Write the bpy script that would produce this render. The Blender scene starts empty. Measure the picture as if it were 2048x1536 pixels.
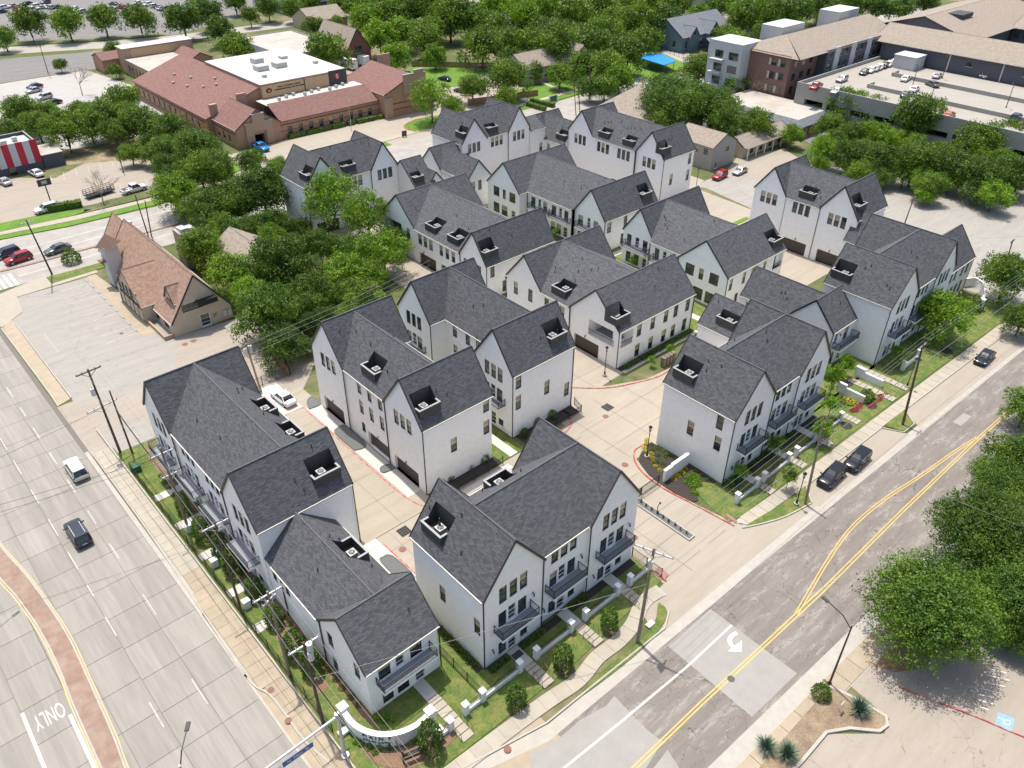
import bpy, math, random
from mathutils import Vector, Matrix
from mathutils.geometry import tessellate_polygon
R = math.radians
SC = bpy.context.scene
COL = SC.collection
rnd = random.Random(7)

# ---------------------------------------------------------------- camera
cd = bpy.data.cameras.new('camera'); cam = bpy.data.objects.new('camera', cd); COL.objects.link(cam)
pitch, roll, head = R(35.1677), R(-0.4812), R(42.332)
fw = Vector((math.sin(head)*math.cos(pitch), math.cos(head)*math.cos(pitch), -math.sin(pitch)))
ri = Vector((math.cos(head), -math.sin(head), 0)); dn = fw.cross(ri)
rr = math.cos(roll)*ri + math.sin(roll)*dn; dd = -math.sin(roll)*ri + math.cos(roll)*dn
up = -dd; bk = -fw
cam.matrix_world = Matrix(((rr.x, up.x, bk.x, 0), (rr.y, up.y, bk.y, 0), (rr.z, up.z, bk.z, 66.0), (0, 0, 0, 1)))
cd.sensor_width = 36; cd.lens = 36*1592.63/2048; cd.clip_end = 8000; cd.clip_start = 0.5
SC.camera = cam
# ---------------------------------------------------------------- world and sun
SUN = Vector((0.06, 0.30, 1.0)).normalized()
w = bpy.data.worlds.new('World'); SC.world = w; w.use_nodes = True
nt = w.node_tree; nt.nodes.clear()
sky = nt.nodes.new('ShaderNodeTexSky'); sky.sky_type = 'NISHITA'; sky.sun_disc = False
sky.sun_elevation = math.asin(SUN.z); sky.sun_rotation = math.atan2(SUN.x, SUN.y)
sky.air_density = 1.0; sky.dust_density = 3.5; sky.ozone_density = 1.0
bg = nt.nodes.new('ShaderNodeBackground'); bg.inputs[1].default_value = 0.15
wo = nt.nodes.new('ShaderNodeOutputWorld')
nt.links.new(sky.outputs[0], bg.inputs[0]); nt.links.new(bg.outputs[0], wo.inputs[0])
sl = bpy.data.lights.new('sun', 'SUN'); sl.energy = 3.5; sl.angle = R(0.53); sl.color = (1.0, 0.955, 0.895)
so = bpy.data.objects.new('sun', sl); COL.objects.link(so); so.location = SUN*300
so.rotation_euler = (-SUN).to_track_quat('-Z', 'Y').to_euler()
SC.view_settings.view_transform = 'Standard'; SC.view_settings.look = 'None'
SC.view_settings.gamma = 1.0; SC.view_settings.use_curve_mapping = False
SC.view_settings.exposure = 0.50
SC.cycles.max_bounces = 6; SC.cycles.diffuse_bounces = 4; SC.cycles.transparent_max_bounces = 6

# ---------------------------------------------------------------- materials
MATS = {}
def _n(nt, t, **k):
    n = nt.nodes.new(t)
    for a, b in k.items(): setattr(n, a, b)
    return n
def _rgb(c): return (c[0], c[1], c[2], 1.0)
def mat(name, col, rough=0.7, metal=0.0, var=0.0, vscale=1.0, col2=None, scale2=0.3, bump=0.0, bscale=20, objvar=0.0, spec=0.5, coord='Object', fac2=0.5, stretch=None):
    """plain surface: base colour broken up by two noise layers, fine bump, and a per-object tint"""
    if name in MATS: return MATS[name]
    m = bpy.data.materials.new(name); m.use_nodes = True; nt = m.node_tree; L = nt.links
    b = nt.nodes['Principled BSDF']
    b.inputs['Roughness'].default_value = rough; b.inputs['Metallic'].default_value = metal
    b.inputs['Specular IOR Level'].default_value = spec
    b.inputs['Base Color'].default_value = _rgb(col)
    MATS[name] = m
    if not (var or col2 or bump or objvar): return m
    g = _n(nt, 'ShaderNodeNewGeometry') if coord == 'World' else _n(nt, 'ShaderNodeTexCoord')
    vec = g.outputs['Position'] if coord == 'World' else g.outputs['Object']
    if stretch:
        mp = _n(nt, 'ShaderNodeMapping'); mp.inputs['Scale'].default_value = stretch; L.new(vec, mp.inputs['Vector']); vec = mp.outputs[0]
    cur = None
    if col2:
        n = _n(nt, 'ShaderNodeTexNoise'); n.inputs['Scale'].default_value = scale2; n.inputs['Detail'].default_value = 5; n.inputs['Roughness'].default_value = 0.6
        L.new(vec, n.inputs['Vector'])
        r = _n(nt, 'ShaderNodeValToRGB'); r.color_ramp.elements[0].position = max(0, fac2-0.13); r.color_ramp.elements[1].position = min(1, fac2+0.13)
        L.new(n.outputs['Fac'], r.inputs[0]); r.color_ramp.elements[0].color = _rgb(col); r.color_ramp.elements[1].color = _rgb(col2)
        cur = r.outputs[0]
    if var:
        n = _n(nt, 'ShaderNodeTexNoise'); n.inputs['Scale'].default_value = vscale; n.inputs['Detail'].default_value = 6; n.inputs['Roughness'].default_value = 0.65
        L.new(vec, n.inputs['Vector'])
        mr = _n(nt, 'ShaderNodeMapRange'); mr.inputs['From Min'].default_value = 0.25; mr.inputs['From Max'].default_value = 0.75
        mr.inputs['To Min'].default_value = 1-var; mr.inputs['To Max'].default_value = 1+var
        L.new(n.outputs['Fac'], mr.inputs['Value'])
        mx = _n(nt, 'ShaderNodeVectorMath', operation='SCALE')
        if cur: L.new(cur, mx.inputs[0])
        else: mx.inputs[0].default_value = col[:3]
        L.new(mr.outputs[0], mx.inputs['Scale']); cur = mx.outputs[0]
    if objvar:
        oi = _n(nt, 'ShaderNodeObjectInfo')
        mr = _n(nt, 'ShaderNodeMapRange'); mr.inputs['To Min'].default_value = 1-objvar; mr.inputs['To Max'].default_value = 1+objvar
        L.new(oi.outputs['Random'], mr.inputs['Value'])
        mx = _n(nt, 'ShaderNodeVectorMath', operation='SCALE')
        if cur: L.new(cur, mx.inputs[0])
        else: mx.inputs[0].default_value = col[:3]
        L.new(mr.outputs[0], mx.inputs['Scale']); cur = mx.outputs[0]
    if cur: L.new(cur, b.inputs['Base Color'])
    if bump:
        n = _n(nt, 'ShaderNodeTexNoise'); n.inputs['Scale'].default_value = bscale; n.inputs['Detail'].default_value = 3
        L.new(vec, n.inputs['Vector'])
        bp = _n(nt, 'ShaderNodeBump'); bp.inputs['Strength'].default_value = min(1, bump); bp.inputs['Distance'].default_value = 0.05
        L.new(n.outputs['Fac'], bp.inputs['Height']); L.new(bp.outputs[0], b.inputs['Normal'])
    return m

def brick_mat(name, c1, c2, mortar, bw, rh, msize=0.02, bump=0.4, rough=0.85, var=0.12, bias=0.0, blotch=0.0):
    """brick or shingle courses laid by the UV map (metres along and up the surface)"""
    if name in MATS: return MATS[name]
    m = bpy.data.materials.new(name); m.use_nodes = True; nt = m.node_tree; L = nt.links
    b = nt.nodes['Principled BSDF']; b.inputs['Roughness'].default_value = rough; b.inputs['Specular IOR Level'].default_value = 0.3
    uv = _n(nt, 'ShaderNodeUVMap')
    t = _n(nt, 'ShaderNodeTexBrick'); t.offset = 0.5; t.offset_frequency = 2
    t.inputs['Color1'].default_value = _rgb(c1); t.inputs['Color2'].default_value = _rgb(c2); t.inputs['Mortar'].default_value = _rgb(mortar)
    t.inputs['Scale'].default_value = 1.0; t.inputs['Mortar Size'].default_value = msize; t.inputs['Mortar Smooth'].default_value = 0.3
    t.inputs['Brick Width'].default_value = bw; t.inputs['Row Height'].default_value = rh; t.inputs['Bias'].default_value = bias
    L.new(uv.outputs[0], t.inputs['Vector'])
    n = _n(nt, 'ShaderNodeTexNoise'); n.inputs['Scale'].default_value = 1.4; n.inputs['Detail'].default_value = 4; n.inputs['Roughness'].default_value = 0.6
    L.new(uv.outputs[0], n.inputs['Vector'])
    mr = _n(nt, 'ShaderNodeMapRange'); mr.inputs['From Min'].default_value = 0.3; mr.inputs['From Max'].default_value = 0.7
    mr.inputs['To Min'].default_value = 1-var; mr.inputs['To Max'].default_value = 1+var
    L.new(n.outputs['Fac'], mr.inputs['Value'])
    mx = _n(nt, 'ShaderNodeVectorMath', operation='SCALE'); L.new(t.outputs['Color'], mx.inputs[0]); L.new(mr.outputs[0], mx.inputs['Scale'])
    L.new(mx.outputs[0], b.inputs['Base Color'])
    bp = _n(nt, 'ShaderNodeBump'); bp.inputs['Strength'].default_value = bump; bp.inputs['Distance'].default_value = 0.02
    ml = _n(nt, 'ShaderNodeMath', operation='SUBTRACT'); ml.inputs[0].default_value = 1.0; L.new(t.outputs['Fac'], ml.inputs[1])
    L.new(ml.outputs[0], bp.inputs['Height']); L.new(bp.outputs[0], b.inputs['Normal'])
    MATS[name] = m
    return m

def asphalt_mat(name, c1, c2, crack=(0.05, 0.048, 0.045), crackscale=0.35, patch=(0.3, 0.29, 0.27), pf=0.6, vein=0.03):
    """worn paving: two tones along the lane, bleached patches and a net of dark cracks"""
    if name in MATS: return MATS[name]
    m = bpy.data.materials.new(name); m.use_nodes = True; nt = m.node_tree; L = nt.links
    b = nt.nodes['Principled BSDF']; b.inputs['Roughness'].default_value = 0.9; b.inputs['Specular IOR Level'].default_value = 0.25
    g = _n(nt, 'ShaderNodeNewGeometry')
    mp = _n(nt, 'ShaderNodeMapping'); mp.inputs['Scale'].default_value = (0.12, 0.7, 1); L.new(g.outputs['Position'], mp.inputs['Vector'])
    n1 = _n(nt, 'ShaderNodeTexNoise'); n1.inputs['Scale'].default_value = 1; n1.inputs['Detail'].default_value = 8; n1.inputs['Roughness'].default_value = 0.7
    L.new(mp.outputs[0], n1.inputs['Vector'])
    r1 = _n(nt, 'ShaderNodeValToRGB'); r1.color_ramp.elements[0].position = 0.35; r1.color_ramp.elements[1].position = 0.65
    r1.color_ramp.elements[0].color = _rgb(c1); r1.color_ramp.elements[1].color = _rgb(c2); L.new(n1.outputs['Fac'], r1.inputs[0])
    n2 = _n(nt, 'ShaderNodeTexNoise'); n2.inputs['Scale'].default_value = 0.9; n2.inputs['Detail'].default_value = 9; n2.inputs['Roughness'].default_value = 0.7
    mp2 = _n(nt, 'ShaderNodeMapping'); mp2.inputs['Scale'].default_value = (0.35, 1.3, 1); L.new(g.outputs['Position'], mp2.inputs['Vector']); L.new(mp2.outputs[0], n2.inputs['Vector'])
    ad = _n(nt, 'ShaderNodeMath', operation='MULTIPLY_ADD'); L.new(n1.outputs['Fac'], ad.inputs[0]); ad.inputs[1].default_value = 0.5; L.new(n2.outputs['Fac'], ad.inputs[2])
    r2 = _n(nt, 'ShaderNodeValToRGB'); r2.color_ramp.elements[0].position = min(.97, pf+0.2); r2.color_ramp.elements[1].position = min(.99, pf+0.30)
    L.new(ad.outputs[0], r2.inputs[0])
    mx = _n(nt, 'ShaderNodeMixRGB'); L.new(r2.outputs[0], mx.inputs[0]); L.new(r1.outputs[0], mx.inputs[1]); mx.inputs[2].default_value = _rgb(patch)
    n3 = _n(nt, 'ShaderNodeTexNoise'); n3.inputs['Scale'].default_value = 1.3; n3.inputs['Detail'].default_value = 4; L.new(g.outputs['Position'], n3.inputs['Vector'])
    vm = _n(nt, 'ShaderNodeVectorMath', operation='MULTIPLY_ADD'); L.new(n3.outputs['Color'], vm.inputs[0]); vm.inputs[1].default_value = (1.2, 1.2, 0); L.new(g.outputs['Position'], vm.inputs[2])
    v = _n(nt, 'ShaderNodeTexVoronoi', feature='DISTANCE_TO_EDGE'); v.inputs['Scale'].default_value = crackscale; L.new(vm.outputs[0], v.inputs['Vector'])
    v2 = _n(nt, 'ShaderNodeTexVoronoi', feature='DISTANCE_TO_EDGE'); v2.inputs['Scale'].default_value = crackscale*5; L.new(vm.outputs[0], v2.inputs['Vector'])
    lt = _n(nt, 'ShaderNodeMath', operation='LESS_THAN'); L.new(v.outputs['Distance'], lt.inputs[0]); lt.inputs[1].default_value = vein*0.35
    lt2 = _n(nt, 'ShaderNodeMath', operation='LESS_THAN'); L.new(v2.outputs['Distance'], lt2.inputs[0]); lt2.inputs[1].default_value = vein*1.3
    ms = _n(nt, 'ShaderNodeMath', operation='GREATER_THAN'); L.new(n2.outputs['Fac'], ms.inputs[0]); ms.inputs[1].default_value = 0.53
    m2 = _n(nt, 'ShaderNodeMath', operation='MULTIPLY'); L.new(lt2.outputs[0], m2.inputs[0]); L.new(ms.outputs[0], m2.inputs[1])
    mxx = _n(nt, 'ShaderNodeMath', operation='MAXIMUM'); L.new(lt.outputs[0], mxx.inputs[0]); L.new(m2.outputs[0], mxx.inputs[1])
    sc = _n(nt, 'ShaderNodeMath', operation='MULTIPLY'); L.new(mxx.outputs[0], sc.inputs[0]); sc.inputs[1].default_value = 0.7
    m3 = _n(nt, 'ShaderNodeMixRGB'); L.new(sc.outputs[0], m3.inputs[0]); L.new(mx.outputs[0], m3.inputs[1]); m3.inputs[2].default_value = _rgb(crack)
    L.new(m3.outputs[0], b.inputs['Base Color'])
    bp = _n(nt, 'ShaderNodeBump'); bp.inputs['Strength'].default_value = 0.3; bp.inputs['Distance'].default_value = 0.03
    L.new(n2.outputs['Fac'], bp.inputs['Height']); L.new(bp.outputs[0], b.inputs['Normal'])
    MATS[name] = m
    return m

def leaf_mat(name, dark, light):
    if name in MATS: return MATS[name]
    m = bpy.data.materials.new(name); m.use_nodes = True; nt = m.node_tree; L = nt.links
    b = nt.nodes['Principled BSDF']; out = nt.nodes['Material Output']
    b.inputs['Roughness'].default_value = 0.55; b.inputs['Specular IOR Level'].default_value = 0.35
    oi = _n(nt, 'ShaderNodeObjectInfo'); tc = _n(nt, 'ShaderNodeTexCoord')
    n = _n(nt, 'ShaderNodeTexNoise'); n.inputs['Scale'].default_value = 1.1; n.inputs['Detail'].default_value = 5; n.inputs['Roughness'].default_value = 0.8
    L.new(tc.outputs['Object'], n.inputs['Vector'])
    r = _n(nt, 'ShaderNodeValToRGB'); r.color_ramp.elements[0].position = 0.36; r.color_ramp.elements[1].position = 0.64
    r.color_ramp.elements[0].color = _rgb(dark); r.color_ramp.elements[1].color = _rgb(light); L.new(n.outputs['Fac'], r.inputs[0])
    mr = _n(nt, 'ShaderNodeMapRange'); mr.inputs['To Min'].default_value = 0.78; mr.inputs['To Max'].default_value = 1.22; L.new(oi.outputs['Random'], mr.inputs['Value'])
    mx = _n(nt, 'ShaderNodeVectorMath', operation='SCALE'); L.new(r.outputs[0], mx.inputs[0]); L.new(mr.outputs[0], mx.inputs['Scale'])
    L.new(mx.outputs[0], b.inputs['Base Color'])
    tr = _n(nt, 'ShaderNodeBsdfTranslucent'); t2 = _n(nt, 'ShaderNodeVectorMath', operation='MULTIPLY'); L.new(mx.outputs[0], t2.inputs[0]); t2.inputs[1].default_value = (1.5, 1.6, 0.6)
    L.new(t2.outputs[0], tr.inputs['Color'])
    ms = _n(nt, 'ShaderNodeMixShader'); ms.inputs[0].default_value = 0.25
    L.new(b.outputs[0], ms.inputs[1]); L.new(tr.outputs[0], ms.inputs[2]); L.new(ms.outputs[0], out.inputs['Surface'])
    MATS[name] = m
    return m

M_wall = brick_mat('white_painted_brick', (0.93, 0.915, 0.885), (0.89, 0.875, 0.845), (0.76, 0.745, 0.715), 0.42, 0.15, 0.014, 0.35, 0.75, 0.04)
M_roof = brick_mat('charcoal_shingle', (0.070, 0.073, 0.079), (0.124, 0.127, 0.134), (0.042, 0.043, 0.045), 0.42, 0.17, 0.014, 0.6, 0.9, 0.07)
M_ridge = mat('ridge_shingle', (0.095, 0.094, 0.097), 0.9, var=0.3, vscale=3)
M_trim = mat('black_trim', (0.03, 0.028, 0.026), 0.5)
M_gutter = mat('cream_gutter', (0.55, 0.53, 0.46), 0.5)
M_frame = mat('black_window_frame', (0.02, 0.02, 0.02), 0.4)
M_white = mat('white_paint', (0.78, 0.78, 0.76), 0.55, var=0.05, vscale=2)
M_pane = mat('window_glass', (0.016, 0.022, 0.023), 0.04, spec=1.0, objvar=0.3, col2=(0.075, 0.115, 0.105), scale2=0.9, coord='World', fac2=0.56)  # paler teal noise paints reflections into the glass colour
M_blind = mat('tan_blind', (0.42, 0.36, 0.25), 0.35, objvar=0.2, spec=0.8)
M_garage = mat('brown_garage_door', (0.075, 0.062, 0.05), 0.6, var=0.15, vscale=6)
M_deck = mat('grey_deck', (0.22, 0.24, 0.26), 0.7, var=0.08, vscale=3)
M_iron = mat('black_iron', (0.022, 0.022, 0.024), 0.45, metal=0.3)
M_char = mat('charcoal_panel', (0.05, 0.049, 0.047), 0.7, var=0.12, vscale=2)
M_cap = mat('grey_metal_cap', (0.30, 0.30, 0.30), 0.5, var=0.05, vscale=3)
M_unit = mat('light_grey_metal', (0.42, 0.43, 0.42), 0.5, metal=0.2)
M_steel = mat('galvanised_steel', (0.50, 0.52, 0.54), 0.4, metal=0.5)
M_wood = mat('weathered_pole_wood', (0.11, 0.075, 0.05), 0.9, var=0.3, vscale=4, bump=0.3)
M_woodg = mat('grey_pole_wood', (0.24, 0.19, 0.14), 0.9, var=0.3, vscale=4, bump=0.3)
M_conc = asphalt_mat('new_concrete', (0.312, 0.273, 0.216), (0.356, 0.317, 0.255), (0.246, 0.211, 0.167), 0.035, (0.326, 0.273, 0.211), 0.62, 0.0015)
M_concw = mat('white_concrete', (0.475, 0.458, 0.418), 0.85, var=0.06, vscale=0.5, bump=0.1, coord='World')
M_slabA = mat('street_concrete', (0.238, 0.222, 0.190), 0.85, var=0.10, vscale=2.2, col2=(0.282, 0.262, 0.226), scale2=0.55, stretch=(1.0, 0.07, 1.0), objvar=0.06, bump=0.15, coord='World')
M_walk = mat('sidewalk_concrete', (0.361, 0.323, 0.254), 0.85, var=0.10, vscale=0.9, objvar=0.05, bump=0.1, coord='World')
M_walkt = mat('tan_sidewalk_concrete', (0.335, 0.275, 0.194), 0.85, var=0.14, vscale=0.8, objvar=0.07, bump=0.1, coord='World')
M_lot = asphalt_mat('old_lot_concrete', (0.281, 0.265, 0.231), (0.323, 0.307, 0.269), (0.134, 0.126, 0.109), 0.09, (0.252, 0.210, 0.160), 0.66, 0.005)
M_lotpink = asphalt_mat('lot_concrete_tan', (0.295, 0.255, 0.207), (0.339, 0.299, 0.246), (0.176, 0.150, 0.123), 0.07, (0.317, 0.264, 0.202), 0.62, 0.004)
M_asph = asphalt_mat('cracked_asphalt', (0.168, 0.151, 0.131), (0.220, 0.198, 0.172), (0.063, 0.057, 0.050), 0.30, (0.273, 0.252, 0.223), 0.57, 0.012)
M_darkasph = asphalt_mat('grey_lot_asphalt', (0.163, 0.158, 0.150), (0.207, 0.198, 0.185), (0.070, 0.070, 0.070), 0.12, (0.246, 0.229, 0.211), 0.62, 0.006)
M_patch = mat('light_patch_concrete', (0.284, 0.271, 0.245), 0.85, var=0.10, vscale=0.6, bump=0.1, coord='World')
M_grass = mat('mown_grass', (0.086, 0.135, 0.023), 0.95, var=0.35, vscale=4, col2=(0.189, 0.180, 0.054), scale2=0.8, bump=0.8, bscale=14, coord='World', fac2=0.56)
M_lush = mat('lush_grass', (0.077, 0.176, 0.013), 0.95, var=0.3, vscale=3, col2=(0.117, 0.207, 0.018), scale2=0.4, bump=0.6, bscale=10, coord='World')
M_ground = mat('dry_ground', (0.085, 0.105, 0.03), 0.95, var=0.3, vscale=0.6, col2=(0.27, 0.21, 0.13), scale2=0.06, bump=0.4, bscale=5, coord='World', fac2=0.62)
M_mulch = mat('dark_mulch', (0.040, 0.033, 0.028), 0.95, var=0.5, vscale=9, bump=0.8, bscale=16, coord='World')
M_mulchb = mat('brown_mulch', (0.20, 0.125, 0.075), 0.95, var=0.4, vscale=7, bump=0.8, bscale=14, coord='World')
M_gravel = mat('grey_gravel', (0.13, 0.135, 0.13), 0.95, var=0.25, vscale=12, bump=0.7, bscale=25, coord='World')
M_median = mat('red_brick_paving', (0.25, 0.160, 0.115), 0.9, var=0.2, vscale=1.2, col2=(0.28, 0.21, 0.165), scale2=0.5, bump=0.3, coord='World', fac2=0.5)
M_kerb = mat('kerb_concrete', (0.378, 0.353, 0.302), 0.85, var=0.12, vscale=1, coord='World')
M_red = mat('red_kerb_paint', (0.40, 0.045, 0.045), 0.7, col2=(0.42, 0.33, 0.28), scale2=1.3, coord='World', fac2=0.57)
M_yel = mat('yellow_road_paint', (0.62, 0.40, 0.08), 0.7, col2=(0.50,0.35,0.12), scale2=3, var=0.15, vscale=2, coord='World')
M_yelw = mat('worn_yellow_paint', (0.55, 0.40, 0.14), 0.7, col2=(0.38, 0.34, 0.27), scale2=1.5, coord='World', fac2=0.52)
M_rw = mat('white_road_paint', (0.558, 0.549, 0.513), 0.7, var=0.08, vscale=3, coord='World')
M_rww = mat('worn_white_paint', (0.432, 0.414, 0.378), 0.7, col2=(0.333, 0.315, 0.279), scale2=1.6, coord='World', fac2=0.47)
M_blue = mat('faded_blue_paint', (0.22, 0.36, 0.50), 0.7, var=0.15, vscale=3, coord='World')
M_brickred = mat('red_paver', (0.30, 0.15, 0.12), 0.85, var=0.1, vscale=4, coord='World')
M_manhole = mat('rusty_iron', (0.20, 0.10, 0.07), 0.8, var=0.3, vscale=8)
M_grate = mat('dark_iron_grate', (0.09, 0.08, 0.075), 0.7)
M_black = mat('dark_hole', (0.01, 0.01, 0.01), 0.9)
M_bark = mat('tree_bark', (0.12, 0.09, 0.065), 0.9, var=0.3, vscale=3, bump=0.3)
M_leafm = leaf_mat('leaves_mid_green', (0.042, 0.095, 0.010), (0.175, 0.265, 0.026))
M_leafd = leaf_mat('leaves_dark_green', (0.030, 0.072, 0.010), (0.125, 0.205, 0.024))
M_leafb = leaf_mat('leaves_bright_green', (0.070, 0.155, 0.008), (0.215, 0.345, 0.024))
M_leafy = leaf_mat('leaves_yellow', (0.42, 0.36, 0.01), (0.62, 0.55, 0.02))
M_leafo = leaf_mat('leaves_olive', (0.05, 0.055, 0.025), (0.10, 0.10, 0.045))
M_leafp = leaf_mat('petals_pink', (0.35, 0.05, 0.07), (0.55, 0.15, 0.16))
M_fan = mat('fan_blade_grey', (0.22, 0.22, 0.22), 0.5)
M_leafk = leaf_mat('oak_leaves_green', (0.030, 0.082, 0.008), (0.130, 0.220, 0.020))
# ---------------------------------------------------------------- mesh helpers
class MB:
    """collects faces; build() links them as one mesh object"""
    def __init__(s): s.v = []; s.f = []; s.uv = []; s.mi = []; s.m = 0; s.anyuv = False
    def face(s, pts, uv=None):
        b = len(s.v); s.v.extend([tuple(p) for p in pts]); s.f.append(tuple(range(b, b+len(pts))))
        s.uv.append(uv); s.mi.append(s.m)
        if uv: s.anyuv = True
    def box(s, x0, y0, z0, x1, y1, z1):
        if x0 > x1: x0, x1 = x1, x0
        if y0 > y1: y0, y1 = y1, y0
        b = len(s.v)
        s.v += [(x0,y0,z0),(x1,y0,z0),(x1,y1,z0),(x0,y1,z0),(x0,y0,z1),(x1,y0,z1),(x1,y1,z1),(x0,y1,z1)]
        for q in ((0,3,2,1),(4,5,6,7),(0,1,5,4),(1,2,6,5),(2,3,7,6),(3,0,4,7)):
            s.f.append(tuple(b+i for i in q)); s.uv.append(None); s.mi.append(s.m)
        return s
    def bar(s, a, b, w, h=None):
        """rectangular bar from a to b, w wide across, h tall"""
        h = h or w; a = Vector(a); b = Vector(b); d = (b-a).normalized()
        u = d.cross(Vector((0,0,1)))
        if u.length < 1e-4: u = Vector((1,0,0))
        u.normalize(); t = u.cross(d).normalized(); u = u*w/2; t = t*h/2
        i = len(s.v)
        for p in (a, b): s.v += [tuple(p-u-t), tuple(p+u-t), tuple(p+u+t), tuple(p-u+t)]
        for q in ((0,1,2,3),(7,6,5,4),(0,4,5,1),(1,5,6,2),(2,6,7,3),(3,7,4,0)):
            s.f.append(tuple(i+k for k in q)); s.uv.append(None); s.mi.append(s.m)
        return s
    def prism(s, poly, z0, z1, top=True, bottom=False):
        n = len(poly)
        if top: s.flat(poly, z1)
        if bottom: s.flat(list(reversed(poly)), z0)
        for i in range(n):
            a = poly[i]; b = poly[(i+1) % n]
            s.face([(a[0],a[1],z0),(b[0],b[1],z0),(b[0],b[1],z1),(a[0],a[1],z1)])
        return s
    def flat(s, poly, z):
        tr = tessellate_polygon([[Vector((p[0], p[1], 0)) for p in poly]])
        b = len(s.v); s.v += [(p[0], p[1], z) for p in poly]
        for t in tr:
            a, c, d = [Vector(poly[i][:2]) for i in t]
            if (c-a).cross(d-a) < 0: t = (t[0], t[2], t[1])
            s.f.append(tuple(b+i for i in t)); s.uv.append(None); s.mi.append(s.m)
        return s
    def tube(s, pts, r, n=6, r2=None, cap=True):
        pts = [Vector(p) for p in pts]; rs = [r + ((r2 if r2 is not None else r)-r)*i/max(1, len(pts)-1) for i in range(len(pts))]
        b = len(s.v)
        for i, p in enumerate(pts):
            d = (pts[min(i+1, len(pts)-1)] - pts[max(i-1, 0)]).normalized()
            u = d.cross(Vector((0,0,1)))
            if u.length < 1e-3: u = Vector((1,0,0))
            u.normalize(); t = u.cross(d)
            for k in range(n):
                a = 2*math.pi*k/n; s.v.append(tuple(p + (u*math.cos(a)+t*math.sin(a))*rs[i]))
        for i in range(len(pts)-1):
            for k in range(n):
                s.f.append((b+i*n+k, b+i*n+(k+1)%n, b+(i+1)*n+(k+1)%n, b+(i+1)*n+k)); s.uv.append(None); s.mi.append(s.m)
        if cap:
            s.f.append(tuple(b+k for k in range(n))); s.uv.append(None); s.mi.append(s.m)
            e = b+(len(pts)-1)*n; s.f.append(tuple(e+n-1-k for k in range(n))); s.uv.append(None); s.mi.append(s.m)
        return s
    def cyl(s, x, y, z0, z1, r, n=12, r2=None): return s.tube([(x,y,z0),(x,y,z1)], r, n, r2)
    def disc(s, x, y, z, r, n=16):
        s.face([(x+r*math.cos(2*math.pi*k/n), y+r*math.sin(2*math.pi*k/n), z) for k in range(n)]); return s
    def dome(s, x, y, z, r, rz, n=8, m=4, jit=0.0):
        rows = []
        for j in range(m+1):
            a = math.pi/2*j/m; row = []
            for k in range(n):
                q = 1+rnd.uniform(-jit, jit); b = 2*math.pi*k/n
                row.append((x+r*math.cos(a)*math.cos(b)*q, y+r*math.cos(a)*math.sin(b)*q, z+rz*math.sin(a)*q))
            rows.append(row)
        for j in range(m):
            for k in range(n): s.face([rows[j][k], rows[j][(k+1)%n], rows[j+1][(k+1)%n], rows[j+1][k]])
        return s
    def mesh(s, name, mats, smooth=False):
        me = bpy.data.meshes.new(name); me.from_pydata(s.v, [], s.f)
        if s.anyuv:
            ul = me.uv_layers.new(name='UVMap'); i = 0
            for f, u in zip(s.f, s.uv):
                for k in range(len(f)):
                    if u: ul.data[i].uv = u[k]
                    i += 1
        if not isinstance(mats, (list, tuple)): mats = [mats]
        for m in mats: me.materials.append(m)
        if len(mats) > 1: me.polygons.foreach_set('material_index', s.mi)
        if smooth: me.polygons.foreach_set('use_smooth', [True]*len(s.f))
        me.update()
        return me
    def build(s, name, mats, parent=None, kind=None, smooth=False, loc=None):
        """loc=None under a top-level parent: the vertices are in world metres"""
        o = bpy.data.objects.new(name, s.mesh(name, mats, smooth)); COL.objects.link(o)
        if kind: o['kind'] = kind
        if parent:
            o.parent = parent
            if loc is not None: o.location = loc
            elif parent.parent is None: o.location = -Vector(parent.location)
        elif loc is not None: o.location = loc
        return o
def put(name, me, loc, parent=None, rz=0.0, kind=None):
    """an object on shared mesh data; loc in world metres when the parent is a top-level thing"""
    o = bpy.data.objects.new(name, me); COL.objects.link(o)
    loc = Vector(loc)
    if parent:
        o.parent = parent
        if parent.parent is None: loc = loc - Vector(parent.location)
    o.location = loc; o.rotation_euler = (0, 0, rz)
    if kind: o['kind'] = kind
    return o
def child(name, me, parent, loc=(0,0,0)):
    o = bpy.data.objects.new(name, me); COL.objects.link(o); o.parent = parent; o.location = loc
    return o
def tag(o, label, cat, group=None):
    o['label'] = label; o['category'] = cat
    if group: o['group'] = group
    return o
def thing(name, label, cat, loc=(0,0,0), rz=0.0, group=None):
    o = bpy.data.objects.new(name, None); COL.objects.link(o); o.location = loc; o.rotation_euler = (0,0,rz)
    o.empty_display_size = 0.5
    return tag(o, label, cat, group)
def struct(name, mb, m, parent=None, smooth=False):
    return mb.build(name, m, parent, kind=None if parent else 'structure', smooth=smooth)
def copy_tree(o, parent=None):
    c = o.copy(); COL.objects.link(c)
    if parent: c.parent = parent
    for ch in list(o.children): copy_tree(ch, c)
    return c
def lerp(a, b, t): return (a[0]+(b[0]-a[0])*t, a[1]+(b[1]-a[1])*t)
def offset_line(path, d):
    """the polyline moved d to its left"""
    out = []
    n = len(path)
    for i in range(n):
        a = Vector(path[max(0,i-1)][:2]); b = Vector(path[min(n-1,i+1)][:2]); t = (b-a).normalized()
        out.append((path[i][0]-t.y*d, path[i][1]+t.x*d))
    return out
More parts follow.
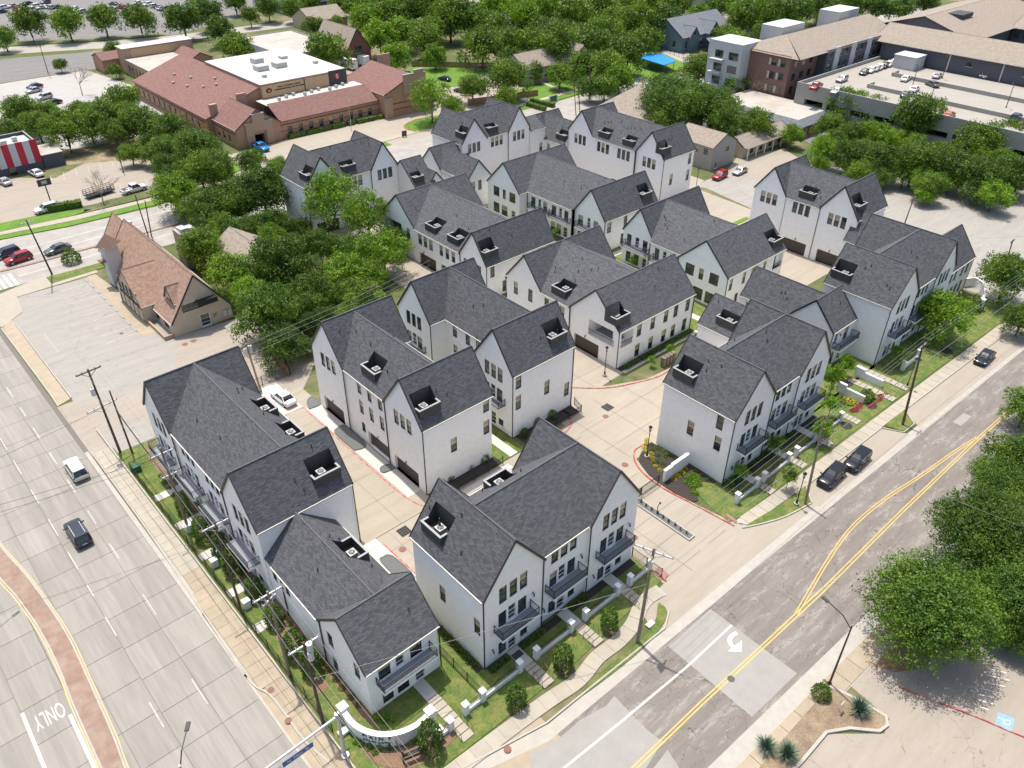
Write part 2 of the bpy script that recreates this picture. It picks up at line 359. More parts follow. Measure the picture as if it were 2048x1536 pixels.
def ribbon(mb, path, w, z0, z1):
    """a raised strip w wide centred on path"""
    l = offset_line(path, w/2); r = offset_line(path, -w/2)
    for i in range(len(path)-1):
        q = [r[i], r[i+1], l[i+1], l[i]]
        mb.face([(p[0],p[1],z1) for p in q])
        mb.face([(r[i][0],r[i][1],z0),(r[i+1][0],r[i+1][1],z0),(r[i+1][0],r[i+1][1],z1),(r[i][0],r[i][1],z1)])
        mb.face([(l[i+1][0],l[i+1][1],z0),(l[i][0],l[i][1],z0),(l[i][0],l[i][1],z1),(l[i+1][0],l[i+1][1],z1)])
    for i, e in ((0, 1), (-1, 0)):
        a, b = (l[i], r[i]); mb.face([(a[0],a[1],z0),(b[0],b[1],z0),(b[0],b[1],z1),(a[0],a[1],z1)])
    return mb
def arc(cx, cy, r, a0, a1, n=10):
    return [(cx+r*math.cos(R(a0+(a1-a0)*i/n)), cy+r*math.sin(R(a0+(a1-a0)*i/n))) for i in range(n+1)]
def smooth_path(pts, k=6):
    """Catmull-Rom through the points"""
    out = []
    n = len(pts)
    for i in range(n-1):
        p0 = pts[max(0,i-1)]; p1 = pts[i]; p2 = pts[i+1]; p3 = pts[min(n-1,i+2)]
        for j in range(k):
            t = j/k
            out.append(tuple(0.5*((2*p1[c]) + (-p0[c]+p2[c])*t + (2*p0[c]-5*p1[c]+4*p2[c]-p3[c])*t*t + (-p0[c]+3*p1[c]-3*p2[c]+p3[c])*t**3) for c in range(2)))
    out.append(tuple(pts[-1][:2]))
    return out
# ---------------------------------------------------------------- white townhouse kit
FAC = {'S': ((1,0),(0,-1),0.0), 'W': ((0,-1),(-1,0),-math.pi/2), 'N': ((-1,0),(0,1),math.pi), 'E': ((0,1),(1,0),math.pi/2)}
_wc = {}
def window_mesh(w, h, bars, split=True):
    """local frame: x along the wall, z up, outside towards -y; origin at the lower left of the opening, on the wall face"""
    k = ('w', round(w,2), round(h,2), bars, split)
    if k in _wc: return _wc[k]
    f = MB(); t = 0.06; d0, d1 = 0.08, 0.16
    f.box(0,d0,0,w,d1,t); f.box(0,d0,h-t,w,d1,h); f.box(0,d0,t,t,d1,h-t); f.box(w-t,d0,t,w,d1,h-t)
    if split: f.box(t,d0+0.01,h*0.47,w-t,d1-0.01,h*0.47+0.05)
    if bars & 1: f.box(w/2-0.02,d0+0.012,t,w/2+0.02,d1-0.012,h-t)
    if bars & 2: f.box(t,d0+0.013,h*0.74,w-t,d1-0.013,h*0.74+0.03)
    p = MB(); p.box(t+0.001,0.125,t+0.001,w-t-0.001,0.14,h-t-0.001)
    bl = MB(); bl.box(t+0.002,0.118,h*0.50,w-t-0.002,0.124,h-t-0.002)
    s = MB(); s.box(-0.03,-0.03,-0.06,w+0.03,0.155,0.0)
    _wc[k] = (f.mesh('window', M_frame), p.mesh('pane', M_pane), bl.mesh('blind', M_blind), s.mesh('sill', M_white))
    return _wc[k]
def door_mesh(w, h, glass=True):
    k = ('d', round(w,2), round(h,2), glass)
    if k in _wc: return _wc[k]
    f = MB(); f.box(0,0.06,0,0.1,0.16,h); f.box(w-0.1,0.06,0,w,0.16,h); f.box(0.1,0.06,h-0.1,w-0.1,0.16,h); f.box(0.1,0.06,0,w-0.1,0.16,0.25)
    f.box(0.1,0.08,h*0.34,w-0.1,0.15,h*0.34+0.05); f.box(0.1,0.08,h*0.62,w-0.1,0.15,h*0.62+0.05)
    p = MB(); p.box(0.1,0.12,0.25,w-0.1,0.14,h-0.1)
    s = MB(); s.tube([(w-0.06,0.02,1.0),(w-0.06,0.05,1.0),(w-0.06,0.05,1.12)],0.02,5)
    _wc[k] = (f.mesh('door', M_white), p.mesh('pane', M_pane), None, s.mesh('handle', M_iron))
    return _wc[k]
def garage_mesh(w, h):
    k = ('g', round(w,2), round(h,2))
    if k in _wc: return _wc[k]
    f = MB(); n = 4
    for i in range(n):
        z0 = h*i/n+0.01; z1 = h*(i+1)/n-0.02
        f.box(0.0,0.34,z0,w,0.40,z1)
        m = 8
        for j in range(m):
            a = w*j/m+0.05; c = w*(j+1)/m-0.05
            f.box(a,0.325,z0+0.07,c,0.345,z1-0.07)
    b = MB(); b.box(0,0.40,0,w,0.42,h)
    _wc[k] = (f.mesh('garage_door', M_garage), b.mesh('backing', M_black), None, None)
    return _wc[k]
_lamp = []
def lamp_mesh():
    if not _lamp:
        m = MB(); m.box(-0.06,-0.03,0.0,0.06,0.0,0.25); m.tube([(0,-0.02,0.22),(0,-0.18,0.30),(0,-0.2,0.2)],0.02,5)
        m.tube([(0,-0.2,0.2),(0,-0.2,0.1),(0,-0.2,-0.12),(0,-0.2,-0.15)],0.05,6,0.1)
        _lamp.append(m.mesh('wall_lamp', M_iron))
    return _lamp[0]

class House:
    def __init__(s, name, label, cat, base, group=None, wall=None, roof=None, trim=None, pane_blind=0.45):
        s.root = thing(name, label, cat, base, 0, group); s.W = MB(); s.items = []; s.Wmat = wall or M_wall; s.Rmat = roof or M_roof
        s.trim = MB(); s.gut = MB(); s.pb = pane_blind; s.ridge = MB(); s.spout = []; s.rooflist = []
        s.planes = []
    def facade(s, face, ox, oy, width, z0, z1, apex=None, ops=(), depth=0.2):
        """wall seen from outside, ox,oy its left end; ops = (u, z, w, h, kind)"""
        u, n, rz = FAC[face]
        outer = [(0,z0),(width,z0),(width,z1)] + ([apex] if apex else []) + [(0,z1)]
        P = lambda a, z, d=0.0: (ox+u[0]*a-n[0]*d, oy+u[1]*a-n[1]*d, z)
        loops = [[Vector((a,z,0)) for a, z in outer]]
        for (a, z, w, h, k) in ops:
            loops.append([Vector((a,z,0)), Vector((a,z+h,0)), Vector((a+w,z+h,0)), Vector((a+w,z,0))])
        flat = [p for l in loops for p in l]
        for t in tessellate_polygon(loops):
            a, b, c = [flat[i] for i in t]
            cr = (b-a).cross(c-a).z
            if abs(cr) < 1e-9: continue
            if cr < 0: b, c = c, b
            s.W.face([P(q.x, q.y) for q in (a,b,c)], [(q.x, q.y) for q in (a,b,c)])
        for (a, z, w, h, k) in ops:
            dd_ = {'garage': 0.42, 'open': 1.6}.get(k, depth)
            for (p, q) in (((a,z),(a,z+h)), ((a,z+h),(a+w,z+h)), ((a+w,z+h),(a+w,z)), ((a+w,z),(a,z))):
                s.W.face([P(*p), P(*q), P(q[0],q[1],dd_), P(p[0],p[1],dd_)], [(p[0],p[1]),(q[0],q[1]),(q[0]+dd_,q[1]),(p[0]+dd_,p[1])])
            pos = P(a, z)
            if k == 'open': continue
            s.items.append((k, pos, rz, w, h))
        return s
    def finish_items(s):
        for (k, pos, rz, w, h) in s.items:
            if k in ('door', 'ddoor'):
                o = put('door', door_mesh(w,h)[0], pos, s.root, rz); child('pane', door_mesh(w,h)[1], o); child('handle', door_mesh(w,h)[3], o)
            elif k == 'garage':
                o = put('garage_door', garage_mesh(w,h)[0], pos, s.root, rz); child('backing', garage_mesh(w,h)[1], o)
            elif k == 'lamp':
                put('wall_lamp', lamp_mesh(), pos, s.root, rz)
            else:
                bars = 3 if w > 1.35 else 2
                ms = window_mesh(w, h, bars)
                o = put('window', ms[0], pos, s.root, rz); child('pane', ms[1], o); child('sill', ms[3], o)
                if h > 1.4 and (k == 'blind' or (k == 'win' and rnd.random() < s.pb)): child('blind', ms[2], o)
    def lamp(s, face, x, y, z):
        s.items.append(('lamp', (x,y,z), FAC[face][2], 0, 0))
    def slope(s, P, a0, a1, b0, b1, run, zlo, zhi, wells=(), th=0.2, um=None):
        """one roof plane. P(a, p, z): a along the eave, p metres in from the eave edge; a0..a1 at the eave, b0..b1 at the ridge"""
        mb = MB(); L = math.hypot(run, zhi-zlo); zz = lambda p: zlo+(zhi-zlo)*p/run
        outer = [(a0,0),(a1,0),(b1,run),(b0,run)]
        if abs(b1-b0) < 1e-4: outer = [(a0,0),(a1,0),(b1,run)]
        loops = [[Vector((a,p,0)) for a, p in outer]]
        for (wa, wp, ww, wl) in wells: loops.append([Vector((wa,wp,0)),Vector((wa,wp+wl,0)),Vector((wa+ww,wp+wl,0)),Vector((wa+ww,wp,0))])
        flat = [p for l in loops for p in l]
        flip = None
        for t in tessellate_polygon(loops):
            q = [flat[i] for i in t]
            w3 = [Vector(P(v.x, v.y, zz(v.y))) for v in q]
            if ((w3[1]-w3[0]).cross(w3[2]-w3[0])).z < 0: q.reverse(); w3.reverse()
            mb.face(w3, [(v.x, v.y*L/run) for v in q])
        n = len(outer)
        for i in range(n):
            (a, p), (c, q) = outer[i], outer[(i+1)%n]
            mb.face([P(a,p,zz(p)), P(c,q,zz(q)), P(c,q,zz(q)-th), P(a,p,zz(p)-th)], [(a,p),(c,q),(c,q-.2),(a,p-.2)])
        if not wells: mb.face([P(a,p,zz(p)-th) for a, p in outer], [(a,p) for a, p in outer])
        s.rooflist.append(mb.build('roof', s.Rmat, s.root))
        for (wa, wp, ww, wl) in wells: s.well(P, zz, wa, wp, ww, wl)
    def well(s, P, zz, a, p, w, l):
        """equipment well cut into a roof plane: deep back wall, floor, a proud front parapet with a pale cap"""
        m = MB(); zf = zz(p)+0.05; zb = zz(p+l); zc = zz(p)+1.15; hc = min(l*0.55, 1.15/((zb-zz(p))/l)) if zb > zz(p) else l
        def quad(*q): m.face([P(*x) for x in q])
        quad((a,p,zf),(a+w,p,zf),(a+w,p+l,zf),(a,p+l,zf))
        quad((a,p+l,zf),(a+w,p+l,zf),(a+w,p+l,zb),(a,p+l,zb))
        t = 0.14
        for e, si in ((a, 1), (a+w, -1)):
            quad((e,p,zf),(e,p+l,zf),(e,p+l,zb),(e,p,zz(p)))
            # proud cheek outside and inside
            o_ = e; i_ = e+si*t
            for x in (o_, i_): m.face([P(x,p,zz(p)-0.05), P(x,p,zc), P(x,p+hc,zc), P(x,p+hc*1.0,zz(p+hc)-0.02)])
        for pp in (p, p+t): m.face([P(a,pp,zz(p)-0.05), P(a+w,pp,zz(p)-0.05), P(a+w,pp,zc), P(a,pp,zc)])
        o = m.build('roof_well', M_char, s.root)
        c = MB()
        def capbox(a0, a1, p0, p1):
            v = [P(x,y,z) for z in (zc, zc+0.07) for x, y in ((a0,p0),(a1,p0),(a1,p1),(a0,p1))]
            for q in ((0,1,2,3),(4,5,6,7),(0,1,5,4),(1,2,6,5),(2,3,7,6),(3,0,4,7)): c.face([v[i] for i in q])
        capbox(a-0.04, a+w+0.04, p-0.05, p+t+0.04); capbox(a-0.04, a+t+0.04, p+t+0.05, p+hc); capbox(a+w-t-0.04, a+w+0.04, p+t+0.05, p+hc)
        c.build('parapet_cap', M_cap, o, loc=(0,0,0))
        u = MB(); cx, cy, _ = P(a+w*0.42, p+l*0.52, 0); r = 0.42
        u.box(cx-r, cy-r, zf+0.08, cx+r, cy+r, zf+0.95)
        uo = u.build('condenser', M_unit, o, loc=(0,0,0))
        u2 = MB(); u2.cyl(cx, cy, zf+0.952, zf+0.965, r*0.82, 14); g = u2
        o2 = g.build('fan_grille', M_grate, o, loc=(0,0,0))
        u3 = MB(); u3.cyl(cx, cy, zf+0.97, zf+1.0, 0.12, 8)
        for k in range(4):
            an = k*math.pi/2+0.5; u3.bar((cx,cy,zf+0.98),(cx+0.27*math.cos(an),cy+0.27*math.sin(an),zf+0.98),0.09,0.02)
        u3.build('fan', M_fan, o, loc=(0,0,0))
    def gable(s, x0, x1, y0, y1, ze, zr, d, lo=0.0, hi=0.0, oh=0.18, rk=0.12, wells_lo=(), wells_hi=(), walls=True, z0=0.0, fac={}, hip=(0,0), peak=None):
        """rectangular volume under a gable roof. d: ridge direction. lo/hi: how far the ridge runs on past each end into a
        neighbouring roof (0 = free gable end). wells_*: (along, in, width, length) on the slope at the low/high side of the ridge"""
        W_, D_ = x1-x0, y1-y0
        s.planes.append((x0, x1, y0, y1, ze, zr, d, peak))
        if d == 'X':
            a0, a1, c0, c1 = x0, x1, y0, y1; Pt = lambda a, c, z: (a, c, z)
        else:
            a0, a1, c0, c1 = y0, y1, x0, x1; Pt = lambda a, c, z: (c, a, z)
        mid = peak if peak is not None else (c0+c1)/2
        for side in (0, 1):
            half = (mid-c0) if side == 0 else (c1-mid); k = (zr-ze)/half; run = half+oh; zlo = ze-oh*k
            edge = c0-oh if side == 0 else c1+oh; sg = 1 if side == 0 else -1
            e0 = a0-rk if not lo else a0 + oh*lo/half; r0 = a0-rk if not lo else a0-lo
            e1 = a1+rk if not hi else a1 - oh*hi/half; r1 = a1+rk if not hi else a1+hi
            if hip[0]: r0 = a0+hip[0]
            if hip[1]: r1 = a1-hip[1]
            P = (lambda edge, sg: (lambda a, p, z: Pt(a, edge+sg*p, z)))(edge, sg)
            wl = wells_lo if side == 0 else wells_hi
            s.slope(P, e0, e1, r0, r1, run, zlo, zr, [(q[0], q[1]+oh, q[2], q[3]) for q in wl])
            g0, g1 = (e0 if not lo else e0, e1)
            MB().bar(Pt(g0, edge-sg*0.05, zlo-0.10), Pt(g1, edge-sg*0.05, zlo-0.10), 0.11, 0.13).build('gutter', M_gutter, s.root)
            for en, flag, hp in ((a0-rk, lo, hip[0]), (a1+rk, hi, hip[1])):
                if not flag and not hp:
                    sgn = -1 if en < a0 else 1
                    MB().bar(Pt(en+sgn*0.03, edge, zlo-0.08), Pt(en+sgn*0.03, mid, zr-0.08), 0.06, 0.26).build('rake_trim', M_trim, s.root)
        for i_, hp in ((0, hip[0]), (1, hip[1])):
            if hp:
                e = a0-oh if i_ == 0 else a1+oh; zl = ze-oh*(zr-ze)/hp
                mb = MB(); A = Pt(e, c0-oh, zl); B = Pt(e, c1+oh, zl); C_ = Pt(a0+hp if i_ == 0 else a1-hp, mid, zr)
                tri = [Vector(A), Vector(B), Vector(C_)]; uvs = [(0,0),(c1-c0,0),((c1-c0)/2,hp*1.2)]
                if (tri[1]-tri[0]).cross(tri[2]-tri[0]).z < 0: tri.reverse(); uvs.reverse()
                mb.face(tri, uvs); s.rooflist.append(mb.build('roof', s.Rmat, s.root))
        ra = a0-rk+0.02 if not lo else a0-lo; rb = a1+rk-0.02 if not hi else a1+hi
        if hip[0]: ra = a0+hip[0]
        if hip[1]: rb = a1-hip[1]
        MB().bar(Pt(ra, mid, zr+0.0), Pt(rb, mid, zr+0.0), 0.15, 0.06).build('ridge_cap', M_ridge if s.Rmat is M_roof else s.Rmat, s.root)
        if walls:
            for f in 'SNWE':
                if f in fac and fac[f] is None: continue
                ops = fac.get(f, ())
                if f in 'SN': ox, oy, wd = (x0, y0, W_) if f == 'S' else (x1, y1, W_)
                else: ox, oy, wd = (x0, y1, D_) if f == 'W' else (x1, y0, D_)
                end = (f in 'WE') if d == 'X' else (f in 'SN')
                if end:
                    islo = f in ('W', 'S')
                    if (lo if islo else hi): continue
                    hp = hip[0] if islo else hip[1]
                    m_ = (mid-c0) if f in ('S', 'E') else (c1-mid)
                    s.facade(f, ox, oy, wd, z0, ze, None if hp else (m_, zr-0.03), ops)
                else: s.facade(f, ox, oy, wd, z0, ze, None, ops)
        return s
    def downspout(s, x, y, z0, z1, w=0.1):
        b = MB(); b.box(x-w/2, y-w/2, z0, x+w/2, y+w/2, z1); b.box(x-w*0.8, y-w*0.8, z1-0.3, x+w*0.8, y+w*0.8, z1-0.05)
        b.build('downspout', M_trim, s.root)
    def balcony(s, face, cx, cy, z, w, d, rail=1.05, deckmat=None):
        """centre of the balcony on the wall face"""
        u, n, rz = FAC[face]
        f = lambda a, o_, zz: (cx+u[0]*a+n[0]*o_, cy+u[1]*a+n[1]*o_, zz)
        def fb(mb, a0, a1, o0, o1, z0, z1):
            p = f(a0,o0,0); q = f(a1,o1,0); mb.box(p[0],p[1],z0,q[0],q[1],z1)
        b = MB(); fb(b, -w/2, w/2, 0.004, d, z-0.28, z-0.02)
        o = b.build('balcony', M_white, s.root)
        k = MB(); fb(k, -w/2+0.06, w/2-0.06, 0.03, d-0.06, z-0.02, z+0.02); k.build('deck_floor', M_deck, o, loc=(0,0,0))
        r = MB(); e = w/2-0.05
        path = [(-e, 0.03), (-e, d-0.06), (e, d-0.06), (e, 0.03)]
        for i in range(3):
            (a, p), (c, q) = path[i], path[i+1]
            r.bar(f(a,p,z+rail), f(c,q,z+rail), 0.06, 0.05); r.bar(f(a,p,z+0.12), f(c,q,z+0.12), 0.04, 0.04)
            L = math.hypot(c-a, q-p); m = max(2, int(L/0.13))
            for j in range(m+1):
                t = j/m; r.bar(f(a+(c-a)*t, p+(q-p)*t, z+0.02), f(a+(c-a)*t, p+(q-p)*t, z+rail), 0.022, 0.022)
        for (a, p) in path: r.bar(f(a,p,z), f(a,p,z+rail+0.03), 0.07, 0.07)
        r.build('railing', M_iron, o, loc=(0,0,0))
    def vents(s, pts):
        for (x, y) in pts:
            z = 0
            for (x0, x1, y0, y1, ze, zr, d, pk) in s.planes:
                if not (x0-6 < x < x1+6 and y0-6 < y < y1+6): continue
                c0, c1, c, a0, a1, a = (y0, y1, y, x0, x1, x) if d == 'X' else (x0, x1, x, y0, y1, y)
                if not (c0 <= c <= c1 and a0-4 <= a <= a1+4): continue
                mid = pk if pk is not None else (c0+c1)/2
                zz = ze+(zr-ze)*((c-c0)/(mid-c0) if c < mid else (c1-c)/(c1-mid))
                z = max(z, zz)
            if z == 0: continue
            m = MB(); m.cyl(x, y, z-0.4, z+0.45, 0.06, 8); m.cyl(x, y, z-0.45, z+0.02, 0.14, 8, 0.08); m.build('vent_pipe', M_char, s.root)
    def finish(s):
        s.W.build('wall', s.Wmat, s.root)
        if s.trim.f: s.trim.build('rake_trim', M_trim, s.root)
        if s.gut.f: s.gut.build('gutter', M_gutter, s.root)
        if s.ridge.f: s.ridge.build('ridge_cap', M_ridge if s.Rmat is M_roof else s.Rmat, s.root)
        s.finish_items()
        return s
def triple(c, z=7.8, h=2.1, w=0.95, gap=0.32, kind='win'):
    a = c-1.5*w-gap
    return [(a+i*(w+gap), z, w, h, kind) for i in range(3)]
def french(c, z=4.42):
    return [(c-1.85, z+0.05, 1.0, 2.05, 'win'), (c-0.65, z, 1.0, 2.2, 'door'), (c+0.6, z+0.05, 1.1, 2.05, 'win')]
def entry(c):
    return [(c-1.85, 0.55, 1.0, 1.75, 'win'), (c-0.62, 0.05, 1.05, 2.2, 'door'), (c+0.95, 0.8, 0.95, 1.0, 'win')]
def front3(c): return triple(c) + french(c) + entry(c)
def front2(c, zb=3.5):
    return [(c-1.9, zb+0.1, 1.05, 2.1, 'win'), (c-0.5, zb, 0.95, 2.25, 'door'), (c+0.8, zb+0.1, 1.1, 2.1, 'win')] + [(c-1.9, 0.4, 1.1, 2.0, 'win'), (c-0.4, 0.4, 1.1, 2.0, 'win'), (c+1.1, 0.05, 1.0, 2.25, 'door')]
# ---------------------------------------------------------------- the white townhouse blocks
GT = 'white townhouse blocks with charcoal shingle roofs'
def wellrow(*q): return [(a, 0.6, w, l) for a, w, l in q]
# B1 : long three-storey block on the left street
b = House('townhouse_block', 'long three-storey white townhouse block with four street balconies beside the concrete road at left', 'building', (24,70,0), GT)
def bayW(y1, c): # openings on a west wall whose left end is y1, bay centre c
    return [(u+ (y1-c), z, w_, h, k) for (u, z, w_, h, k) in front3(0)]
b.gable(18.6,29.5,77.3,84.6,10,15,'X', fac={'W': bayW(84.6,80.9), 'E': [(1.2,0,4.9,2.35,'garage')]+triple(3.6)})
b.gable(18.8,29.5,64.3,77.3,10,15,'Y', lo=3.75, hi=3.65, wells_hi=wellrow((71.0,3.0,1.9),(65.2,3.0,1.9)), fac={'W': bayW(77.3,73.9)+bayW(77.3,67.8), 'E': [(0.9,0,4.9,2.35,'garage'),(7.4,0,4.9,2.35,'garage')]+triple(3.2)+triple(9.8)})
b.gable(18.6,29.2,56.8,64.3,10,15,'X', wells_lo=wellrow((25.6,3.0,1.9)), fac={'W': bayW(64.3,60.5), 'S': [], 'E': [(1.2,0,4.9,2.35,'garage')]+triple(3.6)})
for c in (80.9, 73.9, 67.8, 60.5): b.balcony('W', 18.6 if c in (80.9,60.5) else 18.8, c, 4.4, 4.9, 1.35); b.lamp('W', 18.6 if c in (80.9,60.5) else 18.8, c+2.5, 1.9)
for x, y in ((18.62,77.25),(18.55,64.25),(29.3,56.7)): b.downspout(x-0.02, y, 0, 10)
b.vents([(27.4,76.5),(26.5,75.6),(26.2,74.6),(27.3,71.2),(26.6,69.6),(26.8,65.2),(20.9,74.3),(21.3,69.3),(24,58.4),(24.4,57.6),(27.0,59.8)])
b.finish()
# B2
b = House('townhouse_block', 'low two-storey white block at the street corner behind the curved sign wall', 'building', (22,48,0), GT)
b.gable(18.8,26.6,46.7,56.8,6.3,9.9,'Y', lo=3.8, hi=0.01, wells_hi=wellrow((49.0,3.0,2.2)), fac={'W': [(0.9,3.9,0.9,2.0,'win'),(3.4,3.9,0.9,2.0,'win')], 'E': [(2.2,0,4.9,2.3,'garage')]})
b.gable(18.8,26.5,39.0,46.7,6.3,9.9,'X', fac={'S': [(1.2,4.05,1.25,2.0,'blind'),(3.0,3.95,0.95,2.15,'door'),(4.6,4.05,1.3,2.0,'blind'),(1.3,0.5,1.15,1.75,'win'),(2.9,0.45,1.3,0.9,'win'),(4.9,0.05,1.1,2.1,'door')],
    'W': [(1.2,3.9,0.95,1.9,'win'),(1.3,0.4,0.95,2.0,'win'),(5.6,3.9,0.95,1.9,'win')], 'E': []})
b.balcony('S', 22.6, 39.0, 3.75, 5.9, 1.25); b.lamp('S', 24.2, 38.98, 5.2)
for x, y in ((18.72,46.6),(18.72,53.9),(26.6,38.9)): b.downspout(x, y, 0, 6.2)
b.vents([(23.9,52.5),(24.7,52.2),(25.5,47.8),(24.8,40.8),(21,50)])
b.finish()
# B3
def S3(x0, *cs): return [(c-x0+u, z, w_, h, k) for c in cs for (u, z, w_, h, k) in front3(0)]
b = House('townhouse_block', 'nearest three-storey white block, three balconies facing the cracked asphalt road', 'building', (40,41,0), GT)
b.gable(29.5,36.9,35.9,46.5,10,15,'Y', wells_lo=wellrow((42.7,3.0,1.9)), fac={'S': S3(29.5,33.1), 'W': [(4.0,4.3,0.9,2.1,'win'),(9.15,4.3,0.9,2.1,'win')], 'N': [(1.2,0,4.9,2.35,'garage')]+triple(3.7)})
b.gable(36.9,43.3,36.2,46.9,10,15,'X', lo=3.7, hi=3.65, wells_hi=[(38.2,0.8,3.0,1.9)], fac={'S': S3(36.9,40.0), 'N': [(0.8,0,4.9,2.35,'garage')]})
b.gable(43.3,50.5,35.9,47.0,10,15,'Y', fac={'S': S3(43.3,46.9), 'N': [(1.0,0,4.9,2.35,'garage')]+triple(3.6), 'E': []})
for c, y in ((33.1,35.9),(40.0,36.2),(46.9,35.9)): b.balcony('S', c-0.1, y, 4.4, 4.7, 1.3); b.lamp('S', c+2.5, y, 6.0); b.lamp('S', c-2.6, y, 1.9)
for x, y in ((29.45,35.85),(36.9,35.85),(43.35,35.85)): b.downspout(x, y, 0, 10)
b.vents([(31.4,46.0),(31.2,44.2),(33.9,46.2),(30.6,40.3),(37.4,45.3),(39,46.2),(41.2,43.8),(32.3,42.2)])
b.finish()
# B4
b = House('townhouse_block', 'three-storey white block, three brown garage doors on the red-kerbed alley', 'building', (45,70,0), GT)
b.gable(40.0,50.3,75.5,83.0,10,15,'X', fac={'W': [(1.2,0,4.9,2.3,'garage')]+triple(3.75,7.7), 'N': [], 'S': []})
b.gable(40.1,49.3,66.4,75.5,10,14.8,'Y', lo=3.6, hi=3.6, peak=44.6, wells_lo=wellrow((69.2,3.0,2.1)), fac={'W': [(4.2,0.05,4.9,2.35,'garage'),(2.8,1.6,0.85,1.5,'win'),(2.85,4.6,0.9,2.1,'blind'),(5.1,4.6,0.9,2.1,'blind'),(7.4,4.6,0.9,2.1,'blind'),(2.85,7.7,0.9,2.1,'blind'),(5.1,7.7,0.9,2.1,'blind'),(7.4,7.7,0.9,2.1,'blind')]})
b.gable(40.0,50.3,58.9,66.4,10,15,'X', wells_lo=wellrow((40.2,3.0,1.9)), fac={'W': [(1.1,0,4.9,2.3,'garage')]+[(q[0],q[1],q[2],q[3],'blind') for q in triple(3.55,7.7)], 'S': [(3.9,4.3,0.95,2.1,'blind'),(9.0,7.7,0.95,2.1,'blind'),(9.0,4.3,0.95,2.1,'blind')], 'E': []})
for x, y in ((39.92,75.5),(39.92,66.4),(39.95,58.85)): b.downspout(x, y, 0, 10)
for y in (79.3,68.9,62.7): b.lamp('W', 40.0 if y != 68.9 else 40.1, y, 2.6)
b.vents([(43.6,60.8),(44.7,60.2),(40.6,61.2),(43.2,76.7),(43.0,73.2),(45.2,71.3),(41.6,78.0),(42,68.3)])
b.finish()
# B5
b = House('townhouse_block', 'white block behind the three-garage block, left of the concrete court', 'building', (60,70,0), GT)
b.gable(54.8,65.6,76.9,84.3,10,15,'X', fac={'W': triple(3.5,7.7)+french(3.5)+entry(3.5), 'S': []})
b.gable(57.4,65.2,67.5,76.9,10,15,'Y', lo=3.7, hi=3.7, fac={'W': [(1.6,7.7,0.95,2.1,'win'),(4.4,7.7,0.95,2.1,'win'),(7.0,7.7,0.95,2.1,'win'),(1.6,4.3,0.95,2.1,'win'),(4.4,4.3,0.95,2.1,'win'),(4.4,0.4,1.0,2.0,'win')]})
b.gable(54.9,65.7,60.1,67.5,10,15,'X', wells_lo=wellrow((62.0,3.0,1.9)), fac={'W': triple(3.7,7.7)+french(3.7)+entry(3.7), 'S': [(0.5,7.5,0.95,2.2,'win'),(0.5,4.2,0.95,2.2,'win'),(5.6,4.2,0.95,2.2,'blind'),(4.2+5.2,2.1,0.95,2.2,'win')], 'E': triple(3.7)+[(1.2,0,4.9,2.35,'garage')]})
b.balcony('W', 54.8, 80.6, 4.4, 4.6, 1.2); b.balcony('W', 54.9, 63.8, 4.4, 4.6, 1.2)
for x, y in ((54.75,76.85),(54.85,60.05),(57.3,70),(65.75,60.05)): b.downspout(x, y, 0, 10)
b.vents([(59.3,73.0),(59.8,71.4),(61.8,62.4),(61,61.6),(59.5,81),(63.9,61.5)])
b.finish()
# B6
b = House('townhouse_block', 'two-storey white block with corner loggia at the head of the concrete court', 'building', (86,72,0), GT)
b.gable(77.1,94,78.0,86.0,6.5,11.2,'X', fac={'W': [(1.6,3.6,1.0,2.2,'win'),(5.0,3.6,1.0,2.2,'win')], 'N': []})
b.gable(77.0,94,71.8,78.0,6.5,11.2,'Y', lo=5.0, hi=4.0, wells_lo=[(73.4,0.6,3.0,2.7)], fac={'W': [(0.8,3.6,1.0,2.2,'win'),(4.2,3.6,1.0,2.2,'win')]})
b.gable(77.2,94.7,61.9,71.8,6.5,11.3,'X', wells_lo=wellrow((77.0,3.0,2.3)), fac={'W': [(1.1,0,5.1,2.3,'garage'),(3.9,3.35,5.1,2.6,'open')], 'S': [(0.5,3.4,2.6,2.4,'open'),(4.0,3.85,1.05,2.2,'win'),(7.1,3.85,1.05,2.2,'win'),(10.2,3.85,1.05,2.2,'win'),(12.6,3.85,1.05,2.2,'win'),(15.5,3.85,1.05,2.2,'win'),(4.0,0.3,1.05,2.2,'win'),(7.1,0.3,1.05,2.2,'win'),(10.2,0.3,1.05,2.2,'win'),(12.5,0.3,1.05,2.2,'win'),(15.3,0.3,1.05,2.2,'win')], 'E': []})
# loggia: floor, back walls, rails
m = MB(); m.box(77.25,62.0,3.2,80.6,67.9,3.34); m.build('loggia_floor', M_deck, b.root)
m = MB(); m.box(80.65,62.15,3.34,80.8,67.9,6.3); m.box(77.5,67.92,3.34,80.6,68.05,6.3); m.box(77.4,62.1,6.3,80.6,67.9,6.4); m.build('loggia_wall', M_white, b.root)
m = MB()
m.bar((77.15,62.8,4.4),(77.15,67.9,4.4),0.06); m.bar((77.75,61.85,4.4),(80.3,61.85,4.4),0.06)
for i in range(38): m.bar((77.15,62.8+i*0.135,3.4),(77.15,62.8+i*0.135,4.4),0.02)
for i in range(19): m.bar((77.75+i*0.135,61.85,3.4),(77.75+i*0.135,61.85,4.4),0.02)
m.build('railing', M_iron, b.root)
for x, y in ((77.1,71.75),(77.15,61.85),(94.6,61.8)): b.downspout(x, y, 0, 6.5)
b.lamp('W', 77.2, 68.3, 2.75); b.lamp('W', 77.2, 79, 2.6)
b.vents([(80.4,78.5),(82,75.0),(84.0,76.2),(80.5,74.2),(83,73.2),(83.6,72.4),(87.6,64.4),(91.8,63.4),(90,66),(81,79)])
b.finish()
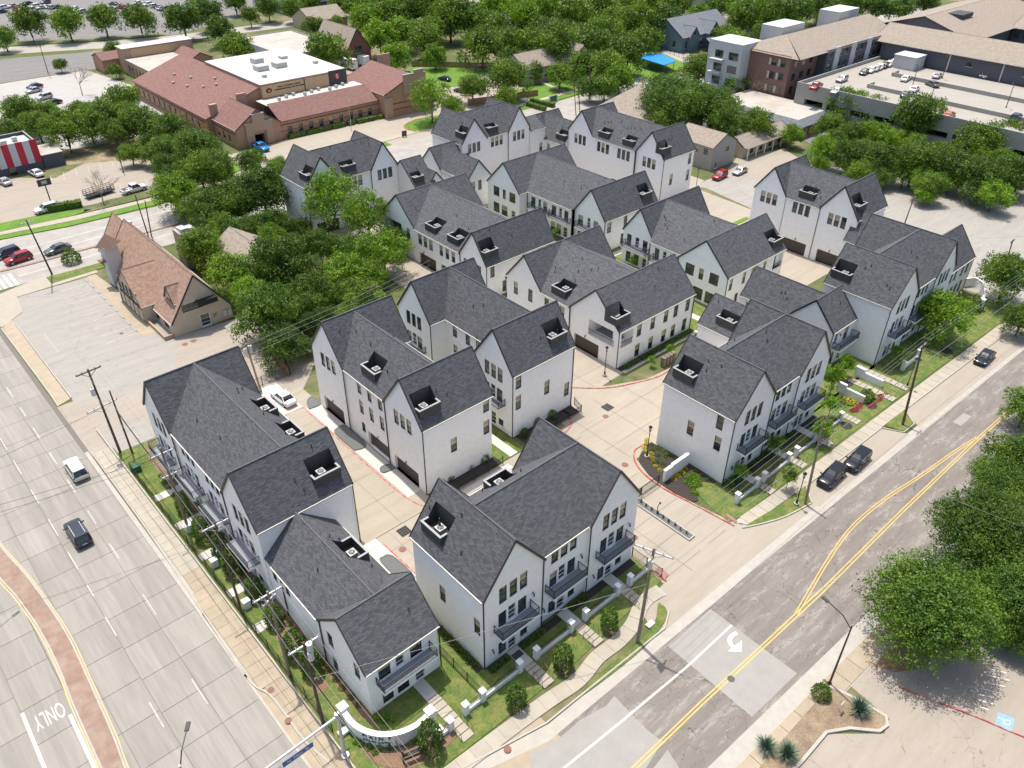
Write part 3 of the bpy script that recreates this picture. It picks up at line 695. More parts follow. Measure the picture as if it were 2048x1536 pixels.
# B7
b = House('townhouse_block', 'three-storey white townhouse block right of the gated driveway, beside the yellow flower bed', 'building', (79,41,0), GT)
b.gable(68.1,76.2,36.4,46.8,10,15,'Y', wells_lo=wellrow((43.3,3.0,1.9)), fac={'S': S3(68.1,72.1), 'W': [(4.2,4.3,0.95,2.1,'blind'),(8.0,7.4,0.95,2.1,'win'),(8.2,4.3,0.95,2.1,'blind')], 'N': []})
b.gable(76.2,81.9,36.7,47.0,10,15,'X', lo=4.0, hi=3.5, fac={'S': S3(76.2,79.1)})
b.gable(81.9,88.9,36.4,47.0,10,15,'Y', fac={'S': S3(81.9,85.4), 'E': [(2,7.4,0.95,2.1,'win')]})
for c, y in ((72.1,36.4),(79.1,36.7),(85.4,36.4)): b.balcony('S', c, y, 4.4, 4.7, 1.3); b.lamp('S', c-2.7, y, 1.9)
for x, y in ((68.05,36.35),(76.2,36.35),(81.9,36.35)): b.downspout(x, y, 0, 10)
b.vents([(72.8,43.5),(70.9,43.0),(71,41.2),(70.2,42.6),(69.3,46),(78.5,44.4),(80.2,41.3),(79.6,40.6),(78,45)])
b.finish()
# B7a : two-storey wing behind it
b = House('townhouse_block', 'two-storey white wing tucked behind the right-hand balcony block, two roof wells', 'building', (92,52,0), GT)
b.gable(87.9,94.5,50.2,56.0,6.5,10.1,'Y', wells_lo=wellrow((50.7,3.0,1.6)), fac={'W': [], 'N': [], 'S': []})
b.gable(90.3,96.9,43.0,51.4,6.5,10.1,'Y', wells_lo=wellrow((46.5,3.0,1.6)), fac={'W': [], 'E': []})
b.vents([(90.5,55),(92.0,47)])
b.finish()
# B8
b = House('townhouse_block', 'two-storey white block with a gabled wing and corner balcony between two taller blocks at right', 'building', (103,50,0), GT)
b.gable(99.8,105.8,48.6,56.8,6.5,10.3,'Y', lo=3.6, fac={'W': [(1,3.6,0.9,2.0,'win')], 'N': []})
b.gable(100.2,107.0,41.4,48.6,6.5,10.3,'X', fac={'S': [(0.9,3.55,1.0,2.15,'door'),(3.6,3.6,1.2,2.1,'win'),(1.0,0.3,1.0,2.1,'win'),(3.3,0.1,1.1,2.2,'door')], 'W': [], 'E': []})
b.balcony('S', 103.6, 41.4, 3.5, 5.6, 1.3); b.downspout(100.15,41.35,0,6.4); b.lamp('S',102.4,41.4,5.2)
b.vents([(101.3,51.2),(101.4,50.6),(101.0,50.0),(104.5,43.4)])
b.finish()
# B9
b = House('townhouse_block', 'three-storey white block at far right, partly behind the bright street tree', 'building', (118,42,0), GT)
b.gable(106.8,115.0,37.0,47.5,10,15,'Y', wells_lo=wellrow((44.3,3.0,1.9)), fac={'S': S3(106.8,110.9), 'W': []})
b.gable(115.0,120.9,37.3,47.8,10,15,'X', lo=4.0, hi=3.4, fac={'S': S3(115.0,118.0)})
b.gable(120.9,127.6,37.0,50.4,10,15,'Y', fac={'S': S3(120.9,124.2), 'W': [], 'E': []})
for c, y in ((110.9,37.0),(118.0,37.3),(124.2,37.0)): b.balcony('S', c, y, 4.4, 4.7, 1.3)
for x, y in ((106.75,36.95),(115.0,36.95),(120.9,36.95)): b.downspout(x, y, 0, 10)
b.vents([(109.2,43.2),(109.6,42.6),(108.4,39.2),(108.2,38.6),(107.8,47.0),(117.8,46.2),(118.5,40.8),(119,40),(116,46.8)])
b.finish()
b = House('townhouse_block', 'two-storey white end block beside the big empty lot at far right', 'building', (133,47,0), GT)
b.gable(130.4,137.4,43.6,56.5,6.5,11.0,'Y', lo=3.5, wells_lo=wellrow((51.0,3.0,1.8)), fac={'W': [(2.2,3.8,1.0,1.9,'win'),(6,3.8,1.0,1.9,'win')], 'E': []})
b.gable(127.6,141.0,38.5,45.8,6.5,11.0,'X', fac={'S': [(3.5+i*1.6,3.9,1.0,2.0,'win') for i in range(3)]+[(9.3,3.9,1.1,2.0,'blind'),(11.2,3.9,1.1,2.0,'win')]+[(3.5+i*1.8,0.5,1.1,2.1,'win') for i in range(5)], 'E': []})
b.downspout(141.0,38.4,0,6.4); b.vents([(131.8,49.6),(132.4,55)])
b.finish()
# B10
b = House('townhouse_block', 'three-storey white block with two brown garage doors in front of the big empty lot', 'building', (137,66,0), GT)
b.gable(131.9,142.0,69.9,76.6,10,14.6,'X', fac={'W': triple(3.2,7.5), 'N': [], 'S': []})
b.gable(131.8,142.0,62.9,69.9,10,14.6,'Y', lo=3.5, hi=3.3, wells_lo=[(64.9,0.5,3.0,1.9)], fac={'W': triple(3.4,7.5)+[(1.0,0,5.0,2.35,'garage')]})
b.gable(131.9,142.1,55.7,63.0,10,15,'X', wells_lo=wellrow((132.3,3.0,1.9)), fac={'W': triple(3.6,7.5)+[(1.3,0,5.0,2.35,'garage')], 'S': [], 'E': []})
for x, y in ((131.85,69.8),(131.85,62.9)): b.downspout(x, y, 0, 10)
b.lamp('W',131.8,66.2,2.7); b.lamp('W',131.9,59.3,2.7)
b.vents([(133.6,68.2),(133.8,67.4),(134.0,66.8),(134.2,65.8),(133.8,64.6),(133.0,63.9),(136.2,57.4),(133.0,71.8)])
b.finish()
# B11
b = House('townhouse_block', 'two-storey white block with a big windowed gable and an end loggia, right of centre', 'building', (112,72,0), GT)
b.gable(104.8,121.0,78.6,85.4,6.5,11.2,'X', fac={'W': [(0.9,3.6,1.05,2.1,'win'),(2.8,3.5,0.95,2.2,'door'),(4.6,3.6,1.05,2.1,'win'),(1.0,0.3,1.1,2.1,'win'),(2.9,0.3,1.1,2.1,'win'),(4.8,0.1,1.0,2.2,'door')], 'N': []})
b.gable(104.0,119.6,71.5,78.6,6.5,11.1,'Y', lo=5.0, hi=3.5, fac={'W': [(1.2,3.6,1.0,2.1,'win'),(2.9,3.5,0.9,2.2,'door'),(4.5,3.6,1.0,2.1,'win'),(1.2,0.3,1.1,2.1,'win'),(4.2,0.3,1.1,2.1,'win')]})
b.gable(102.9,119.5,61.5,71.5,6.5,11.2,'X', wells_lo=wellrow((116.3,3.0,2.3)), fac={'W': [(1.6,4.1,1.8,2.0,'win'),(4.4,4.1,0.9,2.0,'win'),(6.5,4.1,1.8,2.0,'win'),(3.7,0.4,2.0,2.1,'win'),(6.2,0.4,2.0,2.1,'win')],
  'S': [(0.7,3.7,0.9,2.1,'win'),(4.4,3.7,0.9,2.1,'win'),(6.8,3.7,0.9,2.1,'win'),(10.3,3.7,0.9,2.1,'win'),(3.0,0.3,0.9,2.1,'win'),(13.6,3.2,2.6,2.6,'open')], 'E': [(0.5,3.2,3.6,2.6,'open')]})
b.balcony('W', 104.8, 82.0, 3.5, 5.6, 1.2); b.balcony('W', 104.0, 75.2, 3.5, 4.8, 1.2)
m = MB(); m.box(116.3,61.65,3.05,119.4,65.0,3.2); m.build('loggia_floor', M_deck, b.root)
m = MB(); m.box(116.2,61.8,3.2,116.3,65.0,6.3); m.box(116.3,65.0,3.2,119.3,65.1,6.3); m.build('loggia_wall', M_white, b.root)
m = MB(); m.bar((116.5,61.45,4.2),(119.1,61.45,4.2),0.06); [m.bar((116.5+i*0.135,61.45,3.3),(116.5+i*0.135,61.45,4.2),0.02) for i in range(20)]; m.build('railing', M_iron, b.root)
for x, y in ((103.9,78.5),(102.85,61.45),(102.85,71.5)): b.downspout(x, y, 0, 6.4)
b.vents([(108.6,79.6),(108.2,79.0),(107.4,78.4),(107.0,77.6),(111,71),(106.2,73.2),(108.2,64.8),(105.8,64.2)])
b.finish()
# B12
b = House('townhouse_block', 'two-storey white block with three roof wells behind the bright sparse trees, left of centre', 'building', (84,105,0), GT)
b.gable(76.3,92.2,110.0,120.2,6.5,11.3,'X', fac={'W': [(1.0,3.4,5.0,2.5,'open'),(7.6,3.7,1.0,2.1,'blind')], 'S': [], 'N': []})
b.gable(76.2,91.9,97.2,110.0,6.5,11.2,'Y', lo=3.5, hi=5.0, wells_lo=[(104.7,0.7,3.0,2.7),(98.4,0.7,3.0,2.7)], fac={'W': [(1.0,3.9,1.1,2.0,'blind'),(2.6,3.9,1.1,2.0,'win'),(4.2,3.9,1.1,2.0,'win'),(7.2,3.9,1.0,2.0,'win'),(8.9,3.9,1.0,2.0,'win'),(10.6,3.9,1.0,2.0,'win'),(1.0,0,5.0,2.3,'garage'),(7.4,0,5.0,2.3,'garage')]})
b.gable(76.3,91.8,90.2,97.2,6.5,11.3,'X', wells_lo=wellrow((76.4,3.0,1.9)), fac={'W': [(1.0,3.7,1.0,2.1,'win'),(2.8,3.7,1.0,2.1,'win'),(4.6,3.7,1.0,2.1,'win'),(1.2,0,4.8,2.3,'garage')], 'S': [(0.8,4.0,0.95,2.1,'win'),(3.5,0.4,0.95,2.1,'win'),(8,3.8,1.0,2.1,'win'),(11.6,3.8,1.3,2.1,'win'),(13.6,3.8,1.3,2.1,'win')]})
m = MB(); m.box(76.5,114.2,3.2,79.6,119.2,3.32); m.build('loggia_floor', M_deck, b.root)
for x, y in ((76.2,97.1),(76.25,90.15)): b.downspout(x, y, 0, 6.4)
b.lamp('W',76.2,107.4,2.6); b.lamp('W',76.2,99.6,2.6)
b.vents([(81.0,103.8),(80,99.2),(79.6,93.2),(78.6,92.6),(83.5,92.0),(78.5,112.4)])
b.finish()
# B13
b = House('townhouse_block', 'two-storey white block with three small courtyard balconies and a broad low roof', 'building', (110,104,0), GT)
b.gable(101.6,118.5,109.8,119.4,6.5,11.4,'X', fac={'W': [(1.8,3.9,1.8,2.0,'win'),(4.6,3.9,0.9,2.0,'win'),(6.6,3.9,1.8,2.0,'win'),(1.8,0.4,1.8,2.1,'win'),(4.3,0.4,1.8,2.1,'win'),(7.2,0.1,1.2,2.2,'door')], 'S': []})
b.gable(103.7,118.3,97.3,109.8,6.5,11.4,'Y', lo=3.9, hi=4.8, peak=110.8, fac={'W': [(1.2,3.7,1.2,2.0,'win'),(3.1,3.6,0.9,2.2,'door'),(4.6,3.7,1.1,2.0,'win'),(7.0,3.7,1.2,2.0,'win'),(8.9,3.6,0.9,2.2,'door'),(10.4,3.7,1.1,2.0,'win'),(6.9,0.3,1.2,2.1,'win'),(8.5,0.3,1.2,2.1,'win'),(10.3,0.1,1.1,2.2,'door')]})
b.gable(104.4,119.2,89.6,97.3,6.5,11.4,'X', wells_lo=wellrow((115.3,3.0,1.9)), fac={'W': [(1.0,3.7,1.2,2.0,'win'),(3.2,3.6,0.9,2.2,'door'),(4.9,3.7,1.2,2.0,'win'),(1.0,0.3,1.1,2.1,'win')], 'S': [(0.7,3.8,1.1,2.1,'blind'),(5.3,3.8,1.0,2.1,'win'),(4.8,0.4,1.0,2.1,'win'),(13,3.8,1.0,2.1,'win')]})
b.balcony('W', 103.7, 106.0, 3.55, 5.2, 1.1); b.balcony('W', 103.7, 100.2, 3.55, 5.2, 1.1); b.balcony('W', 104.4, 93.6, 3.55, 5.4, 1.1)
for x, y in ((103.65,109.7),(103.65,97.3),(104.35,89.55)): b.downspout(x, y, 0, 6.4)
b.vents([(107.6,103.4),(107.4,98.8),(114.4,91.8),(112,92.2),(118.0,94.0)])
b.finish()
# B14
b = House('townhouse_block', 'two-storey white block with two gables, no roof wells, between the two far three-storey rows', 'building', (101,130,0), GT)
b.gable(98.2,106.5,130.7,137.4,6.5,10.2,'X', fac={'W': [(1.5,3.4,1.1,1.8,'win'),(5.1,3.4,1.0,1.8,'win')], 'N': []})
b.gable(98.4,104.4,122.0,130.7,6.5,10.0,'Y', hi=3.3, fac={'S': [(1.0,3.6,0.95,2.1,'blind'),(2.8,3.6,0.95,2.1,'win')], 'W': [], 'E': []})
b.finish()
# B15
b = House('townhouse_block', 'three-storey white row behind the sparse tree, nearest the brown school lot', 'building', (78,136,0), GT)
b.gable(67.4,74.8,131.7,141.2,10,15,'Y', wells_lo=wellrow((131.9,3.0,1.7)), fac={'S': triple(3.7,7.4)+[(1.2,0,4.9,2.3,'garage')], 'W': []})
b.gable(74.8,81.8,131.8,141.0,10,14.8,'X', lo=3.6, hi=3.0, wells_lo=[(76.0,0.5,3.0,1.6)], fac={'S': triple(3.2,7.4)+[(1.0,0,4.9,2.3,'garage')]})
b.gable(81.8,88.0,131.6,141.2,10,14.8,'Y', fac={'S': triple(3.2,7.4)+[(0.8,0,4.9,2.3,'garage')], 'E': []})
for x, y in ((67.35,131.6),(81.8,131.6),(74.8,131.7)): b.downspout(x, y, 0, 10)
b.vents([(73.6,133.4),(69.5,134.2),(69.0,134.0),(75.6,134.4),(79.4,133.8),(82.6,135.6),(76,136)])
b.finish()
b = House('townhouse_block', 'small two-storey white end piece on the right end of the far left row', 'building', (91,130,0), GT)
b.gable(88.1,92.8,125.6,135.0,6.5,10.8,'X', wells_lo=wellrow((88.3,2.4,1.8)), fac={'S': [(1.2,3.6,1,1.9,'win')], 'W': [], 'E': []})
b.gable(91.4,95.3,125.9,131.0,6.0,8.4,'Y', fac={'S': [], 'E': []})
b.vents([(90.4,128.3),(91.5,128.8)])
b.finish()
# B16
b = House('townhouse_block', 'three-storey white row with two roof wells beside the school drive lawn', 'building', (115,136,0), GT)
b.gable(105.0,112.0,131.8,142.2,10,14.7,'Y', wells_lo=wellrow((131.9,2.8,1.6)), fac={'S': triple(3.4,7.4), 'W': []})
b.gable(112.0,118.2,131.9,141.8,10,14.7,'X', lo=3.3, hi=3.2, wells_lo=[(112.9,0.4,2.9,1.7)], fac={'S': triple(3.0,7.4)})
b.gable(118.2,124.6,131.7,142.2,10,14.7,'Y', fac={'S': triple(3.2,7.4), 'E': []})
b.downspout(118.2,131.6,0,10)
b.vents([(111.0,134.0),(107.4,134.4),(114.2,135.4),(117.2,134.6),(119,136)])
b.finish()
# B17
b = House('townhouse_block', 'two-storey white link building between the two three-storey rows at the top', 'building', (132,130,0), GT)
b.gable(124.7,129.0,131.0,138.4,9.0,10.9,'X', fac={'S': [(2.6,3.6,0.95,2.0,'win')], 'N': []})
b.gable(129.0,137.0,131.3,138.7,6.5,10.8,'X', fac={'W': [], 'N': [], 'S': []})
b.gable(128.8,136.6,124.8,131.3,6.5,10.7,'Y', hi=3.5, wells_lo=[(125.0,0.5,2.8,1.7)], fac={'W': [(1.3,3.6,0.95,1.9,'win'),(5.1,3.6,0.95,1.9,'win')], 'S': []})
b.downspout(128.75,131.2,0,6.4); b.vents([(130.6,133.6),(131.2,127.6)])
b.finish()
# B18
b = House('townhouse_block', 'long three-storey white row with three roof wells at the top right', 'building', (135,110,0), GT)
b.gable(130.2,140.2,117.2,124.6,10,14.7,'X', fac={'W': triple(3.6,7.2), 'N': [], 'S': []})
b.gable(129.9,140.0,104.7,117.2,10,14.7,'Y', lo=3.7, hi=3.7, wells_lo=[(112.8,0.3,2.9,1.8),(105.9,0.3,2.9,1.8)], fac={'W': triple(3.4,7.2)+triple(9.3,7.2)+[(6.3,0,4.9,2.3,'garage')]})
b.gable(130.2,140.3,97.3,104.7,10,14.8,'X', wells_lo=wellrow((130.0,2.9,1.7)), fac={'W': triple(3.6,7.2)+[(1.2,0,4.9,2.3,'garage')], 'S': [(2.6,3.8,1.0,2.4,'win'),(8.3,3.4,1.0,2.4,'win'),(8.3,7.0,1.0,2.4,'win')], 'E': []})
for x, y in ((130.1,117.2),(129.85,104.7),(130.15,97.25)): b.downspout(x, y, 0, 10)
b.vents([(132.6,116.2),(132.8,115.4),(133.0,114.6),(133.6,112.2),(132.8,109.8),(133.0,109.0),(133.2,108.2),(133.4,106.6),(133.6,99.4),(134.2,99.2),(134.8,99.4)])
b.finish()
# ---------------------------------------------------------------- the ground and everything painted or laid on it
m = MB(); m.face([(-3000,-3000,0),(3000,-3000,0),(3000,3000,0),(-3000,3000,0)]); struct('ground', m, M_ground)
Z = 0.004
_lv = {}
def sheet(name, poly, lvl, mt, h=None):
    _lv[lvl] = _lv.get(lvl, 0)+1
    m = MB(); m.flat(poly, Z*lvl+0.0004*_lv[lvl] if h is None else h); return struct(name, m, mt)
# left street (concrete), the crossing street, the asphalt street
left_street = sheet('left_street', [(-60,18),(12.1,18),(12.2,46),(12.35,62),(12.6,75),(12.6,150),(-60,150)], 2, mat('joint_dirt', (0.15,0.135,0.11), 0.9))
k = 0
def slabs(x0, x1, ys, lvl=0.045, skip=None):
    global k
    w_ = x1-x0-0.045; cache = {}
    for i in range(len(ys)-1):
        l_ = round(ys[i+1]-ys[i]-0.045, 3)
        if l_ not in cache:
            b = MB(); b.box(-w_/2,-l_/2,0.0,w_/2,l_/2,lvl-0.01); cache[l_] = b.mesh('slab', M_slabA)
        cy = (ys[i]+ys[i+1])/2
        put('slab', cache[l_], ((x0+x1)/2, cy, 0.01), left_street)
ysA = [20+4.55*i for i in range(29)]
slabs(8.45, 12.0, ysA); slabs(4.75, 8.45, ysA); slabs(1.35, 4.75, [y+0.4 for y in ysA])
slabs(-2.3, 1.35, [y+0.4 for y in ysA[13:]]); slabs(-1.0, 1.35, [y+0.4 for y in ysA[:14]]); slabs(-4.7, -1.05, [34+4.4*i for i in range(12)]); slabs(-8.3, -4.7, [36+4.4*i for i in range(13)]); slabs(-6, -2.3, [y for y in ysA[15:]])
m = MB(); m.box(12.0,20,0.0,12.22,60,0.03); m.box(12.02,60,0.0,12.5,94,0.03); struct('gutter_strip', m, M_kerb)
# brick median with its kerbs
ml = smooth_path([(-1.6,92),(-1.75,80),(-1.1,74.7),(-0.6,68.6),(-0.6,62.9),(-0.9,57.7),(-1.1,50),(-1.3,40)], 4); mr = smooth_path([(-0.5,92),(-0.4,84),(0.5,77.2),(1.1,69.8),(1.25,65.3),(1.1,60.9),(0.9,56.2),(0.7,52.0),(0.4,48.5),(0.2,40)], 4)
m = MB(); m.prism(mr+ml[::-1], 0, 0.15); struct('brick_median', m, M_median)
m = MB(); ribbon(m, offset_line(ml,-0.0), 0.16, 0, 0.17); ribbon(m, mr, 0.16, 0, 0.17); struct('median_kerb', m, M_kerb)
m = MB(); ribbon(m, offset_line(ml,-0.2), 0.14, 0.05, 0.052); ribbon(m, offset_line(mr,0.2), 0.12, 0.05, 0.052); struct('yellow_edge_line', m, M_yelw)
# lane dashes
m = MB()
for (x, ya, yb) in [(8.75,66.4,62.9),(8.25,53.4,50.0),(7.7,41.0,38.0),(8.8,109.8,107.2),(8.75,103.8,100.7),(8.75,97.0,94.0),(8.75,90.2,87.2),(8.75,83,80.2),(8.75,76.0,73.0),
    (4.8,66.1,63.0),(4.35,53.6,50.4),(4.0,41.0,38.0),(4.9,104.4,101.1),(4.9,98.3,94.9),(4.9,91.2,88.0),(4.9,84.5,81.0),(4.9,77.8,74.5),(4.85,71.6,69.6),(4.9,112,109),(8.8,116,113)]:
    m.box(x-0.055,yb,0.045,x+0.055,ya,0.049)
struct('lane_dashes', m, mat('dash_paint', (0.46,0.45,0.41), 0.7, col2=(0.36,0.345,0.31), scale2=1.2, coord='World', fac2=0.52))
m = MB(); ribbon(m, [(-4.6,60.2),(-4.75,50),(-4.9,40)], 0.28, 0.045, 0.05); ribbon(m, [(-1.45,57.2),(-1.55,50.2),(-1.7,40)], 0.3, 0.045, 0.05); struct('white_lane_lines', m, M_rw)
def text_mesh(txt, size, name, mt, extrude=0.0, sx=1.0):
    c = bpy.data.curves.new(name, 'FONT'); c.body = txt; c.size = size; c.extrude = extrude; c.align_x = 'CENTER'; c.align_y = 'CENTER'
    o = bpy.data.objects.new(name, c); COL.objects.link(o); dg = bpy.context.evaluated_depsgraph_get()
    me = bpy.data.meshes.new_from_object(o.evaluated_get(dg)); bpy.data.objects.remove(o); bpy.data.curves.remove(c)
    me.materials.clear(); me.materials.append(mt); me.name = name
    if sx != 1.0:
        for v in me.vertices: v.co.x *= sx
    return me
me = text_mesh('ONLY', 2.6, 'only_marking', M_rw, 0, 0.36)
o = bpy.data.objects.new('only_marking', me); COL.objects.link(o); o['kind'] = 'structure'; o.location = (-2.85, 58.35, 0.052); o.rotation_euler = (0,0,math.pi)
# sidewalk of the left street: one slab after another
sw = sheet('left_sidewalk', [(12.6,20),(15.0,20),(15.0,98),(12.75,94),(12.62,75),(12.35,62),(12.3,50)], 3, M_kerb)
for i in range(40):
    y0 = 36+i*1.5
    if y0 > 92: break
    mt = M_walkt if y0 < 66 else M_walk
    x0 = 12.5 if y0 < 62 else 12.85
    if y0 < 48: x0 = 12.9
    for (xa, xb) in ((x0, 13.85), (13.87, 14.75)):
        b = MB(); b.box(-(xb-xa)/2+0.01,-0.735,0,(xb-xa)/2-0.01,0.735,0.13); key = (round(xb-xa,2), y0 < 66)
        if key not in _wc: _wc[key] = b.mesh('slab', mt)
        put('slab', _wc[key], ((xa+xb)/2, y0+0.75, 0.0), sw)
m = MB(); ribbon(m, [(12.15,50),(12.3,56),(12.45,62),(12.72,75),(12.75,93.5)], 0.16, 0, 0.15); ribbon(m, smooth_path([(12.15,50.5),(12.35,48.6),(12.9,47),(13.0,44),(13.0,41),(13.6,37.5)],4), 0.16, 0, 0.15)
ribbon(m, smooth_path([(12.75,106.5),(12.85,112),(12.72,134)],4), 0.16, 0, 0.15); struct('kerb', m, M_kerb)
m = MB(); ribbon(m, [(14.85,30),(14.85,97.5)], 0.16, 0, 0.42); struct('retaining_kerb', m, M_kerb)
sheet('ramp_pavement', [(12.2,36),(13.0,36),(13.0,46),(12.6,49),(12.2,51)], 5, M_walkt)
sheet('corner_pavement', [(12.2,18),(30,18),(30,29.8),(22.6,29.9),(17.0,32.5),(13.6,37.5),(13.0,41),(12.2,47)], 4, M_walkt)
# driveway apron between the parking lot and the first block
sheet('driveway', [(12.6,92.5),(30,92.5),(30,106.5),(12.6,106.5)], 3, M_lotpink)
sheet('driveway', [(15.2,91.2),(20.5,91.2),(20.5,96.5),(15.2,96.5)], 4, M_lot)
sheet('restaurant_lot', [(14.7,105.8),(46,92.5),(48,112),(33,113.4),(30.4,143),(17.5,143.5),(14.7,138)], 4, M_lot)
sheet('driveway', [(28,86.5),(40,88),(48,96),(48,108),(32,112),(26,100),(20,96)], 5, M_lotpink)
m = MB(); m.prism([(12.8,106.6),(14.6,107.2),(14.7,136),(12.85,134)], 0, 0.10); tsw = struct('tan_sidewalk', m, M_walkt)
m = MB(); ribbon(m, [(14.75,107.3),(14.8,134)], 0.15, 0, 0.2); struct('kerb', m, M_kerb)
m = MB(); m.prism([(12.8,134.2),(16.8,137.5),(17.6,143.4),(31,143.6),(31,147.2),(22,148.2),(14,146),(12.6,140)], 0, 0.09); struct('corner_pavement', m, M_walk)
m = MB(); m.prism([(23.4,144.6),(39,144.9),(39,146.9),(23.4,147.6)], 0, 0.13); struct('lawn', m, M_grass)
# lot markings and wheel stops
m = MB()
for i in range(9): m.box(23.5,118.6+i*2.75,0.022,28.2,118.75+i*2.75,0.026)
m.box(17.2,121,0.022,17.3,128,0.026); struct('parking_lines', m, M_rww)
sheet('restaurant_walk', [(28.6,117),(30.6,117),(30.3,143.4),(28.9,143.4)], 6, M_walkt)
for i in range(9):
    b = MB(); b.box(-0.09,-0.85,0,0.09,0.85,0.14)
    if 'ws' not in _wc: _wc['ws'] = b.mesh('wheel_stop', M_kerb)
    o = put('wheel_stop', _wc['ws'], (28.3, 119.9+i*2.75, 0.02)); tag(o, 'concrete wheel stop in the row in front of the steep-roofed tan restaurant', 'wheel stop', 'wheel stops along the restaurant walk')
# crossing street C
sheet('cross_street', [(-200,147.5),(22,148),(40,146.6),(110,146.5),(160,150.5),(400,150),(400,170),(200,168.5),(160,165.5),(110,166),(50,166.2),(34,167.3),(22,169.6),(-200,172)], 2, mat('street_concrete_plain', (0.29,0.27,0.24), 0.85, var=0.1, vscale=0.5, col2=(0.335,0.315,0.28), scale2=0.25, bump=0.1, coord='World'))
m = MB(); m.prism([(18,155.1),(26,154.6),(60,154.4),(60,154.9),(26,155.2),(18,155.8)], 0, 0.14); struct('kerb_median', m, M_median)
m = MB()
for yy in (158.6,162.4,151.2): ribbon(m, [(20,yy+0.3),(60,yy)], 0.14, 0.008, 0.0125)
for i in range(7): m.box(13.0+i*0.95,148.0+i*0.02,0.010,13.5+i*0.95,153.6,0.0145)
struct('street_lines', m, M_rw)
m = MB(); m.prism([(16,172.5),(22,172.0),(36,169.8),(110,169.2),(128,170),(128,172.0),(50,171.4),(36,172.2),(16,174.6)], 0, 0.12); struct('far_sidewalk', m, M_walk)
m = MB(); m.prism([(10,170.6),(22,169.8),(34,167.6),(62,166.5),(110,166.3),(110,169.1),(36,169.6),(22,171.8),(10,173.6)], 0, 0.13); struct('lawn', m, M_lush)
sheet('shop_lot', [(18,179),(40,176.2),(62,173.8),(72,178),(72,188),(52,205),(40,197),(30,206),(10,210),(0,200)], 4, M_lotpink)
m = MB(); m.prism([(8,174.8),(36,172.4),(40,173.2),(36,175.6),(22,178.4),(8,181)], 0, 0.15); struct('lawn', m, M_lush)
m = MB(); m.prism([(38,172.3),(66,171.6),(66,174.4),(44,176.2),(39,174.8)], 0, 0.15); struct('lawn', m, M_ground)
m = MB()
for i in range(11):
    x = 40+i*2.8; ribbon(m, [(x,180-i*0.1),(x+1.2,184.6-i*0.1)], 0.12, 0.017, 0.021)
for i in range(10):
    x = 38.5+i*2.8; ribbon(m, [(x,194.6+i*0.3),(x+1.2,199.2+i*0.3)], 0.12, 0.017, 0.021)
struct('parking_lines', m, M_rww)
# left upper service lot, streets beyond
sheet('service_lot', [(50,214),(80,206),(84,250),(78,290),(40,290),(38,226)], 4, mat('pale_lot', (0.35,0.335,0.305), 0.85, var=0.1, vscale=0.4, coord='World', bump=0.1))
sheet('dirt_strip', [(40,206),(62,196),(80,200),(80,214),(50,214),(40,222)], 5, mat('bare_dirt', (0.30,0.22,0.14), 0.95, var=0.25, vscale=0.8, col2=(0.12,0.13,0.05), scale2=0.15, coord='World'))
sheet('north_lot', [(40,292),(84,290),(92,302),(96,312),(66,322),(30,330)], 4, M_darkasph)
sheet('far_street', [(-50,392),(40,350),(66,329),(92,318),(116,312),(144,309),(200,305),(300,290),(300,299),(200,315),(145,320),(118,322),(92,330),(66,342),(40,365),(-50,410)], 3, mat('far_concrete', (0.33,0.305,0.265), 0.9, var=0.08, vscale=0.3, coord='World'))
sheet('far_parking_lot', [(40,380),(70,350),(112,325),(122,323),(160,340),(200,400),(260,520),(120,560),(0,520)], 3, M_darkasph)
m = MB(); m.prism([(60,346),(92,331),(118,323.5),(118,327),(93,335),(62,350)], 0, 0.15); struct('lawn', m, M_grass)
sheet('school_drive', [(74,174),(92,172.6),(128,172.2),(150,176),(160,188),(150,200),(134,186),(122,187),(91,187),(88,186.2),(76,186)], 4, M_conc)
sheet('school_drive', [(50,166),(160,165),(150,176),(74,174.4)], 3, M_conc)
m = MB()
for i in range(16): ribbon(m, [(92.5+i*2.75,177.6),(93.2+i*2.75,182.6)], 0.12, 0.017, 0.021)
for i in range(7): ribbon(m, [(123.6+i*0.7,179.0),(124.6+i*0.7,182.4)], 0.14, 0.017, 0.021)
struct('parking_lines', m, M_rww)
m = MB(); m.prism(smooth_path([(120.5,170.4),(121,176),(127,178.6),(134,177.4),(141,177),(141,168.5)],5), 0, 0.14); struct('lawn', m, M_lush)
m = MB(); ribbon(m, smooth_path([(120.4,170.4),(120.9,176.1),(127,178.8),(134,177.6),(141,177.2)],5), 0.22, 0, 0.17); struct('red_kerb', m, M_red)
m = MB(); m.prism([(62,171.6),(74,174.2),(75,178),(72,181),(64,177)], 0, 0.13); m.prism([(79,183.4),(84.4,183.0),(84.8,186),(79.4,186.6)], 0, 0.14); struct('lawn', m, M_lush)
m = MB(); m.prism([(88,251),(84,262),(80,262),(80,252)], 0, 0.12); m.prism([(140,205),(160,196),(176,205),(166,226),(150,222)], 0, 0.12); struct('lawn', m, M_lush)
sheet('school_side_lot', [(146,184),(168,180),(186,196),(180,214),(164,212),(150,200)], 5, M_lotpink)
sheet('service_yard', [(96,232),(136,212),(150,226),(146,262),(118,268),(104,250)], 3, M_lotpink)
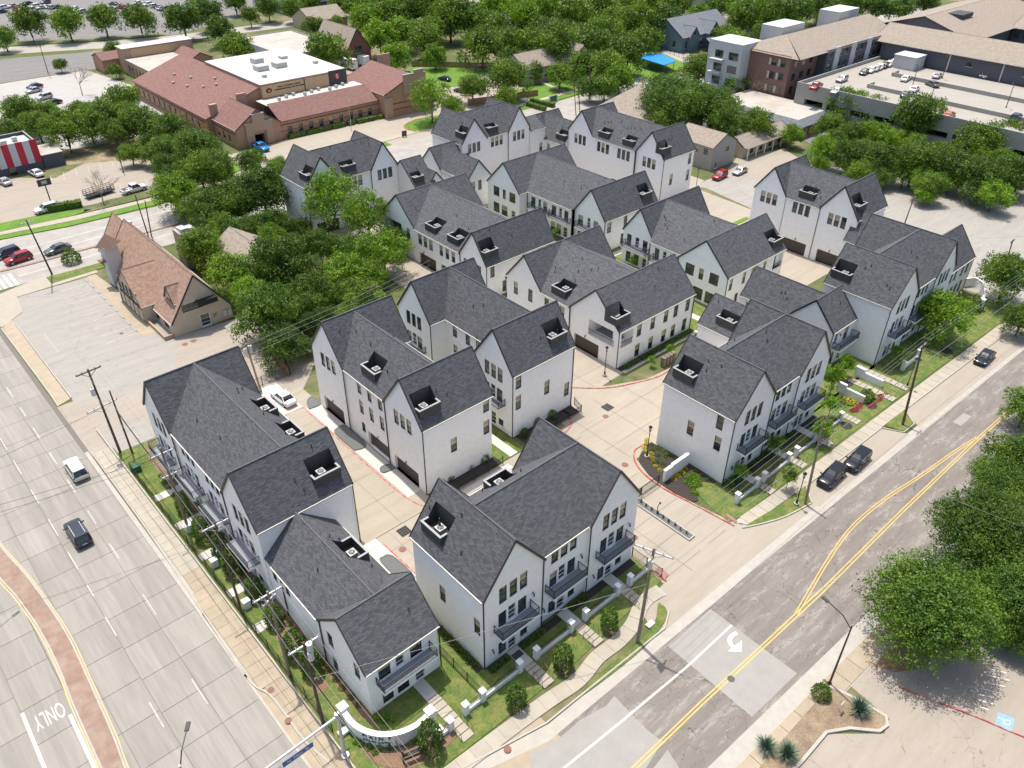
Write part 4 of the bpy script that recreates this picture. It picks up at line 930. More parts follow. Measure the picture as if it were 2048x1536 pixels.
# lawns north of the cross street
m = MB(); m.prism([(150,171.2),(200,169.2),(206,171),(206,181),(160,183),(152,178)], 0, 0.12); struct('lawn', m, M_lush)
m = MB(); m.prism([(150,166.2),(206,168.6),(206,170.4),(150,169.0)], 0, 0.12); struct('lawn', m, M_lush)
m = MB(); m.prism([(142,169.1),(206,170.4),(206,171.9),(142,170.9)], 0, 0.14); m.prism([(176.6,171.9),(178.2,171.9),(179.6,184),(178.2,184)], 0, 0.14); m.prism([(160.6,171.2),(163,171.2),(166,185),(163.6,185)], 0, 0.14); struct('far_sidewalk', m, M_walk)
sheet('play_lawn', [(205,158),(232,168),(240,188),(228,192),(212,182)], 5, M_lush)
sheet('side_street', [(204,150),(216,150),(245,178),(300,215),(300,224),(240,186),(212,168)], 3, mat('far_concrete2', (0.34,0.315,0.275), 0.9, var=0.08, vscale=0.3, coord='World'))
# the development's own paving
sheet('alley', [(30,57),(40,57),(40,88.6),(30,88.6)], 5, M_conc)
sheet('court', [(26.6,46.9),(62,46.9),(62,57.2),(39,57.2),(39,56.9),(26.6,56.9)], 4, M_conc)
sheet('entry_drive', [(50.5,29.9),(64.2,29.9),(63.2,34),(62.4,39),(62.6,43.4),(64.0,46.9),(50.5,46.9)], 4, M_conc)
sheet('court', [(60.5,46.5),(68.1,46.5),(68.1,46.9),(88,46.9),(88,56.4),(78.5,57.2),(73,59.8),(68,63.8),(66,63.8),(66,60),(62,58.4)], 5, M_conc)
sheet('alley', [(65.7,60),(77.2,60.5),(77.2,90),(76.2,92),(76.2,131.6),(68.5,131.6),(68.5,100),(65.7,92)], 6, M_conc)
sheet('alley', [(66,120.5),(130,120.5),(130,131.4),(66,131.6)], 7, M_conc)
sheet('alley', [(119.8,57.2),(131.7,57.2),(131.7,131),(119.8,131)], 8, M_conc)
sheet('alley', [(95,57.0),(121,57.0),(121,61.3),(95,61.3)], 5, M_conc)
for r_ in ((94.8,57.5,102.8,90),(92.2,86.2,104.3,89.4),(92.1,89.4,101.5,121),(50.6,57.4,54.7,90),(77.3,86.2,92.2,90.1),(105.0,85.6,121,89.4),(88.9,47.2,99.6,56.9),(96.9,41.5,100.1,50)):
    x0,y0,x1,y1 = r_; m = MB(); m.box(x0,y0,0,x1,y1,0.055); struct('lawn', m, M_grass)
for r_ in ((97.6,57.5,98.9,121),(93,87.2,121,88.4),(52.1,57.4,53.4,90),(77,87.6,93,88.8),(77.3,60.2,95,60.85),(40.5,55.6,51,56.6)):
    x0,y0,x1,y1 = r_; m = MB(); m.box(x0,y0,0,x1,y1,0.075 if x1-x0 > 3 else 0.08); struct('garden_walk', m, M_concw)
m = MB(); m.box(29.6,35.0,0,32.1,35.86,0.1); m.box(33.7,35.0,0,39.0,35.86,0.1); m.box(40.5,35.0,0,45.9,35.86,0.1); m.box(47.3,35.0,0,50.4,35.86,0.1); m.box(28.6,36,0,29.4,46.6,0.1); m.box(68.2,35.0,0,70.7,36.35,0.1); m.box(72.2,35.0,0,77.7,36.35,0.1); m.box(79.3,35.0,0,84.1,36.35,0.1); m.box(85.5,35.2,0,89,36.35,0.1); m.box(99,36.4,0,100.1,41,0.1); m.box(77.4,60.86,0,94.6,61.8,0.12); m.box(40.8,57.3,0,50.5,58.8,0.1); m.box(55.4,58.2,0,65.6,60.0,0.1); struct('planting_bed', m, M_mulch)  # dark mulch beds; along the front walls their colour also deepens the shade
sheet('white_apron', [(38.0,60),(39.95,60),(39.95,83),(38.0,83.6)], 6, M_concw)
sheet('white_apron', [(29.6,57),(31.3,57),(31.6,47),(26.7,47),(26.7,56.6)], 6, M_concw)
sheet('white_apron', [(29.6,84.2),(37.8,84.2),(37.9,92.2),(31,92.2)], 6, M_concw)
sheet('white_apron', [(128.6,56),(131.8,56),(131.8,70.4),(128.6,70.4)], 6, M_concw)
m = MB(); ribbon(m, smooth_path([(37.7,84.2),(37.7,76),(37.65,66),(37.8,60.2),(38.6,57.4),(40.4,56.4),(42.4,56.1)],6), 0.15, 0, 0.035); ribbon(m, [(31.2,84.2),(37.7,84.2)], 0.14, 0, 0.035)
ribbon(m, smooth_path([(31.5,56),(31.6,50),(31.7,47.2)],3), 0.14, 0, 0.035)
ribbon(m, smooth_path([(60.6,56.2),(62.6,56.9),(64.0,58.6),(63.8,60)],5), 0.2, 0, 0.1)
ribbon(m, smooth_path([(68.3,63.4),(72.4,59.6),(76.6,57.6),(80.6,56.4),(84,56.6)],6), 0.16, 0, 0.12)
ribbon(m, smooth_path([(67.9,47.3),(65.3,47.8),(63.4,46.4),(62.3,43.8),(62.1,40.2),(62.6,36.5),(63.2,31.2)],6), 0.18, 0, 0.14); ribbon(m, [(50.8,33.6),(50.9,31.2)], 0.2, 0, 0.14)
struct('red_kerb', m, M_red)
# alley beds of gravel with kerbs
for poly in ([(38.0,71.6),(39.7,71.6),(39.95,76.6),(38.6,76.9),(38.0,76)], [(38.4,65.5),(39.95,65.4),(39.95,66.3),(38.7,66.6),(38.2,66)], [(29.8,49.4),(31.2,49.4),(31.2,53.4),(30.4,54),(29.8,53.6)], [(38.2,83.2),(39.95,83.2),(39.95,85.4),(38.8,84.8)]):
    c = smooth_path(poly+[poly[0]], 4); m = MB(); m.prism(c, 0, 0.13); ribbon(m, c, 0.12, 0, 0.16); struct('gravel_bed', m, M_gravel)
# street B
asphalt = sheet('asphalt_street', [(30,15.9),(60,14.7),(130,12.2),(400,5),(400,17.5),(130,23.6),(104,24.5),(64,25.8),(30,26.6)], 3, M_asph)
sheet('gutter_pavement', [(18,29.8),(29,26.6),(64,25.8),(104,24.5),(130,23.6),(400,17.5),(400,18.6),(130,24.6),(104,25.6),(64,27.0),(30,27.8),(20,30.2)], 4, M_kerb)
sheet('gutter_pavement', [(30,14.6),(60,13.5),(130,11.0),(400,4),(400,5.2),(130,12.4),(60,14.9),(30,16.1)], 4, M_kerb)
sheet('road_patch', [p[:2] for p in ((44.60, 26.01, 0.00), (44.30, 16.00, 0.00), (51.35, 15.75, 0.00), (51.45, 25.86, 0.00))], 5, M_patch)
sheet('road_patch', [p[:2] for p in ((26.87, 26.78, 0.00), (25.81, 25.64, 0.00), (33.27, 19.26, 0.00), (36.41, 19.91, 0.00), (36.26, 21.37, 0.00), (36.36, 23.51, 0.00), (36.60, 25.73, 0.00), (35.26, 25.56, 0.00), (32.48, 26.18, 0.00), (29.95, 26.19, 0.00), (28.64, 26.43, 0.00))], 5, M_patch)
sheet('road_patch', [p[:2] for p in ((36.12, 19.11, 0.00), (35.45, 17.01, 0.00), (33.42, 18.83, 0.00))], 6, M_patch)
sheet('road_patch', [(101.8,21.9),(105.0,21.8),(105.0,22.9),(101.8,23.0)], 5, M_patch)
m = MB(); ribbon(m, [(30,20.15),(42,20.05),(52,19.8),(62,19.62)], 0.13, 0.02, 0.026); ribbon(m, [(30,19.85),(42,19.75),(52,19.5),(62,19.25)], 0.13, 0.02, 0.026)
ribbon(m, smooth_path([(57.5,19.75),(61.5,20.5),(66.5,21.4),(73,22.2),(80,22.0),(88,21.0),(95,20.3),(101,19.5)],6), 0.11, 0.026, 0.03); ribbon(m, smooth_path([(57.5,19.45),(61.5,20.2),(66.5,21.1),(73,21.9),(80,21.7),(88,20.7),(95,20.0),(101,19.2)],6), 0.11, 0.026, 0.03)
ribbon(m, [(61,19.6),(80,19.6),(100,19.35),(140,18.2),(200,16.5)], 0.115, 0.02, 0.025); ribbon(m, [(61,19.25),(80,19.3),(100,19.05),(140,17.9),(200,16.2)], 0.115, 0.02, 0.025)
struct('yellow_centre_lines', m, M_yel)
m = MB(); ribbon(m, [(28,24.0),(35,23.6),(44,23.2),(51.4,23.2)], 0.2, 0.02, 0.025); struct('white_lane_line', m, M_rw)
m = MB(); arr = smooth_path([(50.99, 22.29, 0.00), (50.28, 22.44, 0.00), (49.63, 22.22, 0.00), (49.33, 21.71, 0.00), (49.38, 21.28, 0.00)],5); ribbon(m, arr, 0.42, 0.02, 0.030); m.prism([(50.61, 21.43, 0.00)[:2], (48.47, 21.63, 0.00)[:2], (49.44, 20.68, 0.00)[:2]][::-1], 0.02, 0.034); struct('turn_arrow', m, M_rw)
# kerb-side concrete: parking bays and the mouth of the entry drive
sheet('parking_bay', [(73.3,26.4),(94.9,25.6),(93.2,28.8),(75.5,29.35)], 5, M_conc)
sheet('parking_bay', [(97.3,25.5),(135,24.0),(135,27.3),(99.4,28.6)], 5, M_conc)
sheet('entry_mouth', [(44.5,27.3),(75.8,26.6),(75.8,29.8),(64.4,30.7),(50.4,31.2),(46,30.6)], 4, M_conc)
# lawns of street B
m = MB(); m.prism([(15.0,32.6),(18.6,31.0),(24,30.8),(36,30.6),(50.6,31.6),(50.8,36.0),(29.4,36.0),(29.4,46.9),(26.6,46.9),(26.6,39.0),(18.8,39.0),(18.8,91.0),(15.0,91.0)], 0, 0.07); struct('lawn', m, M_grass)
m = MB(); m.prism(smooth_path([(34.4,28.0),(38.5,28.3),(42.2,28.0),(45.6,28.5),(47.8,29.8),(48.1,29.6),(47.8,28.6),(46,27.8),(42.5,27.35),(38,27.45),(34.4,27.7)],3), 0, 0.12); struct('lawn', m, M_grass)
m = MB(); m.prism([(63.8,30.3),(66,29.2),(69,28.1),(73.2,27.35),(75.2,29.35),(70,29.6),(64.4,30.3)], 0, 0.13); m.prism([(94.8,26.5),(97.4,26.4),(99.2,28.6),(95.6,28.8),(94.0,28.6)], 0, 0.13); struct('lawn', m, M_grass)
m = MB(); m.prism([(65.0,31.6),(99.6,30.6),(106.6,30.4),(140,29.2),(140,37.4),(68.2,36.6),(66.2,38.6),(64.4,37.6),(63.6,34.4),(63.3,31.9)], 0, 0.07); m.prism([(88.9,36.6),(106.8,36.6),(106.8,42),(97,43),(88.9,47)], 0, 0.07); struct('lawn', m, M_grass)
# winding front walk, slab by slab
fw_pts = smooth_path([(17,30.2),(24,29.9),(31,29.5),(35.2,29.1),(38.4,29.6),(41.4,29.5),(44.0,29.9),(47.0,31.0),(49.6,30.8)],8)
fwk = sheet('front_walk', [(p[0],p[1]) for p in offset_line(fw_pts,0.78)]+[(p[0],p[1]) for p in offset_line(fw_pts,-0.78)][::-1], 7, M_kerb, 0.075)
l_ = offset_line(fw_pts, 0.76); r_ = offset_line(fw_pts, -0.76)
def runslabs(l_, r_, parent, mt, step, z0, z1, gap=0.025):
    acc = 0; last = 0; n = len(l_)
    cl = [0]
    for i in range(1, n): cl.append(cl[-1]+math.hypot((l_[i][0]+r_[i][0]-l_[i-1][0]-r_[i-1][0])/2, (l_[i][1]+r_[i][1]-l_[i-1][1]-r_[i-1][1])/2))
    def at(a, s_):
        for i in range(1, n):
            if cl[i] >= s_ or i == n-1:
                t = min(1, (s_-cl[i-1])/(cl[i]-cl[i-1])); return lerp(a[i-1], a[i], t)
    s_ = 0
    while s_+step <= cl[-1]+0.01:
        pts = []
        ss = [s_+gap, s_+step/2, s_+step-gap]
        poly = [at(r_, q) for q in ss]+[at(l_, q) for q in ss[::-1]]
        c = (sum(p[0] for p in poly)/6, sum(p[1] for p in poly)/6)
        b = MB(); b.prism([(p[0]-c[0],p[1]-c[1]) for p in poly], 0, z1-z0); put('slab', b.mesh('slab', mt), (c[0],c[1],z0), parent); s_ += step
runslabs(l_, r_, fwk, M_walk, 1.55, 0.06, 0.12)
sb = [(64.8,30.8),(75,30.2),(100,29.4),(140,28.1)]
swk = sheet('street_sidewalk', [(63.6,31.6),(64.6,30.2),(75,29.5),(100,28.7),(140,27.4),(140,29.0),(100,30.3),(75,31.0)], 8, M_kerb, 0.075)
runslabs(offset_line(sb,0.8), offset_line(sb,-0.8), swk, M_walk, 1.6, 0.06, 0.125)
m = MB(); m.prism([(63.76, 32.80, 0.00)[:2], (63.68, 31.35, 0.00)[:2], (64.08, 31.43, 0.00)[:2], (64.24, 32.93, 0.00)[:2]], 0, 0.14); m.prism([(51.15, 32.95, 0.00)[:2], (50.97, 31.43, 0.00)[:2], (51.80, 31.62, 0.00)[:2], (51.92, 33.02, 0.00)[:2]], 0, 0.14); struct('tactile_paving', m, M_brickred)
ssw = sheet('south_sidewalk', [(28,12.4),(60,11.4),(72,11.2),(72,13.4),(60,13.6),(28,14.7)], 5, M_kerb)
ps = [(30,13.6),(44,13.0),(60,12.45),(70,12.2)]
runslabs(offset_line(ps,0.95), offset_line(ps,-0.95), ssw, M_walkt, 2.2, 0.0, 0.1)
m = MB(); ribbon(m, [(20,30.1),(30,27.95),(46,27.45),(48.2,28.6)], 0.16, 0, 0.16); ribbon(m, smooth_path([(63.6,30.4),(66,29.2),(69,28.1),(73.2,27.3)],4), 0.16, 0, 0.16); ribbon(m, [(73.3,27.3),(75.4,29.35),(93.2,28.8),(94.6,26.35),(97.4,26.25),(99.5,28.6),(135,27.3)], 0.16, 0, 0.16); struct('kerb', m, M_kerb)
# south lot, island, markings
sheet('south_lot', [(30,-30),(140,-30),(140,10.2),(60.4,11.6),(54,12.5),(53.4,7.6),(51.7,7.2),(47.9,10.6),(42,11.6),(28,12.4)], 4, M_lotpink)
isl = [(42.0,12.9),(52.3,12.9),(53.1,10.0),(53.3,7.9),(52.6,7.4),(51.5,7.6),(49.8,9.5),(47.9,10.7),(44,10.7),(40,10.9),(38,12.6)]
m = MB(); m.prism(isl, 0, 0.2); struct('planting_island', m, mat('dry_mulch', (0.185,0.13,0.09), 0.95, var=0.35, vscale=6, col2=(0.28,0.215,0.13), scale2=0.6, bump=0.8, bscale=12, coord='World'))
m = MB(); ribbon(m, isl[1:-1], 0.28, 0, 0.24); struct('kerb', m, M_kerb)
m = MB(); ribbon(m, [(54.6,7.2),(55.8,3.2),(57.2,-2)], 0.1, 0.016, 0.02)
m.box(60,3,0.0,60.01,3,0.01); struct('faded_red_line', m, M_red)
m = MB(); ribbon(m, [(59.9,1.0),(62.5,-1.5)], 0.12, 0.016, 0.021); ribbon(m, [(60.2,2.8),(66.4,2.4)], 0.14, 0.016, 0.021)
ribbon(m, [(60.47, 1.94, 0.00)[:2], (66.32, 1.72, 0.00)[:2]], 0.14, 0.016, 0.021)
for a_, c_ in (((65.56, 3.72, 0.00), (66.36, 2.42, 0.00)), ((64.67, 3.64, 0.00), (65.75, 1.87, 0.00)), ((63.67, 3.51, 0.00), (64.76, 1.89, 0.00)), ((62.75, 3.41, 0.00), (63.69, 1.93, 0.00)), ((61.98, 3.32, 0.00), (62.82, 1.95, 0.00)), ((61.34, 3.06, 0.00), (61.99, 1.93, 0.00)), ((60.83, 2.63, 0.00), (61.05, 1.96, 0.00))): ribbon(m, [a_[:2], c_[:2]], 0.12, 0.016, 0.0215)
ribbon(m, [(60.0,-0.2),(61.6,-2.0)], 0.12, 0.016, 0.021); struct('parking_lines', m, M_rw)
m = MB(); ribbon(m, smooth_path([(57.2,8.6),(58.4,5.2),(59.4,2.6),(60.4,-0.6),(61.6,-4)],4), 0.12, 0, 0.12); struct('red_kerb', m, M_red)
sheet('accessible_bay', [(60.1,1.0),(61.5,1.3),(61.9,0.0),(60.4,-0.3)], 6, M_blue)
m = MB(); c = (61.0, 0.5)
ribbon(m, [(c[0]+0.28*math.cos(a*0.55), c[1]-0.12+0.28*math.sin(a*0.55)) for a in range(2,11)], 0.07, 0.027, 0.031); ribbon(m, [(c[0]-0.02,c[1]+0.38),(c[0],c[1]+0.02),(c[0]+0.26,c[1]-0.02),(c[0]+0.36,c[1]-0.35)], 0.08, 0.027, 0.032); m.disc(c[0]-0.03, c[1]+0.5, 0.032, 0.08, 8); struct('wheelchair_symbol', m, M_rw)
sheet('tree_bed', [(57.5,11.4),(60,11.2),(80,10.6),(80,5),(66,7.4),(60.8,8.0),(58.4,9.6)], 5, mat('tree_litter', (0.24,0.15,0.09), 0.95, var=0.4, vscale=3, coord='World'))
# beds
def bed(poly, mt, kerb_mt=None, h=0.09, name='planting_bed'):
    c = smooth_path(poly+[poly[0]], 4); m = MB(); m.prism(c, 0, h); return struct(name, m, mt)
bed([(66.2,47.2),(67.8,46.9),(67.95,37.4),(66.0,38.8),(64.5,38.0),(63.6,36.6),(62.6,37.2),(62.4,40),(62.6,43),(63.8,46)], M_mulch, h=0.12)
bed([(18.3,91),(18.7,56),(18.7,39),(18.1,39),(17.9,46),(17.3,58),(16.9,66),(17.2,80)], M_mulchb)
bed([(22.4,34.4),(19.4,35.0),(16.8,37.2),(16.5,38.6),(17.8,40),(16.2,36.2),(17.8,33.2),(20.6,32.1),(23.6,32.6)], M_mulchb, h=0.1)
for (x, y, r) in [(17.0,52.0,0.7),(16.9,48.6,0.7),(16.8,44.7,0.8),(*(29.08, 30.95, 0.00)[:2],0.75),(*(35.09, 31.02, 0.00)[:2],0.75),(*(41.67, 31.09, 0.00)[:2],0.75),(71.3,28.9,0.7),(90.2,32.2,0.8),(97.0,32.2,0.8),(119,31.4,0.9),(84.0,33.2,0.7)]:
    m = MB(); m.disc(x, y, 0.105, r, 14); struct('mulch_ring', m, M_mulch if x > 60 else M_mulchb)
# east empty lot and development side road
sheet('east_lot', [(143,100),(168,98.6),(180,84.5),(190,71),(200,44),(200,24),(141.5,26),(141.5,55),(142.5,77),(146,97)], 4, M_lot)
sheet('side_road', [(143,97),(149,104),(152,150),(140,150),(140,125),(141,97)], 5, M_conc)
sheet('side_road', [(131.7,76.8),(143,76.8),(144,97),(143,97.2),(131.7,97.2)], 7, M_conc)
sheet('side_road', [(140.5,97),(149.5,100),(149.5,104),(140.5,104)], 6, M_conc)
m = MB(); m.box(133,77.2,0,140,79.0,0.12); m.box(133.5,80.6,0,139,81.6,0.12); struct('lawn', m, M_lush)
sheet('house_drive', [(153,98),(168,104),(182,100),(176,88),(160,92)], 6, M_lotpink)
m = MB()
for i in range(8): ribbon(m, [(152+i*4.6,62+i*0.4),(154+i*4.6,56)], 0.12, 0.017, 0.021); ribbon(m, [(164+i*2.7,52),(166+i*2.7,46)], 0.12, 0.017, 0.021)
ribbon(m, [(152,53),(186,48)], 0.12, 0.017, 0.021); struct('parking_lines', m, M_rww)
sheet('back_lot', [(178,118),(200,112),(222,124),(222,150),(196,150)], 4, M_darkasph)
sheet('back_drive', [(190,96),(204,88),(210,104),(196,112)], 5, M_darkasph)
# manholes, grates
def cover(x, y, r, z, where, mt=M_manhole):
    m = MB(); m.cyl(0, 0, 0, 0.012, r, 18); m.cyl(0, 0, 0.012, 0.016, r*0.86, 18); o = m.build('manhole_cover', mt, None, loc=(x,y,z)); tag(o, where, 'manhole cover')
def grate(x, y, s_, z, where):
    t = thing('storm_grate', where, 'drain grate', (x,y,z)); m = MB(); m.box(-s_/2,-s_/2,0,s_/2,s_/2,0.01); m.build('frame', M_black, t, loc=(0,0,0))
    g = MB()
    for i in range(5): g.box(-s_/2,-s_/2+i*s_/4-0.03,0.012,s_/2,-s_/2+i*s_/4+0.03,0.03); g.box(-s_/2+i*s_/4-0.03,-s_/2,0.014,-s_/2+i*s_/4+0.03,s_/2,0.028)
    g.build('bars', M_grate, t, loc=(0,0,0))
cover(*(32.62, 53.62, 0.00)[:2], 0.42, 0.03, 'round rusty manhole cover in the alley just below the square grate')
cover(*(67.47, 55.10, 0.00)[:2], 0.42, 0.03, 'round manhole cover in the court just below the square grate')
cover(*(61.88, 46.67, 0.00)[:2], 0.45, 0.03, 'round manhole cover in the drive just inside the sliding gate')
cover(*(53.22, 37.71, 0.00)[:2], 0.45, 0.03, 'orange manhole cover on the pale pad beside the planter strip')
cover(*(13.20, 47.34, 0.00)[:2], 0.32, 0.14, 'upper of two manhole covers in the tan sidewalk')
cover(*(12.88, 43.52, 0.00)[:2], 0.32, 0.14, 'lower of two manhole covers in the tan sidewalk')
cover(*(25.72, 28.42, 0.00)[:2], 0.34, 0.13, 'manhole cover in the front walk near the bottom of the picture')
cover(*(46.16, 19.59, 0.00)[:2], 0.36, 0.03, 'manhole cover on the yellow centre line of the asphalt road', M_grate)
cover(*(32.44, 110.45, 0.00)[:2], 0.45, 0.03, 'left manhole cover on the pavement below the restaurant')
cover(*(33.85, 110.56, 0.00)[:2], 0.45, 0.03, 'right manhole cover on the pavement below the restaurant')
cover(*(26.35, 120.13, 0.00)[:2], 0.3, 0.03, 'small iron cover alone in the restaurant lot', M_grate)
grate(*(34.36, 55.75, 0.00)[:2], 1.3, 0.025, 'square iron grate in the tan alley behind the corner blocks')
grate(*(69.20, 56.31, 0.00)[:2], 1.3, 0.025, 'square iron grate in the middle of the concrete court')

for y in (79.6, 73.4, 67.2, 60.4, 54.5):
    m = MB(); m.box(15.2,y-0.65,0,18.7 if y > 56 else 17.2,y+0.65,0.09); base = struct('front_path', m, mat('wet_joint', (0.12,0.11,0.09), 0.9))
    for i in range(4 if y > 56 else 2):
        if 'fp' not in _wc: b = MB(); b.box(-0.40,-0.62,0,0.40,0.62,0.07); _wc['fp'] = b.mesh('step_slab', M_concw)
        put('step_slab', _wc['fp'], (15.65+i*0.87, y, 0.06), base)

# saw-cut joints of the court, alley and entry slabs, as thin dark strips
m = MB()
for y in (49.5, 54.2): m.box(27,y-.015,.052,62,y+.015,.0535)
for x in (34.9,): m.box(x-.015,57,.052,x+.015,84,.0535)
for y in (62,66.6,71.2,75.8,80.4): m.box(31.4,y-.015,.054,37.5,y+.015,.0555)
for x in (33,38.5,44,49.5,55): m.box(x-.015,47,.054,x+.015,56.8,.0555)
for x in (63.5,69,74.5,80,85.5): m.box(x-.015,47,.055,x+.015,59 if x < 79 else 56.2,.0565)
for y in (50.2,54.8): m.box(62,y-.015,.057,87.8,y+.015,.0585)
for y in (31.5,35,38.5,44.6): m.box(50.8,y-.015,.052,57.2,y+.015,.0535); m.box(58.7,y-.015,.052,62.0,y+.015,.0535)
for x in (54.2,): m.box(x-.015,30.2,.055,x+.015,46.8,.0565)
for y in (64,69,74,79,84): m.box(66,y-.015,.062,77,y+.015,.0635)
for y in (60,65,70,75,80,85,90,95,100,105,110,115): m.box(119.9,y-.015,.07,129.8,y+.015,.0715)
m.box(71.4,60.6,.064,71.43,119,.0655)
struct('saw_joint', m, mat('dark_joint', (0.20,0.175,0.14), 0.9))
# ---------------------------------------------------------------- walls, fences, steps
def picket_fence(label, path, h=1.35, z=0.07, group=None, step=0.13, posts=2.4):
    t = thing('iron_fence', label, 'fence', (path[0][0], path[0][1], z), 0, group)
    pk = MB(); rl = MB()
    for i in range(len(path)-1):
        a, b = path[i], path[i+1]; L = math.hypot(b[0]-a[0], b[1]-a[1]); n = max(1, int(L/step)); m_ = max(1, round(L/posts))
        for zz in (0.15, h-0.12): rl.bar((a[0],a[1],z+zz),(b[0],b[1],z+zz),0.035,0.04)
        for j in range(n):
            p = lerp(a, b, (j+0.5)/n); pk.bar((p[0],p[1],z+0.05),(p[0],p[1],z+h),0.018,0.018)
        for j in range(m_+1):
            p = lerp(a, b, j/m_); q = MB(); q.box(-0.035,-0.035,0,0.035,0.035,h+0.08)
            if ('post', h) not in _wc: _wc[('post', h)] = q.mesh('post', M_iron)
            put('post', _wc[('post', h)], (p[0], p[1], z), t)
    rl.build('rail', M_iron, t); o = pk.build('pickets', M_iron, t); o['kind'] = 'stuff'
    return t
def pillar(t, x, y, h=1.5, w=0.5):
    m = MB(); m.box(x-w/2,y-w/2,0,x+w/2,y+w/2,h); o = m.build('pillar', M_white, t)
    m = MB(); m.box(x-w/2-0.05,y-w/2-0.05,h,x+w/2+0.05,y+w/2+0.05,h+0.09); m.build('cap', M_white, o, loc=(0,0,0))
def garden_wall(label, x0, x1, y, group='low white garden walls with iron railings', ends=(1,1), side=None):
    t = thing('garden_wall', label, 'garden wall', ((x0+x1)/2, y, 0), 0, group)
    m = MB(); m.box(x0,y-0.13,0,x1,y+0.13,0.55); m.build('wall', M_white, t)
    if ends[0]: pillar(t, x0-0.2, y)
    if ends[1]: pillar(t, x1+0.2, y)
    r = MB()
    for zz in (0.68, 1.35): r.bar((x0+0.05,y,zz),(x1-0.05,y,zz),0.035,0.04)
    n = int((x1-x0)/0.13)
    for j in range(n): xx = x0+0.1+j*0.13; r.bar((xx,y,0.55),(xx,y,1.36),0.018)
    r.build('railing', M_iron, t)
    return t
def stair_walk(label, x, y0, y1, w=1.15, n=5, rail=True):
    """path of pale slabs running from the front door (y1) down to the walk (y0)"""
    s = MB(); s.prism([(x-w/2-0.02,y0),(x+w/2+0.02,y0),(x+w/2+0.02,y1),(x-w/2-0.02,y1)], 0, 0.08); base = struct('front_path', s, mat('wet_joint', (0.12,0.11,0.09), 0.9))
    st = (y1-y0)/n
    for i in range(n):
        b = MB(); b.box(-w/2,-st/2+0.04,0,w/2,st/2-0.04,0.10)
        k_ = ('step', round(w,2), round(st,3))
        if k_ not in _wc: _wc[k_] = b.mesh('step_slab', M_walk)
        put('step_slab', _wc[k_], (x, y0+st*(i+0.5), 0.06), base)
    if rail:
        t = thing('handrail', label, 'handrail', (x, y0, 0.1))
        for sx in (-1, 1):
            m = MB(); xx = x+sx*(w/2+0.06)
            m.tube([(xx,y0+0.3,0.1),(xx,y0+0.3,0.95),(xx,y0+st*2.6,1.15),(xx,y0+st*2.6,0.1)],0.025,5)
            m.tube([(xx,y0+st*1.4,0.1),(xx,y0+st*1.4,1.03)],0.02,5); m.build('rail', M_iron, t)
# B3 front yards
garden_wall('low white garden wall with iron rail left of the first front path of the nearest block', 27.4, 31.6, 33.5)
garden_wall('low white garden wall with iron rail between the first and second front paths of the nearest block', 34.2, 38.5, 33.5)
garden_wall('low white garden wall with iron rail between the second and third front paths of the nearest block', 41.0, 45.4, 33.5)
garden_wall('short white garden wall with iron rail at the driveway end of the nearest block', 47.8, 50.4, 33.5, ends=(1,0))
for i, x in enumerate((32.9, 39.75, 46.6)):
    stair_walk(('handrails on the first slab path of the nearest block, nearest the corner','handrails on the middle slab path of the nearest block','handrails on the third slab path of the nearest block, nearest the driveway')[i], x, 30.5, 33.5, 1.25, 5)
    m = MB(); m.prism([(x-0.65,33.5),(x+0.65,33.5),(x+0.65,35.85),(x-0.65,35.85)],0,0.13); struct('front_path', m, M_concw)
stair_walk('handrails on the slab path beside the curved sign wall', 23.9, 31.4, 36.8, 1.2, 7)
m = MB(); m.prism([(23.3,36.8),(24.5,36.8),(24.5,39),(23.3,39)],0,0.14); struct('front_path', m, M_concw)
m = MB(); m.box(32.3,34.6,0.13,33.4,35.3,0.15); tag(m.build('doormat', M_char), 'dark doormat at the leftmost front door of the nearest block', 'doormat')
picket_fence('iron fence running back between the corner block and the nearest block', [(27.4,33.9),(27.4,38),(27.4,46.5)])
picket_fence('iron fence along the grass at the driveway end of the nearest block', [(50.9,31.9),(50.9,36.0),(50.7,37.2)])
picket_fence('iron fence across the side yard below the parking lot apron', [(15.2,86.6),(18.5,86.9)])
picket_fence('iron fence along the left street between the kerb and the balconies', [(15.2,86.4),(15.25,70),(15.25,54),(15.3,40)], step=0.16)
picket_fence('iron fence behind the alley parking space of the white sedan', [(31.8,92.6),(40.4,92.3)], h=1.6)
picket_fence('iron fence behind the low hedge of the three-garage block', [(40.9,56.8),(50.5,57.0)], h=1.2)
picket_fence('iron fence of the small bed at the court end of the middle block', [(56,57.8),(65.6,57.9),(66.2,59.8)], h=1.2)
picket_fence('iron fence around the first front garden right of the driveway', [(67.8,34.0),(67.8,36.2)], h=1.3)
# right-hand front gardens
gl = ['left end','second from left','third from left','fourth from left']
xs = [(66.8,70.4),(72.4,77.4),(79.6,83.6),(86.0,90.2)]
for (a, b_), l in zip(xs, gl): garden_wall('white garden wall with iron rail, '+l+' of the row right of the driveway', a, b_, 33.3)
for i, x in enumerate((71.4, 78.5, 84.8, 92.0)): stair_walk('handrails on front path number '+['one','two','three','four'][i]+' to the right of the driveway', x, 31.3, 33.6, 1.2, 4, rail=(i<3)); 
for x in (71.4,78.5,84.8): m = MB(); m.prism([(x-0.6,33.6),(x+0.6,33.6),(x+0.6,36.4),(x-0.6,36.4)],0,0.13); struct('front_path', m, M_concw)
for x, n in ((100.6,8),(104.6,9)): stair_walk('handrails on the long slab path beside the %s white zigzag wall' % ('first' if x < 102 else 'second'), x, 30.6, 37.5 if n == 8 else 38.5, 1.25, n)
